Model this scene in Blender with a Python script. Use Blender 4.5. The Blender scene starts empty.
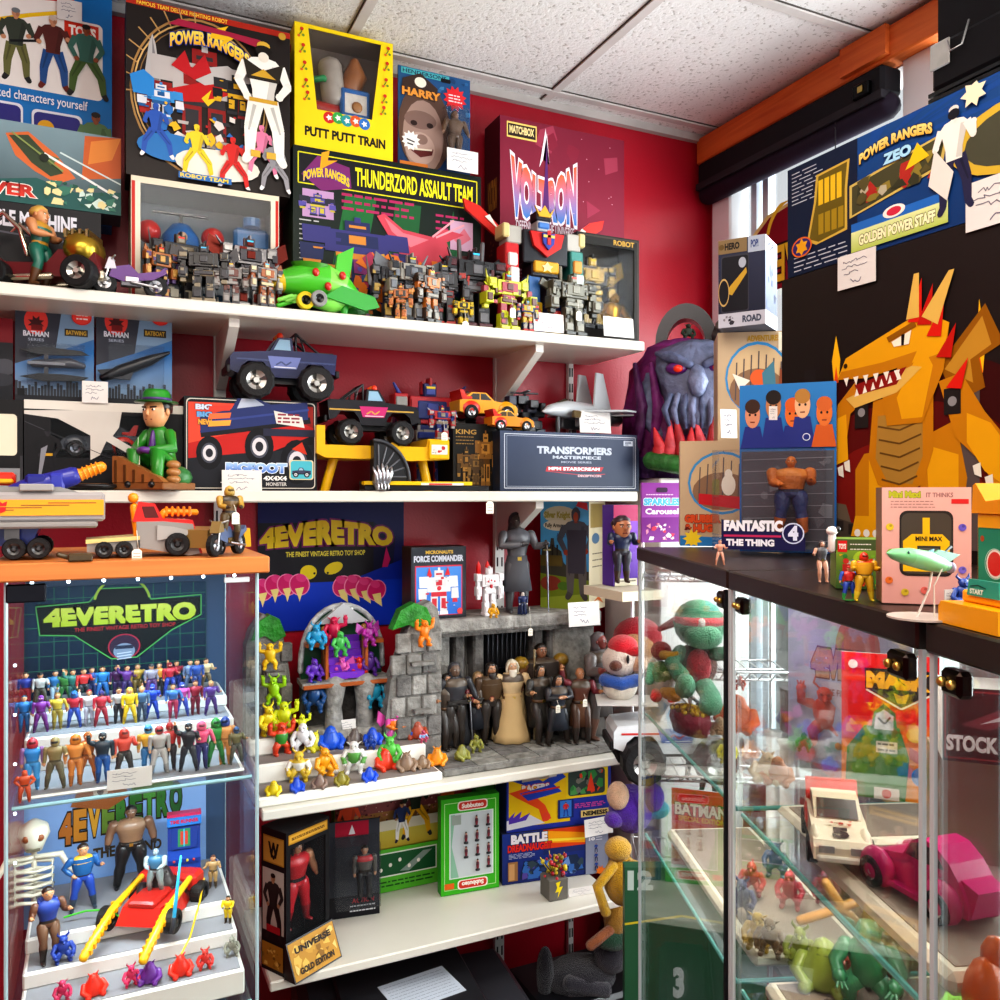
import bpy,math,random
from mathutils import Vector,Matrix
RND = random.Random(11)
scene = bpy.context.scene
COL = scene.collection
PI = math.pi
YAW = math.radians(25.3); FPX = 850.0; EYE = 1.75; HORY = 496.0
FW = (math.sin(YAW),math.cos(YAW)); RT = (math.cos(YAW),-math.sin(YAW))
def ray(px,py):
    a = (px-500)/FPX; b = -(py-HORY)/FPX
    return (FW[0]+RT[0]*a,FW[1]+RT[1]*a,b)
def onY(px,py,Y):
    r = ray(px,py); k = Y/r[1]; return Vector((r[0]*k,Y,EYE+r[2]*k))
def onX(px,py,X):
    r = ray(px,py); k = X/r[0]; return Vector((X,r[1]*k,EYE+r[2]*k))
def onZ(px,py,Z):
    r = ray(px,py); k = (Z-EYE)/r[2]; return Vector((r[0]*k,r[1]*k,Z))
def depth(p): return p[0]*FW[0]+p[1]*FW[1]
def pxsize(px_len,p): return px_len*depth(p)/FPX
def lin(c): return c/12.92 if c <= .04045 else ((c+.055)/1.055)**2.4
_cc = {}
def hexc(c):
    if isinstance(c,str):
        if c not in _cc:
            _cc[c] = tuple(lin(int(c[i:i+2],16)/255) for i in (0,2,4))
        return _cc[c]
    return c
def mixc(a,b,t):
    a = hexc(a); b = hexc(b); return tuple(a[i]*(1-t)+b[i]*t for i in range(3))
def shade(c,k): return tuple(min(1,x*k) for x in hexc(c))
MATS = {}
def nodemat(name):
    m = bpy.data.materials.new(name); m.use_nodes = True
    nt = m.node_tree; b = nt.nodes['Principled BSDF']; return m,nt,b
def colmat(name,rough,metal=0,spec=.5,bump=0,bscale=60,var=.1,vscale=9,coat=0,sheen=0,trans=0):
    m,nt,b = nodemat(name); N = nt.nodes; L = nt.links
    a = N.new('ShaderNodeVertexColor'); a.layer_name = 'Col'
    tc = N.new('ShaderNodeTexCoord'); nz = N.new('ShaderNodeTexNoise')
    nz.inputs['Scale'].default_value = vscale; nz.inputs['Detail'].default_value = 5
    L.new(tc.outputs['Object'],nz.inputs['Vector'])
    mr = N.new('ShaderNodeMapRange'); mr.inputs[1].default_value = .3; mr.inputs[2].default_value = .7
    mr.inputs[3].default_value = 1-var; mr.inputs[4].default_value = 1+var*.6
    L.new(nz.outputs['Fac'],mr.inputs[0])
    mx = N.new('ShaderNodeVectorMath'); mx.operation = 'SCALE'
    L.new(a.outputs['Color'],mx.inputs[0]); L.new(mr.outputs[0],mx.inputs['Scale'])
    L.new(mx.outputs[0],b.inputs['Base Color'])
    b.inputs['Roughness'].default_value = rough; b.inputs['Metallic'].default_value = metal
    b.inputs['Specular IOR Level'].default_value = spec
    b.inputs['Coat Weight'].default_value = coat; b.inputs['Coat Roughness'].default_value = .12
    b.inputs['Sheen Weight'].default_value = sheen
    if bump:
        n2 = N.new('ShaderNodeTexNoise'); n2.inputs['Scale'].default_value = bscale; n2.inputs['Detail'].default_value = 6
        L.new(tc.outputs['Object'],n2.inputs['Vector'])
        bp = N.new('ShaderNodeBump'); bp.inputs['Strength'].default_value = bump; bp.inputs['Distance'].default_value = .01
        L.new(n2.outputs['Fac'],bp.inputs['Height']); L.new(bp.outputs['Normal'],b.inputs['Normal'])
    MATS[name] = m; return m
colmat('card',.42,spec=.25,var=.06,bump=.04,bscale=25)
colmat('plastic',.28,spec=.5,var=.05)
colmat('toy',.34,spec=.55,var=.16,vscale=40)
colmat('matte',.7,spec=.3,var=.12)
colmat('rubber',.6,spec=.3,bump=.2,bscale=200)
colmat('metal',.28,metal=.9,var=.15,vscale=30)
colmat('chrome',.12,metal=1,var=.05)
colmat('plush',.95,spec=.1,bump=.8,bscale=350,var=.18,vscale=60,sheen=.4)
colmat('stone',.85,spec=.2,bump=.7,bscale=70,var=.45,vscale=35)
colmat('laminate',.3,spec=.4,var=.03)
colmat('lumpy',.5,spec=.4,bump=.8,bscale=45,var=.4,vscale=25)
def glassmat(name,tint=(1,1,1),ior=1.45,rough=0.02,haze=0):
    m = bpy.data.materials.new(name); m.use_nodes = True; nt = m.node_tree; nt.nodes.clear()
    N = nt.nodes; L = nt.links
    o = N.new('ShaderNodeOutputMaterial'); t = N.new('ShaderNodeBsdfTransparent'); t.inputs[0].default_value = (*tint,1)
    g = N.new('ShaderNodeBsdfGlossy'); g.inputs['Roughness'].default_value = rough
    f = N.new('ShaderNodeFresnel'); f.inputs['IOR'].default_value = ior
    mu = N.new('ShaderNodeMath'); mu.operation = 'MULTIPLY'; mu.inputs[1].default_value = .42; L.new(f.outputs[0],mu.inputs[0])
    mx = N.new('ShaderNodeMixShader'); L.new(mu.outputs[0],mx.inputs[0]); L.new(t.outputs[0],mx.inputs[1]); L.new(g.outputs[0],mx.inputs[2])
    last = mx
    if haze:
        d = N.new('ShaderNodeBsdfDiffuse'); d.inputs[0].default_value = (.8,.85,.9,1)
        m2 = N.new('ShaderNodeMixShader')
        nz = N.new('ShaderNodeTexNoise'); nz.inputs['Scale'].default_value = 7
        mr = N.new('ShaderNodeMapRange'); mr.inputs[3].default_value = haze*.5; mr.inputs[4].default_value = haze*1.5
        L.new(nz.outputs['Fac'],mr.inputs[0]); L.new(mr.outputs[0],m2.inputs[0])
        L.new(mx.outputs[0],m2.inputs[1]); L.new(d.outputs[0],m2.inputs[2]); last = m2
    L.new(last.outputs[0],o.inputs[0]); MATS[name] = m; return m
glassmat("glass",(.985,.995,.99),1.28,haze=.003)
glassmat('film',(.95,.96,.97),1.45,rough=.06,haze=.012)
colmat('glassedge',.15,spec=.6,var=.02)
def emismat(name,col,s):
    m,nt,b = nodemat(name)
    b.inputs['Emission Color'].default_value = (*hexc(col),1); b.inputs['Emission Strength'].default_value = s
    MATS[name] = m
emismat('led','d8f4ff',12)
class MB:
    def __init__(s): s.v = []; s.f = []; s.c = []; s.m = []; s.s = []; s.T = Matrix.Identity(4); s.st = []
    def push(s,loc=(0,0,0),rot=(0,0,0),sc=1):
        s.st.append(s.T.copy())
        S = Matrix.Diagonal((*((sc,)*3 if not hasattr(sc,'__len__') else sc),1))
        from mathutils import Euler
        s.T = s.T @ Matrix.Translation(loc) @ Euler(rot).to_matrix().to_4x4() @ S; return s
    def pop(s): s.T = s.st.pop(); return s
    def add(s,vs,fs,col,mat='toy',smooth=False):
        b = len(s.v); T = s.T
        s.v += [T @ Vector(p) for p in vs]
        many = isinstance(col,list)
        for i,f in enumerate(fs):
            s.f.append([b+k for k in f]); cc = col[i] if many else col
            s.c.append([hexc(x) for x in cc] if isinstance(cc,list) else hexc(cc)); s.m.append(mat); s.s.append(smooth)
        return s
    def box(s,x0,y0,z0,x1,y1,z1,col,mat='toy',bev=0,cols=None):
        """axis box; cols: dict face->colour for 'front back left right top bottom'"""
        if bev:
            b = min(bev,(x1-x0)*.45,(y1-y0)*.45,(z1-z0)*.45)
            vs = []; idx = {}
            for ix,X in ((0,(x0,x0+b)),(1,(x1,x1-b))):
                for iy,Y in ((0,(y0,y0+b)),(1,(y1,y1-b))):
                    for iz,Z in ((0,(z0,z0+b)),(1,(z1,z1-b))):
                        for ax in range(3):
                            p = [X[1],Y[1],Z[1]]; p[ax] = (X,Y,Z)[ax][0]
                            idx[(ix,iy,iz,ax)] = len(vs); vs.append(p)
            fs = []
            q = lambda *a: [idx[k] for k in a]
            for i in (0,1):
                a = q((i,0,0,0),(i,0,1,0),(i,1,1,0),(i,1,0,0)); fs.append(a if i == 0 else a[::-1])
                a = q((0,i,0,1),(1,i,0,1),(1,i,1,1),(0,i,1,1)); fs.append(a if i == 0 else a[::-1])
                a = q((0,0,i,2),(0,1,i,2),(1,1,i,2),(1,0,i,2)); fs.append(a if i == 0 else a[::-1])
            for i in (0,1):
                for j in (0,1):
                    fs.append(q((i,j,0,0),(i,j,1,0),(i,j,1,1),(i,j,0,1)))
                    fs.append(q((i,0,j,0),(i,1,j,0),(i,1,j,2),(i,0,j,2)))
                    fs.append(q((0,i,j,1),(1,i,j,1),(1,i,j,2),(0,i,j,2)))
                    for k in (0,1): fs.append(q((i,j,k,0),(i,j,k,1),(i,j,k,2)))
            return s.add(vs,fs,col,mat)
        vs = [(x0,y0,z0),(x1,y0,z0),(x1,y1,z0),(x0,y1,z0),(x0,y0,z1),(x1,y0,z1),(x1,y1,z1),(x0,y1,z1)]
        fs = [(0,1,5,4),(2,3,7,6),(3,0,4,7),(1,2,6,5),(4,5,6,7),(3,2,1,0)]
        if cols: col = [cols.get(k,col) for k in ('front','back','left','right','top','bottom')]
        return s.add(vs,fs,col,mat)
    def cbox(s,cx,cy,cz,w,d,h,col,mat='toy',bev=0): return s.box(cx-w/2,cy-d/2,cz-h/2,cx+w/2,cy+d/2,cz+h/2,col,mat,bev)
    def tube(s,pts,rad,col,n=8,mat='toy',cap=True,smooth=True,flat=1.0,up=None):
        P = [Vector(p) for p in pts]; k = len(P)
        Rr = list(rad) if hasattr(rad,'__len__') else [rad]*k
        Cc = (list(col)+[col[-1]]*k)[:k] if isinstance(col,list) else [col]*k
        tg = []
        for i in range(k):
            a = P[max(i-1,0)]; b = P[min(i+1,k-1)]; t = (b-a)
            tg.append(t.normalized() if t.length > 1e-9 else Vector((0,0,1)))
        if cap:
            t0,t1 = tg[0],tg[-1]
            P = [P[0]-t0*Rr[0]*.75,P[0]-t0*Rr[0]*.45]+P+[P[-1]+t1*Rr[-1]*.45,P[-1]+t1*Rr[-1]*.75]
            Rr = [Rr[0]*.25,Rr[0]*.8]+Rr+[Rr[-1]*.8,Rr[-1]*.25]
            Cc = [Cc[0]]*2+Cc+[Cc[-1]]*2; tg = [t0]*2+tg+[t1]*2
        u = Vector(up) if up else Vector((0,-1,0))
        if abs(u.dot(tg[0])) > .95: u = Vector((1,0,0))
        vs = []
        for i in range(len(P)):
            t = tg[i]; x = (u-t*u.dot(t))
            if x.length < 1e-6: x = t.orthogonal()
            x.normalize(); u = x; y = t.cross(x)
            for j in range(n):
                a = 2*PI*j/n; vs.append(P[i]+(x*math.cos(a)*flat+y*math.sin(a))*Rr[i])
        fs = []; cs = []
        for i in range(len(P)-1):
            for j in range(n):
                j2 = (j+1) % n; fs.append((i*n+j,i*n+j2,(i+1)*n+j2,(i+1)*n+j)); cs.append(Cc[i])
        fs.append(list(range(n))[::-1]); cs.append(Cc[0])
        fs.append([(len(P)-1)*n+j for j in range(n)]); cs.append(Cc[-1])
        return s.add(vs,fs,cs,mat,smooth)
    def rings(s,R,col,n=12,mat='toy',smooth=True,cap=True,wob=None):
        """R: list of (x,y,z,rx,ry) horizontal ellipses"""
        vs = []; k = len(R); Cc = (col+[col[-1]]*k)[:k] if isinstance(col,list) else [col]*k
        for i,(x,y,z,rx,ry) in enumerate(R):
            for j in range(n):
                a = 2*PI*j/n; w = wob(i,a) if wob else 1
                vs.append((x+rx*w*math.cos(a),y+ry*w*math.sin(a),z))
        fs = []; cs = []
        for i in range(k-1):
            for j in range(n):
                j2 = (j+1) % n; fs.append((i*n+j,i*n+j2,(i+1)*n+j2,(i+1)*n+j)); cs.append(Cc[i])
        if cap:
            fs.append(list(range(n))[::-1]); cs.append(Cc[0]); fs.append([(k-1)*n+j for j in range(n)]); cs.append(Cc[-1])
        return s.add(vs,fs,cs,mat,smooth)
    def ball(s,x,y,z,rx,ry=None,rz=None,col='ffffff',n=10,mat='toy',wob=None):
        ry = rx if ry is None else ry; rz = rx if rz is None else rz; m = max(5,n*2//3)
        R = []
        for i in range(m+1):
            a = -PI/2+PI*i/m; c = max(math.cos(a),.02); R.append((x,y,z+rz*math.sin(a),rx*c,ry*c))
        return s.rings(R,col,n,mat,True,True,wob)
    def cyl(s,x,y,z0,z1,r,col,n=14,mat='toy',r2=None,smooth=False):
        r2 = r if r2 is None else r2
        return s.rings([(x,y,z0,r,r),(x,y,z1,r2,r2)],col,n,mat,smooth)
    def prism(s,pts,y0,y1,col,mat='toy',side=None,axis='y',smooth=False,taper=1.0):
        """polygon in (x,z) extruded along y (axis y) or (x,y) along z"""
        n = len(pts)
        cx = sum(p[0] for p in pts)/n; cz = sum(p[1] for p in pts)/n
        if axis == 'y': vs = [(p[0],y0,p[1]) for p in pts]+[(cx+(p[0]-cx)*taper,y1,cz+(p[1]-cz)*taper) for p in pts]
        else: vs = [(p[0],p[1],y0) for p in pts]+[(cx+(p[0]-cx)*taper,cz+(p[1]-cz)*taper,y1) for p in pts]
        fs = [list(range(n)),list(range(n,2*n))[::-1]]+[(i,(i+1) % n,n+(i+1) % n,n+i) for i in range(n)]
        return s.add(vs,fs,[col,col]+[side or col]*n,mat,smooth)
    def quad(s,pts,col,mat='card'): return s.add(pts,[list(range(len(pts)))],[col],mat)
    def wheel(s,x,y,z,r,w,tyre='1a1a1c',hub='b8b8bc',knob=0,hubmat='metal',n=18):
        """wheel with axle along y"""
        prof = [(-.5,.55),(-.5,.9),(-.38,1),(.38,1),(.5,.9),(.5,.55)]
        vs = []; 
        for (a,q) in prof:
            for j in range(n):
                t = 2*PI*j/n; rr = r*q*(1+(knob if j % 2 and q > .95 else 0)); vs.append((x+rr*math.cos(t),y+a*w,z+rr*math.sin(t)))
        fs = []; k = len(prof)
        for i in range(k-1):
            for j in range(n): fs.append((i*n+j,i*n+(j+1) % n,(i+1)*n+(j+1) % n,(i+1)*n+j))
        s.add(vs,fs,tyre,'rubber',False)
        for sg in (-1,1):
            vs = []; ys = (.42,.3,.46); rs = (.58,.3,.16)
            for a,q in zip(ys,rs):
                for j in range(n): t = 2*PI*j/n; vs.append((x+r*q*math.cos(t),y+sg*a*w,z+r*q*math.sin(t)))
            fs = [(i*n+j,i*n+(j+1) % n,(i+1)*n+(j+1) % n,(i+1)*n+j) for i in range(2) for j in range(n)]
            cs = [hub if (j//2) % 3 else shade(hub,.25) for i in range(2) for j in range(n)]
            fs.append([2*n+j for j in range(n)]); cs.append(hub)
            s.add(vs,fs,cs,hubmat,False)
        return s
    def build(s,name,parent=None,loc=None,rz=0):
        me = bpy.data.meshes.new(name); me.from_pydata([tuple(v) for v in s.v],[],s.f)
        slots = []; mi = []
        for k in s.m:
            if k not in slots: slots.append(k)
            mi.append(slots.index(k))
        for k in slots: me.materials.append(MATS[k])
        me.polygons.foreach_set('material_index',mi); me.polygons.foreach_set('use_smooth',s.s)
        ca = me.color_attributes.new('Col','FLOAT_COLOR','CORNER')
        buf = []
        for f,c in zip(s.f,s.c):
            if isinstance(c,list):
                for x in c: buf += [x[0],x[1],x[2],1]
            else: buf += [c[0],c[1],c[2],1]*len(f)
        ca.data.foreach_set('color',buf); me.update()
        o = bpy.data.objects.new(name,me); COL.objects.link(o)
        if parent: o.parent = parent
        if loc is not None: o.location = loc
        o.rotation_euler.z = rz
        return o
def meta(o,label,cat,group=None,kind=None):
    if label: o['label'] = label
    if cat: o['category'] = cat
    if group: o['group'] = group
    if kind: o['kind'] = kind
    return o
def thing(name,label,cat,loc=(0,0,0),rz=0,group=None):
    o = bpy.data.objects.new(name,None); COL.objects.link(o); o.empty_display_size = .02
    o.location = loc; o.rotation_euler = (0,0,rz); return meta(o,label,cat,group)
def struct(name,mb,parent=None):
    o = mb.build(name,parent)
    if parent is None: o['kind'] = 'structure'
    return o
_tx = {}
def glyphs(t,off=0.0):
    k = (t,off)
    if k not in _tx:
        c = bpy.data.curves.new('lettering','FONT'); c.body = t; c.offset = off; c.resolution_u = 3
        o = bpy.data.objects.new('lettering',c); me = bpy.data.meshes.new_from_object(o)
        _tx[k] = ([(v.co.x,v.co.y) for v in me.vertices],[list(p.vertices) for p in me.polygons])
        bpy.data.objects.remove(o); bpy.data.curves.remove(c); bpy.data.meshes.remove(me)
    return _tx[k]
class Art:
    """draws flat print on a face; coordinates 0..100 across and 0..100 up"""
    def __init__(s,mb,o,eu,ev,mat='card',step=.00005):
        s.mb = mb; s.o = Vector(o); s.eu = Vector(eu)/100; s.ev = Vector(ev)/100; s.n = s.eu.cross(s.ev).normalized(); s.z = .0003; s.mat = mat; s.step = step; s.clip = True
        s.W = s.eu.length*100; s.H = s.ev.length*100; s.asp = s.W/s.H
    def P(s,u,v):
        if s.clip: u = min(100,max(0,u)); v = min(100,max(0,v))
        return s.o+s.eu*u+s.ev*v+s.n*s.z
    def poly(s,pts,col):
        s.mb.add([s.P(*p) for p in pts],[list(range(len(pts)))],[col],s.mat); s.z += s.step; return s
    def rect(s,x0,y0,x1,y1,col,col2=None):
        c = [col,col,col2,col2] if col2 else col
        s.mb.add([s.P(x0,y0),s.P(x1,y0),s.P(x1,y1),s.P(x0,y1)],[(0,1,2,3)],[c],s.mat); s.z += s.step; return s
    def rrect(s,x0,y0,x1,y1,col,r=5):
        ry = r*s.asp; pts = []
        for cx,cy,a0 in ((x1-r,y1-ry,0),(x0+r,y1-ry,90),(x0+r,y0+ry,180),(x1-r,y0+ry,270)):
            for k in range(5): a = math.radians(a0+k*22.5); pts.append((cx+r*math.cos(a),cy+ry*math.sin(a)))
        return s.poly(pts,col)
    def ell(s,x,y,r,col,ry=None,n=20,rot=0):
        ry = r*s.asp if ry is None else ry
        pts = []
        for k in range(n):
            a = 2*PI*k/n; dx = r*math.cos(a); dy = ry*math.sin(a)/s.asp
            pts.append((x+dx*math.cos(rot)-dy*math.sin(rot),y+(dx*math.sin(rot)+dy*math.cos(rot))*s.asp))
        return s.poly(pts,col)
    def ring(s,x,y,r,w,col,a0=0,a1=360,n=36,ry=None):
        k0 = (ry or r*s.asp)/r
        o = [(x+(r)*math.cos(math.radians(a0+(a1-a0)*i/n)),y+r*k0*math.sin(math.radians(a0+(a1-a0)*i/n))) for i in range(n+1)]
        q = [(x+(r-w)*math.cos(math.radians(a0+(a1-a0)*i/n)),y+(r-w)*k0*math.sin(math.radians(a0+(a1-a0)*i/n))) for i in range(n+1)]
        s.mb.add([s.P(*p) for p in o+q],[(i,i+1,n+2+i,n+1+i) for i in range(n)],col,s.mat); s.z += s.step; return s
    def line(s,pts,w,col):
        for (a,b) in zip(pts[:-1],pts[1:]):
            dx = (b[0]-a[0])*s.asp; dy = b[1]-a[1]; l = math.hypot(dx,dy) or 1
            nx = -dy/l*w/2/s.asp; ny = dx/l*w/2
            s.mb.add([s.P(a[0]+nx,a[1]+ny),s.P(a[0]-nx,a[1]-ny),s.P(b[0]-nx,b[1]-ny),s.P(b[0]+nx,b[1]+ny)],[(0,1,2,3)],[col],s.mat)
        s.z += s.step; return s
    def limb(s,pts,w0,w1,col):
        n = len(pts)
        for i in range(n-1):
            a,b = pts[i],pts[i+1]; ra = w0+(w1-w0)*i/(n-1); rb = w0+(w1-w0)*(i+1)/(n-1)
            dx = (b[0]-a[0])*s.asp; dy = b[1]-a[1]; l = math.hypot(dx,dy) or 1; nx = -dy/l/2/s.asp; ny = dx/l/2
            s.mb.add([s.P(a[0]+nx*ra,a[1]+ny*ra),s.P(a[0]-nx*ra,a[1]-ny*ra),s.P(b[0]-nx*rb,b[1]-ny*rb),s.P(b[0]+nx*rb,b[1]+ny*rb)],[(0,1,2,3)],[col],s.mat)
            s.z += s.step*.3; s.ell(b[0],b[1],rb/2/s.asp,shade(col,.93),n=8); s.z -= s.step*.7
        s.z += s.step; return s
    def frame(s,x0,y0,x1,y1,w,col):
        return s.line([(x0,y0),(x1,y0),(x1,y1),(x0,y1),(x0,y0)],w,col)
    def text(s,t,x0,y0,x1,y1,col,bold=.02,out=None,ow=.045,col2=None,fn=None):
        base = glyphs(t,bold)
        xs = [p[0] for p in base[0]]; ys = [p[1] for p in base[0]]
        ax,bx,ay,by = min(xs),max(xs),min(ys),max(ys)
        def put(g,c):
            pts = []; fr = []
            for (x,y) in g[0]:
                u = (x-ax)/(bx-ax or 1); v = (y-ay)/(by-ay or 1); fr.append(v)
                if fn: u,v = fn(u,v)
                pts.append(s.P(x0+(x1-x0)*u,y0+(y1-y0)*v))
            if col2 and c is col:
                cc = [[mixc(col,col2,min(1,max(0,fr[i]))) for i in f] for f in g[1]]
            else: cc = c
            s.mb.add(pts,g[1],cc,s.mat); s.z += s.step
        if out:
            put(glyphs(t,bold+ow),out)
        put(base,col); return s
    def burst(s,x,y,r,col,n=12,q=.6):
        return s.poly([(x+(r if k % 2 else r*q)*math.cos(PI*k/n),y+(r if k % 2 else r*q)*s.asp*math.sin(PI*k/n)) for k in range(2*n)],col)
    def lines(s,x0,y0,x1,y1,n,col,w=.6):
        """greeked small print"""
        for i in range(n):
            y = y1-(y1-y0)*i/max(1,n-1); x = x0
            while x < x1-2:
                l = RND.uniform(2,7); s.line([(x,y),(min(x+l,x1),y)],w,col); x += l+1.2; s.z -= s.step
        s.z += s.step; return s
    def person(s,x,y,h,skin,top,leg,boot='222222',hair='2a1a10',lean=0,arm=0,legsp=.1):
        """flat printed human; y base, h height in v units"""
        k = h/s.asp
        f = lambda a,b: (x+(a+lean*b)*k,y+b*h)
        lim = lambda pts,w,c,q=.6: s.limb([f(*p) for p in pts],w*h,w*q*h,c)
        for sx,lg in ((-1,legsp),(1,legsp*1.25)):
            lim([(sx*.055,.5),(sx*(.03+lg*.8),.27),(sx*(.02+lg),.05)],.135,leg,.55); lim([(sx*(.02+lg),.05),(sx*(.05+lg),.0)],.075,boot,.9)
            lim([(sx*.07,.46),(sx*(.04+lg*.85),.25)],.03,shade(leg,.6),.5)
        s.poly([f(-.085,.47),f(.085,.47),f(.09,.58),f(.145,.8),f(.1,.845),f(.03,.86),f(-.03,.86),f(-.1,.845),f(-.145,.8),f(-.09,.58)],top)
        s.poly([f(.02,.49),f(.085,.48),f(.09,.58),f(.14,.79),f(.07,.8)],shade(top,.72))
        a = arm
        for sx,b2,hd in ((-1,.02*a,(-.12-.1*a,.5+.2*a)),(1,0,(.12+.12*a,.52+.35*a))):
            lim([(sx*.135,.8),(sx*.2,.65-b2),hd],.085,top,.62); p = f(*hd); s.ell(p[0],p[1],.034*k,skin,n=8)
        p = f(0,.86); s.ell(p[0],p[1],.03*k,skin,n=8); p = f(0,.92); s.ell(p[0],p[1],.05*k,skin,ry=.066*h,n=14)
        p = f(0,.955); s.ell(p[0],p[1],.054*k,hair,ry=.038*h,n=12); p = f(.02,.9); s.ell(p[0],p[1],.02*k,shade(skin,.7),ry=.03*h,n=8)
        return s
    def mech(s,x,y,h,cols,seed=1,w=.6):
        """flat printed blocky machine"""
        r = random.Random(seed); k = h/s.asp; cols = (cols*3)[:max(3,len(cols))]
        f = lambda a,b: (x+a*k*w,y+b*h)
        B = lambda a0,b0,a1,b1,c: s.poly([f(a0,b0),f(a1,b0),f(a1*.96,b1),f(a0*1.02,b1)],c)
        for sg in (-1,1):
            B(sg*.12-.1,0,sg*.12+.12,.08,cols[0]); B(sg*.12-.09,.08,sg*.12+.09,.42,cols[1]); B(sg*.12-.06,.14,sg*.12+.06,.36,cols[2])
            B(sg*.42-.1,.35,sg*.42+.1,.58,cols[1]); B(sg*.38-.12,.6,sg*.38+.12,.84,cols[0]); B(sg*.42-.07,.26,sg*.42+.07,.35,cols[2])
        B(-.2,.4,.2,.52,cols[2]); B(-.3,.5,.3,.82,cols[0]); B(-.2,.6,.2,.78,cols[1]); B(-.08,.64,.08,.76,cols[2])
        B(-.12,.82,.12,.97,cols[1]); B(-.08,.87,.08,.91,cols[2]); B(-.03,.95,.03,1.03,cols[0])
        for i in range(14):
            a = r.uniform(-.45,.4); b = r.uniform(.08,.85); B(a,b,a+r.uniform(.03,.1),b+r.uniform(.02,.05),r.choice(cols))
        return s
    def truck(s,x,y,w,c,dark='15151a',glass='9fb6c8',rot=0,wh=True):
        k = w; g = s.asp
        f = lambda a,b: (x+k*(a*math.cos(rot)-b*math.sin(rot)),y+k*g*(a*math.sin(rot)+b*math.cos(rot)))
        P = lambda pts,col: s.poly([f(*p) for p in pts],col)
        P([(0,.14),(1,.14),(1,.2),(0,.2)],dark)
        P([(0,.18),(.98,.18),(1,.34),(.66,.36),(.56,.5),(.38,.5),(.3,.36),(.02,.33)],c); P([(.35,.36),(.41,.47),(.53,.47),(.6,.36)],glass)
        P([(0,.26),(1,.26),(1,.28),(0,.28)],shade(c,1.7))
        for a in (.2,.78) if wh else ():
            p = f(a,.13); s.ell(p[0],p[1],.15*k,dark); s.ell(p[0],p[1],.085*k,'c8c8cc'); s.ell(p[0],p[1],.03*k,'444444')
        return s
    def clutter(s,x0,y0,x1,y1,cols,n=30,seed=1,size=6):
        r = random.Random(seed)
        for i in range(n):
            a = r.uniform(x0,x1); b = r.uniform(y0,y1); q = r.uniform(.3,1)*size; k = r.randint(3,6); t0 = r.uniform(0,6)
            pts = [(min(x1,max(x0,a+q*r.uniform(.5,1)*math.cos(t0+2*PI*j/k))),min(y1,max(y0,b+q*s.asp*r.uniform(.4,1)*math.sin(t0+2*PI*j/k)))) for j in range(k)]
            s.poly(pts,r.choice(cols))
        return s
def fit(x0,x1,yt,yb,Y,rz=0):
    """world size and base position of an upright rectangle seen between these pixel bounds on the plane at Y"""
    a = onY(x0,yb,Y); b = onY(x1,yb,Y); xm = (x0+x1)/2
    t = onY(xm,yt,Y); u = onY(xm,yb,Y)
    return ((a.x+b.x)/2,Y,u.z,b.x-a.x,t.z-u.z)
def carton_mb(w,h,d,col,mat='card',side=None,top=None,front=True,bev=0):
    """box standing with its front face at local y=0 and depth behind"""
    m = MB(); side = side or col; top = top or side
    m.box(-w/2,0,0,w/2,d,h,col,mat,cols={'left': side,'right': side,'top': top,'bottom': top,'back': side}); return m
def front_art(m,w,h,y=0,mat='card'): return Art(m,(-w/2,y,0),(w,0,0),(0,0,h),mat)
def left_art(m,w,h,d): return Art(m,(-w/2,d,0),(0,-d,0),(0,0,h))
def right_art(m,w,h,d): return Art(m,(w/2,0,0),(0,d,0),(0,0,h))
def top_art(m,w,h,d): return Art(m,(-w/2,0,h),(w,0,0),(0,d,0))
def window_tray(m,w,h,d,col,x0,z0,x1,z1,inner='2a2a2e',mat='card',side=None,top=None):
    """hollow box: front frame with an opening (metres, local), walls, back"""
    side = side or col; top = top or col; e = .002
    m.box(-w/2,0,0,x0,e,h,col,mat); m.box(x1,0,0,w/2,e,h,col,mat)
    m.box(x0,0,0,x1,e,z0,col,mat); m.box(x0,0,z1,x1,e,h,col,mat)
    m.box(-w/2,e,0,-w/2+e,d,h,side,mat,cols={'right': inner}); m.box(w/2-e,e,0,w/2,d,h,side,mat,cols={'left': inner})
    m.box(-w/2+e,e,0,w/2-e,d,e,side,mat,cols={'top': inner}); m.box(-w/2+e,e,h-e,w/2-e,d,h,top,mat,cols={'bottom': inner})
    m.box(-w/2+e,d-e,e,w/2-e,d,h-e,inner,mat); return m
def film_mb(x0,z0,x1,z1,y=.0035):
    m = MB(); m.quad([(x0,y,z0),(x1,y,z0),(x1,y,z1),(x0,y,z1)],'ffffff','film'); return m
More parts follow.
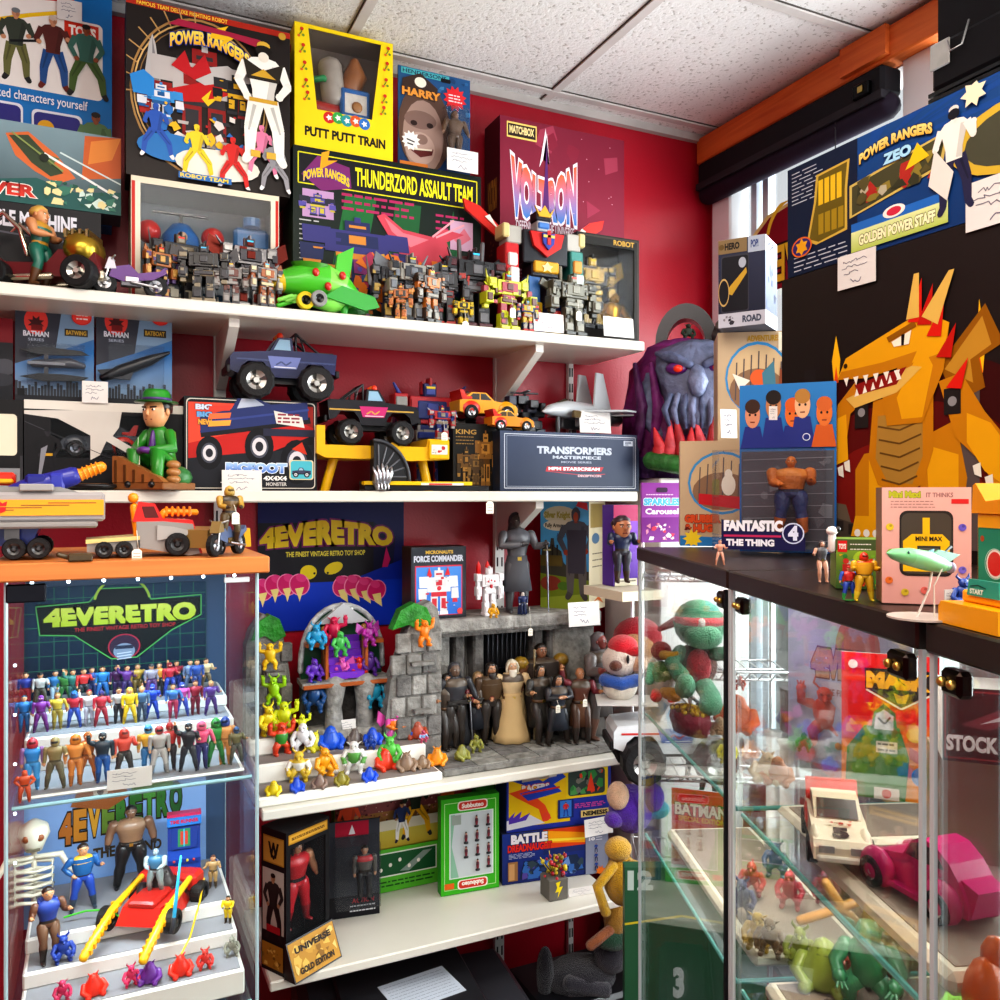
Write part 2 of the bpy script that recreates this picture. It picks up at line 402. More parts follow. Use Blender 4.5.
# ================================================================== the room
BACK = 2.2; SIDE = onY(710,300,BACK).x; CEIL = 2.904
def wall_mat():
    m,nt,b = nodemat('red_wall'); N = nt.nodes; L = nt.links
    tc = N.new('ShaderNodeTexCoord'); nz = N.new('ShaderNodeTexNoise'); nz.inputs['Scale'].default_value = 3; nz.inputs['Detail'].default_value = 8
    L.new(tc.outputs['Object'],nz.inputs['Vector'])
    cr = N.new('ShaderNodeValToRGB'); cr.color_ramp.elements[0].color = (.31,.003,.015,1); cr.color_ramp.elements[1].color = (.46,.006,.026,1)
    L.new(nz.outputs['Fac'],cr.inputs[0]); L.new(cr.outputs[0],b.inputs['Base Color']); b.inputs['Roughness'].default_value = .38
    n2 = N.new('ShaderNodeTexNoise'); n2.inputs['Scale'].default_value = 160; L.new(tc.outputs['Object'],n2.inputs['Vector'])
    bp = N.new('ShaderNodeBump'); bp.inputs['Strength'].default_value = .08; bp.inputs['Distance'].default_value = .01
    L.new(n2.outputs['Fac'],bp.inputs['Height']); L.new(bp.outputs['Normal'],b.inputs['Normal']); MATS['red_wall'] = m
def ceil_mat():
    m,nt,b = nodemat('ceiling_tile'); N = nt.nodes; L = nt.links
    tc = N.new('ShaderNodeTexCoord'); v = N.new('ShaderNodeTexNoise'); v.inputs['Scale'].default_value = 110; v.inputs['Detail'].default_value = 3
    L.new(tc.outputs['Object'],v.inputs['Vector'])
    cr = N.new('ShaderNodeValToRGB'); cr.color_ramp.elements[0].position = .33; cr.color_ramp.elements[0].color = (.46,.43,.40,1)
    cr.color_ramp.elements[1].position = .40; cr.color_ramp.elements[1].color = (.78,.76,.74,1)
    L.new(v.outputs['Fac'],cr.inputs[0]); L.new(cr.outputs[0],b.inputs['Base Color']); b.inputs['Roughness'].default_value = .9
    bp = N.new('ShaderNodeBump'); bp.inputs['Strength'].default_value = .3; bp.inputs['Distance'].default_value = .01
    L.new(v.outputs['Fac'],bp.inputs['Height']); L.new(bp.outputs['Normal'],b.inputs['Normal']); MATS['ceiling_tile'] = m
def wood_mat(name,c0,c1,rough=.4,sc=(2,30,30)):
    m,nt,b = nodemat(name); N = nt.nodes; L = nt.links
    tc = N.new('ShaderNodeTexCoord'); mp = N.new('ShaderNodeMapping'); mp.inputs['Scale'].default_value = sc
    L.new(tc.outputs['Object'],mp.inputs['Vector'])
    nz = N.new('ShaderNodeTexNoise'); nz.inputs['Scale'].default_value = 1; nz.inputs['Detail'].default_value = 6; nz.inputs['Distortion'].default_value = 1.2
    L.new(mp.outputs[0],nz.inputs['Vector'])
    cr = N.new('ShaderNodeValToRGB'); cr.color_ramp.elements[0].position = .3; cr.color_ramp.elements[1].position = .7
    cr.color_ramp.elements[0].color = (*hexc(c0),1); cr.color_ramp.elements[1].color = (*hexc(c1),1)
    L.new(nz.outputs['Fac'],cr.inputs[0]); L.new(cr.outputs[0],b.inputs['Base Color']); b.inputs['Roughness'].default_value = rough; MATS[name] = m
wall_mat(); ceil_mat(); wood_mat('pine','b8662c','d88a48'); wood_mat('beam_wood','c0561c','e07a35',.6,(30,2,30)); wood_mat('dark_wood','17110d','2a1e17',.35)
m = MB(); m.box(-2.6,BACK,0,SIDE+.1,BACK+.1,CEIL+.1,'b01020','red_wall'); struct('wall_back',m)
m = MB(); m.box(-2.7,-2.6,0,-2.6,BACK+.1,CEIL+.1,'b01020','red_wall'); struct('wall_left',m)
m = MB(); m.box(-2.7,-2.6,-.1,SIDE+.1,BACK+.1,0,'6a625c','laminate'); struct('floor',m)
m = MB(); m.box(-2.7,-2.6,CEIL,SIDE+.1,BACK+.1,CEIL+.08,'dddddd','ceiling_tile'); struct('ceiling',m)
g0 = onZ(553,92,CEIL); g1 = onZ(770,2,CEIL)
m = MB()
for k in range(-4,2):
    x = g0.x+.6*k
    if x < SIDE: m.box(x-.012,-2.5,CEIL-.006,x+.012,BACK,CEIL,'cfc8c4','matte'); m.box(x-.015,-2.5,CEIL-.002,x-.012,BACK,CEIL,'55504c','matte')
for k in range(-6,3):
    y = g1.y+.6*k
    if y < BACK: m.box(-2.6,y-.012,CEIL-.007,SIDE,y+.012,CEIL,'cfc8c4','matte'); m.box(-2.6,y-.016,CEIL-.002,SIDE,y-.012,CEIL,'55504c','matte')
struct('ceiling_grid',m)
m = MB(); m.box(-2.6,BACK-.02,CEIL-.022,SIDE,BACK,CEIL,'b8b2ae','matte'); m.box(SIDE-.02,1.2,CEIL-.02,SIDE,BACK,CEIL,'a8a29e','matte'); struct('trim_1',m)
WB = onX(905,95,SIDE).z
m = MB(); m.box(SIDE,-2.6,0,SIDE+.1,BACK,.9,'b01020','red_wall'); m.box(SIDE,-2.6,2.81,SIDE+.1,BACK,CEIL,'c8c0bc','matte')
m.box(SIDE,2.17,.9,SIDE+.1,BACK,2.81,'b01020','red_wall'); struct('wall_right',m)
pa = onX(907,10,SIDE).y
m = MB()
for (ya,yb) in ((2.08,2.17),(pa-.1,pa),(.1,.2),(-1.2,-1.1)):
    m.box(SIDE-.02,ya,.9,SIDE+.06,yb,CEIL-.02,'e4e6e8','laminate',.006)
m.box(SIDE+.0,-2.6,.9,SIDE+.07,2.17,.95,'e4e6e8','laminate')
for yy in (2.03,1.98): m.box(SIDE+.03,yy-.012,.95,SIDE+.06,yy+.012,2.81,'c3ccd6','laminate')
w1 = struct('window_1',m)
m = MB(); m.box(SIDE+.045,-2.6,.95,SIDE+.049,2.17,2.81,'ffffff','glass'); m.build('window_glass',w1)
m = MB(); m.box(SIDE-.06,onX(905,40,SIDE).y-.25,2.81,SIDE-.005,2.195,CEIL-.012,'d07030','beam_wood',.004)
m.box(SIDE-.075,pa-.0,2.82,SIDE-.06,pa+.14,CEIL-.012,'d07030','beam_wood'); struct('trim_2',m)
bl = thing('roller_blind','dark roller blind rolled up under the orange wooden beam','blind',(SIDE-.035,(2.19+pa)/2,2.69))
L_ = (2.185-pa)/2-.01
m = MB(); m.box(-.035,-L_,.045,.035,L_,.115,'17161c','matte',.008); m.box(-.04,-L_,.03,-.01,L_,.05,'2c2a30','matte'); m.build('housing',bl)
m = MB(); m.tube([(.0,-L_+.01,.02),(0,L_-.01,.02)],.032,'241c2e',12,'matte'); m.build('blind_roll',bl)
m = MB(); m.tube([(-.03,-L_+.15,.03),(-.03,-L_+.15,-.02),(-.03,-L_+.152,-.22)],.0015,'2a2a30',5,'plastic'); m.build('pull_cord',bl)
m = MB(); m.box(-.05,-L_+.03,.05,-.035,-L_+.08,.085,'1a1a1c','metal',.003); m.box(-.053,-L_+.045,.06,-.05,-L_+.06,.075,'b09858','metal'); m.build('bracket',bl)
q = onX(1000,40,SIDE-.35)
bl = thing('roller_blind','black roller blind housing hanging at the top right before the near window','blind',(SIDE-.30,onX(945,30,SIDE-.3).y,2.46))
m = MB(); m.box(-.05,-.9,.06,.05,-.005,.155,'15151a','matte',.01)
for k in range(5): m.box(-.054,-.9,.008+.011*k,.05,-.005,.015+.011*k,'101014','plastic')
m.build('housing',bl)
m = MB(); m.box(-.055,-.05,.1,-.05,-.008,.15,'c8c4be','metal',.002); m.tube([(-.06,-.05,.14),(-.065,-.06,.115),(-.06,-.08,.12),(-.055,-.09,.16)],.002,'b8b8b8',6,'metal'); m.build('bracket',bl)
m = MB(); m.box(-.02,-.9,.155,.05,.0,.44,'15151a','matte'); m.build('ceiling_mount',bl)
sg = onX(765,240,SIDE+.02)
m = MB(); A = Art(m,(SIDE+.02,sg.y+.22,2.36),(0,-.44,0),(0,0,.25))
A.poly([(0,0),(0,45),(12,62),(30,66),(52,92),(75,98),(95,92),(100,60),(100,0)],'e8d98a'); A.poly([(3,0),(3,42),(14,58),(32,62),(54,88),(75,94),(97,85),(97,0)],'8c1a2c')
A.ring(75,62,24,3,'f4d840',20,170); A.text('4EVERETRO',5,8,98,52,'f2d23c',.03,'2a1416',fn=lambda u,v: (1-u,v))
o = m.build('window_sign'); meta(o,'yellow and red shop sign on the window, seen from behind above the boxes','sign')
m = MB(); m.box(SIDE+.2,-12,-.2,SIDE+14,12,-.1,'9a9a98','matte'); struct('exterior_street',m)
S1,S2,S3,S4 = 2.166,1.762,1.086,.722
XR = onY(645,330,1.9).x
up = []
for (px,lab) in ((219,'white slotted steel wall upright behind the blue truck'),(497,'white slotted steel wall upright behind the toy jet'),(568,'narrow white slotted wall upright below the lowest shelf')):
    x = onY(px,600,BACK).x
    m = MB(); w = .014 if px != 568 else .008
    m.box(x-w,BACK-.018,.35,x+w,BACK-.002,2.45,'e2e0dc','laminate')
    for k in range(44):
        z = .4+k*.046
        for s_ in (-1,1): m.box(x+s_*w*.5-.0022,BACK-.0185,z,x+s_*w*.5+.0022,BACK-.0179,z+.026,'2a2024','matte')
    o = m.build('wall_upright'); meta(o,lab,'shelf upright','slotted uprights on the red wall')
def shelf(z,y0,x0,x1,lab,brk,th=.026,colr='dedacf'):
    t = thing('wall_shelf',lab,'shelf',(0,0,0),0,'white wall shelves')
    m = MB(); m.box(x0,y0,z-th,x1,BACK-.019,z-.0005,colr,'laminate',.003); m.build('board',t)
    for px in brk:
        x = onY(px,600,BACK).x; m = MB()
        m.prism([(y0+.04,z-th),(BACK-.02,z-th),(BACK-.02,z-th-.13),(BACK-.045,z-th-.13),(y0+.04,z-th-.018)],x-.011,x+.011,'e6e2da','laminate')
        m.v = [Vector((v.y,v.x,v.z)) for v in m.v]
        m.build('bracket',t)
shelf(S1,1.9,-.75,XR,'top white wall shelf crowded with boxed robots',(219,497))
shelf(S2,1.9,-.75,onY(638,500,1.9).x,'second white wall shelf carrying the monster trucks',(497,))
shelf(S3,1.83,onY(262,800,1.83).x,onY(628,750,1.83).x,'third white shelf under the stone diorama',(497,),.022)
shelf(S4,1.83,onY(270,985,1.83).x,onY(622,900,1.83).x,'lowest white shelf under the football game boxes',(510,),.022)
LY = 1.37; LX0 = onY(6,700,LY).x; LX1 = onY(257,700,LY).x; LD = .38; LTOP = 1.63
LS1,LS2 = 1.31,.955
lc = thing('display_cabinet','tall glass display cabinet with an orange wooden top at the left','cabinet',((LX0+LX1)/2,LY,0))
lw = (LX1-LX0)/2
m = MB(); m.box(-lw-.02,-.015,LTOP,lw+.017,LD,LTOP+.026,'c87838','pine',.002); m.build('wooden_top',lc)
m = MB(); m.box(-lw,0,0,lw,LD,.08,'1a1512','laminate'); m.build('plinth',lc)
def pane(parent,x0,y0,z0,x1,y1,z1,name='glass_pane',edge='5f8f88'):
    m = MB(); m.box(x0,y0,z0,x1,y1,z1,'ffffff','glass')
    return m.build(name,parent)
def edges(parent,segs,r=.0022,col='8fb0b4',name='pane_edge'):
    m = MB()
    for a,b in segs: m.tube([a,b],r,col,6,'glassedge',cap=False,smooth=False)
    return m.build(name,parent)
e = .004
pane(lc,-lw,0,.08,lw,e,LTOP,'glass_door'); pane(lc,lw-e,e,.08,lw,LD-e,LTOP); pane(lc,-lw,e,.08,-lw+e,LD-e,LTOP)
m = MB(); m.box(-lw,LD-.006,.08,lw,LD,LTOP,'39506e','laminate'); m.build('back_panel',lc)
edges(lc,[((x,y,.08),(x,y,LTOP)) for x in (-lw,lw) for y in (0,LD)],.003,'a9c4cc')
for z in (LS1,LS2,.7): pane(lc,-lw+.006,.012,z-.006,lw-.006,LD-.01,z,'glass_shelf'); edges(lc,[((-lw+.006,.012,z-.003),(lw-.006,.012,z-.003))],.003,'9dc8d0','shelf_edge')
m = MB(); m.box(-lw+.0,-.006,LTOP-.03,-lw+.05,.0,LTOP-.004,'2a2a30','metal',.002); m.build('hinge',lc)
m = MB(); m.box(lw-.05,-.005,LTOP-.014,lw-.012,0,LTOP-.006,'e6ecf0','laminate',.001); m.build('catch',lc)
for k in range(7): m = MB(); m.ball(-lw+.03+k*(2*lw-.06)/6,.03,LTOP-.006,.0025,col='ffffff',n=6,mat='led'); m.build('led_light',lc)
for k in range(5): m = MB(); m.ball(-lw+.01,.012,LTOP-.12-k*.07,.002,col='ffffff',n=6,mat='led'); m.build('led_light',lc)
OX,OY = onZ(732,589,1.63).x,onZ(732,589,1.63).y
RA = math.radians(21.1); UU = Vector((math.sin(RA),math.cos(RA),0)); NN = Vector((math.cos(RA),-math.sin(RA),0))
RROT = -(PI/2+RA)
def RC(t,n,z=0): return Vector((OX,OY,z))+UU*t+NN*n       # t away from camera, n into the cabinet
RTOP = 1.654; RD = .38; RS1,RS2 = 1.345,1.12
tA = (RC(0,0)-Vector((0,0,0))).dot(UU)
rcs = []
for (t0,t1,lab) in ((.005,.5,'far glass display cabinet with a black top, green plush inside'),(-.432,-.005,'middle glass display cabinet with a black top holding two toy cars'),(-.90,-.447,'nearest glass display cabinet with a black top at the right edge')):
    w = (t1-t0); c = RC(t0+w/2,0)
    t = thing('display_cabinet',lab,'cabinet',(c.x,c.y,0),RROT,None); rcs.append(t); h = w/2
    m = MB(); m.box(-h-.002,-.006,1.63,h+.002,RD+.004,RTOP,'1a1310','dark_wood',.002); m.build('top_board',t)
    m = MB(); m.box(-h,0,0,h,RD,.08,'17110e','laminate'); m.build('plinth',t)
    pane(t,-h,0,.08,h,e,1.63,'glass_door'); pane(t,-h,e,.08,-h+e,RD-e,1.63); pane(t,h-e,e,.08,h,RD-e,1.63); pane(t,-h,RD-e,.08,h,RD,1.63)
    edges(t,[((x,y,.08),(x,y,1.63)) for x in (-h,h) for y in (0,RD)],.0032,'b4bcbe')
    for z in (RS1,RS2,.75,.42):
        pane(t,-h+.006,.01,z-.006,h-.006,RD-.01,z,'glass_shelf')
        edges(t,[((-h+.006,.01,z-.003),(h-.006,.01,z-.003)),((h-.006,.01,z-.003),(h-.006,RD-.01,z-.003))],.003,'66b8b0','shelf_edge')
    m = MB(); m.box(h-.05,-.003,1.6,h-.02,.01,1.622,'2a2220','metal',.003)
    for k in (0,1): m.ball(h-.042+k*.014,-.005,1.611,.004,.004,.004,'c8a050',8,'metal')
    m.build('hinge',t)
    if t is not rcs[0]:
        m = MB(); m.box(-h+.012,-.003,1.602,-h+.036,.01,1.622,'241a16','metal',.003)
        for k in (0,1): m.ball(-h+.018+k*.012,-.005,1.612,.004,.004,.004,'d0b060',8,'metal')
        m.build('hinge',t)
o = MB(); o.box(-.0035,-.003,.09,.0035,.002,1.628,'101014','rubber'); c = RC(0,0)
o = o.build('door_seal',rcs[0]); o.location = (.2475-.004,-.004,0)
w = bpy.data.worlds.new('world'); scene.world = w; w.use_nodes = True
nt = w.node_tree; bg = nt.nodes['Background']; sky = nt.nodes.new('ShaderNodeTexSky'); sky.sky_type = 'HOSEK_WILKIE'; sky.turbidity = 7
sky.sun_direction = (.6,-.3,.74)
mx = nt.nodes.new('ShaderNodeMix'); mx.data_type = 'RGBA'; mx.inputs['Factor'].default_value = .85
nt.links.new(sky.outputs[0],mx.inputs[6]); mx.inputs[7].default_value = (.95,.97,1,1); nt.links.new(mx.outputs[2],bg.inputs[0]); bg.inputs[1].default_value = 1.0
def area(name,loc,rot,sx,sy,e_,col):
    l = bpy.data.lights.new(name,'AREA'); l.shape = 'RECTANGLE'; l.size = sx; l.size_y = sy; l.energy = e_; l.color = col
    o = bpy.data.objects.new(name,l); COL.objects.link(o); o.location = loc; o.rotation_euler = rot; return o
area('window_daylight',(SIDE+.5,.6,2.0),(0,math.radians(90),math.radians(-28)),1.8,2.6,230,(.93,.97,1))
area('added_ceiling_fill',(-.6,-1.3,1.5),(PI,0,0),1.6,1.2,30,(1,.95,.9))  # added upward fill behind the camera to brighten the ceiling, not a known fixture
area('ceiling_panel_lamp',(.1,.55,CEIL-.03),(0,0,0),1.2,.6,30,(1,.9,.79))
area('ceiling_panel_lamp',(-1.1,-.6,CEIL-.03),(0,0,0),1.2,.6,34,(1,.9,.79))
area('ceiling_panel_lamp',(.6,-1.2,CEIL-.03),(0,0,0),1.2,.6,40,(1,.9,.79))
area('cabinet_strip_lamp',((LX0+LX1)/2,LY+.12,LTOP-.012),(0,0,0),.3,.03,2.6,(.6,.84,1))
area('cabinet_strip_lamp',((LX0+LX1)/2,LY+.08,LS1-.012),(0,0,0),.3,.03,2.2,(.8,.92,1))
for (t_,z_,e_) in ((.25,1.62,.9),(-.22,1.62,1.1),(.25,RS1-.012,1.2),(-.22,RS1-.012,1.4)):
    c = RC(t_,.1,z_); area('cabinet_strip_lamp',c,(0,0,RROT),.35,.04,e_,(1,.96,.9))
cam = bpy.data.cameras.new('camera'); co = bpy.data.objects.new('camera',cam); COL.objects.link(co)
co.location = (0,0,EYE); co.rotation_euler = (PI/2,0,-YAW); cam.sensor_width = 36; cam.lens = 36*FPX/1000; cam.shift_y = -(500-HORY)/1000; cam.clip_start = .05
scene.camera = co
scene.view_settings.view_transform = 'Standard'; scene.view_settings.look = 'Medium High Contrast'; scene.view_settings.exposure = -.36
scene.cycles.use_denoising = True; scene.cycles.max_bounces = 10; scene.cycles.transparent_max_bounces = 24; scene.cycles.glossy_bounces = 4; scene.cycles.diffuse_bounces = 4
scene.cycles.sample_clamp_indirect = 6; scene.cycles.caustics_reflective = False; scene.cycles.caustics_refractive = False
# ================================================================== toy builders (local: feet at z=0, facing -y)
ARMS = {  # elbow and hand for the right arm (x>0 mirrored), unit height
 'down': ((.175,.01,.66),(.19,-.03,.50)),'wide': ((.21,.0,.69),(.27,-.04,.55)),'hips': ((.25,.03,.68),(.14,-.05,.56)),
 'fwd': ((.18,-.06,.66),(.12,-.2,.64)),'up': ((.24,0,.84),(.27,-.03,1.02)),'gun': ((.2,-.04,.66),(.05,-.16,.64)),
 'half': ((.2,-.02,.66),(.25,-.16,.70)),'cross': ((.19,-.05,.68),(-.02,-.13,.7)),'back': ((.2,.07,.67),(.2,.1,.52))}
LEGS = {'stand': ((.075,0,.28),(.085,.005,.04)),'wide': ((.12,-.01,.28),(.16,.01,.04)),'strideL': ((.08,-.08,.29),(.085,-.08,.04)),
        'strideR': ((.08,.03,.28),(.085,.1,.05)),'bend': ((.12,-.06,.28),(.13,.02,.04))}
def head_on(m,skin,hair=None,style='short',z=.93,s=1.0,eyes='1a1010',brow=None):
    r = .062*s
    m.rings([(0,-.004,z-r*1.25,r*.35,r*.4),(0,-.012,z-r*1.12,r*.62,r*.66),(0,-.008,z-r*.6,r*.86,r*.92),(0,0,z,r*1.0,r*1.08),(0,.004,z+r*.55,r*.92,r*1.02),(0,.006,z+r*1.0,r*.6,r*.7),(0,.006,z+r*1.18,r*.1,r*.12)],skin,12)
    m.tube([(0,-r*1.02,z+r*.1),(0,-r*1.2,z-r*.28),(0,-r*.98,z-r*.36)],[r*.1,r*.17,r*.13],skin,6)
    for sx in (-1,1):
        m.ball(sx*r*.4,-r*.96,z+r*.08,r*.17,r*.1,r*.1,'f0ece4',6); m.ball(sx*r*.4,-r*1.03,z+r*.08,r*.085,r*.07,r*.09,eyes,6)
        m.tube([(sx*r*.2,-r*1.03,z+r*.27),(sx*r*.62,-r*.9,z+r*.3)],r*.06,brow or hair or '2a1c14',4)
        m.ball(sx*r*1.0,.0,z-r*.05,r*.14,r*.24,r*.3,skin,6)
    m.tube([(-r*.26,-r*.93,z-r*.66),(r*.26,-r*.93,z-r*.66)],r*.065,'7a2c28',4)
def hair_mb(hair,style,z=.93,s=1.0):
    r = .062*s; m = MB()
    w = lambda i,a: 1+.06*math.sin(a*7+i*2)
    if style == 'short': m.rings([(0,.022*s,z-r*.1,r*1.02,r*.92),(0,.018*s,z+r*.4,r*1.1,r*1.08),(0,.008*s,z+r*.9,r*.9,r*1.02),(0,.006,z+r*1.28,r*.35,r*.4)],hair,12,wob=w)
    if style == 'long':
        m.rings([(0,.04*s,z-r*2.3,r*1.0,r*.4),(0,.042*s,z-r*1.2,r*1.2,r*.6),(0,.028*s,z-r*.1,r*1.16,r*.9),(0,.018*s,z+r*.5,r*1.12,r*1.1),(0,.008*s,z+r*.95,r*.85,r*1.0),(0,.006,z+r*1.3,r*.3,r*.35)],hair,12,wob=w)
        for sx in (-1,1): m.tube([(sx*r*.8,-r*.5,z+r*.6),(sx*r*1.15,-r*.35,z-r*.2),(sx*r*1.1,-r*.2,z-r*1.8)],[r*.3,r*.3,r*.16],hair,6)
    if style == 'hood': m.rings([(0,.03*s,z-r*1.6,r*1.5,r*1.1),(0,.03*s,z-r*.7,r*1.3,r*1.0),(0,.035*s,z,r*1.3,r*.95),(0,.03*s,z+r*.7,r*1.2,r*1.1),(0,.015,z+r*1.3,r*.75,r*.8),(0,.02,z+r*1.5,r*.1,r*.1)],hair,12,wob=w)
    if style == 'cap':
        m.rings([(0,.006,z+r*.3,r*1.1,r*1.15),(0,.006,z+r*.9,r*.95,r*1.0),(0,.006,z+r*1.3,r*.3,r*.3)],hair,12); m.rings([(0,-r*.9,z+r*.3,r*.85,r*.8),(0,-r*.9,z+r*.42,r*.75,r*.7)],hair,10)
    if style == 'helmet':
        m.rings([(0,.004,z-r*1.25,r*.8,r*.95),(0,.004,z-r*.5,r*1.22,r*1.3),(0,.004,z+r*.5,r*1.2,r*1.3),(0,.004,z+r*1.15,r*.75,r*.8),(0,.004,z+r*1.4,r*.1,r*.1)],hair,12)
        m.rings([(0,-r*.34,z-r*.25,r*1.0,r*1.02),(0,-r*.34,z+r*.35,r*1.0,r*1.02)],'14141a',12)
    if style == 'dome':
        m.rings([(0,.004,z-r*1.3,r*1.4,r*1.5),(0,.004,z-r*.2,r*1.5,r*1.55),(0,.004,z+r*.9,r*1.1,r*1.15),(0,.004,z+r*1.5,r*.15,r*.15)],hair,12)
        m.rings([(0,-r*.75,z-r*.1,r*1.0,r*.9),(0,-r*.72,z+r*.6,r*.85,r*.8)],shade(hair,.3),12)
    if style == 'crest':
        m.rings([(0,.004,z-r*.7,r*1.12,r*1.18),(0,.004,z+r*.4,r*1.15,r*1.2),(0,.004,z+r*1.2,r*.6,r*.65),(0,0,z+r*1.35,r*.1,r*.1)],hair,12)
        m.prism([(-r*1.0,z+r*.6),(r*1.5,z+r*.2),(r*1.2,z+r*1.9),(-r*.4,z+r*2.1)],-r*.14,r*.14,hair); m.v[-8:] = [Vector((v.y,v.x,v.z)) for v in m.v[-8:]]
    if style == 'mask':
        m.rings([(0,-.004,z-r*1.15,r*.7,r*.78),(0,-.004,z-r*.4,r*1.08,r*1.14),(0,.004,z+r*.6,r*1.05,r*1.12),(0,.004,z+r*1.1,r*.6,r*.7),(0,.004,z+r*1.24,r*.1,r*.1)],hair,12)
        for sx in (-1,1): m.ball(sx*r*.42,-r*1.08,z+r*.08,r*.3,r*.14,r*.17,'e8e4d8',6)
    return m
def body_mb(p,arms='down',legs='stand',bulk=1.0,headskin=True,larm=None,lleg=None,hs=1.0,mat='toy'):
    m = MB(); b = bulk
    tor,sl,hd,leg,bt,pel = p['torso'],p.get('sleeve',p['torso']),p.get('hand',p.get('skin','d8a47c')),p['leg'],p.get('boot','1c1a1a'),p.get('belt','2a2018')
    ch = p.get('chest',tor); skin = p.get('skin','d8a47c')
    m.rings([(0,.005,.455,.05*b,.045*b),(0,.005,.48,.1*b,.068*b),(0,.003,.535,.102*b,.066*b),(0,0,.55,.098*b,.062*b),(0,0,.575,.096*b,.06*b),(0,-.004,.66,.112*b,.072*b),(0,-.008,.745,.14*b,.082*b),(0,-.002,.80,.142*b,.07*b),(0,.004,.835,.095*b,.055*b),(0,.004,.855,.042,.042),(0,.0,.89,.036,.04)],
            [leg,leg,pel,pel,tor,tor,ch,ch,tor,skin,skin],14,mat)
    if 'emblem' in p: m.ball(0,-.082*b,.735,.045,.018,.035,p['emblem'],8,mat)
    for sx in (-1,1):
        e,h = ARMS[arms if sx > 0 or not larm else larm]
        S = Vector((sx*.142*b,0,.795)); E_ = Vector((sx*e[0]*(.6+.4*b),e[1],e[2])); Hn = Vector((sx*h[0],h[1],h[2]))
        m.tube([S,S.lerp(E_,.45),E_,E_.lerp(Hn,.4),E_.lerp(Hn,.86)],[.05*b,.046*b,.036*b,.038*b,.027*b],[sl,sl,sl,p.get('fore',sl),hd],9,mat)
        dv = (Hn-E_).normalized(); m.tube([E_.lerp(Hn,.88),Hn,Hn+dv*.035],[.022,.03,.02],hd,7,mat,flat=.7)
        pr = Vector((sx*-.02,-.02,0)); m.tube([Hn,Hn+dv*.02+pr*1.3],[.012,.009],hd,5,mat)
        k,a = LEGS[legs if sx > 0 or not lleg else lleg]
        Hp = Vector((sx*.062*b,.003,.49)); K = Vector((sx*k[0],k[1],k[2])); A_ = Vector((sx*a[0],a[1],a[2]))
        m.tube([Hp,Hp.lerp(K,.4),K,K.lerp(A_,.3),A_.lerp(K,.18),A_],[.068*b,.066*b,.045*b,.05*b,.036*b,.034*b],[leg,leg,leg,p.get('shin',bt),bt,bt],9,mat)
        m.tube([A_+Vector((0,.03,-.015)),A_+Vector((0,-.03,-.017)),A_+Vector((sx*.008,-.085,-.022))],[.03,.033,.023],bt,8,mat,flat=.75,up=(0,0,1))
    head_on(m,skin if headskin else p.get('hair',skin),p.get('hair'),z=.93,s=hs)
    return m
def scaled(mb,k):
    mb.v = [v*k for v in mb.v]; return mb
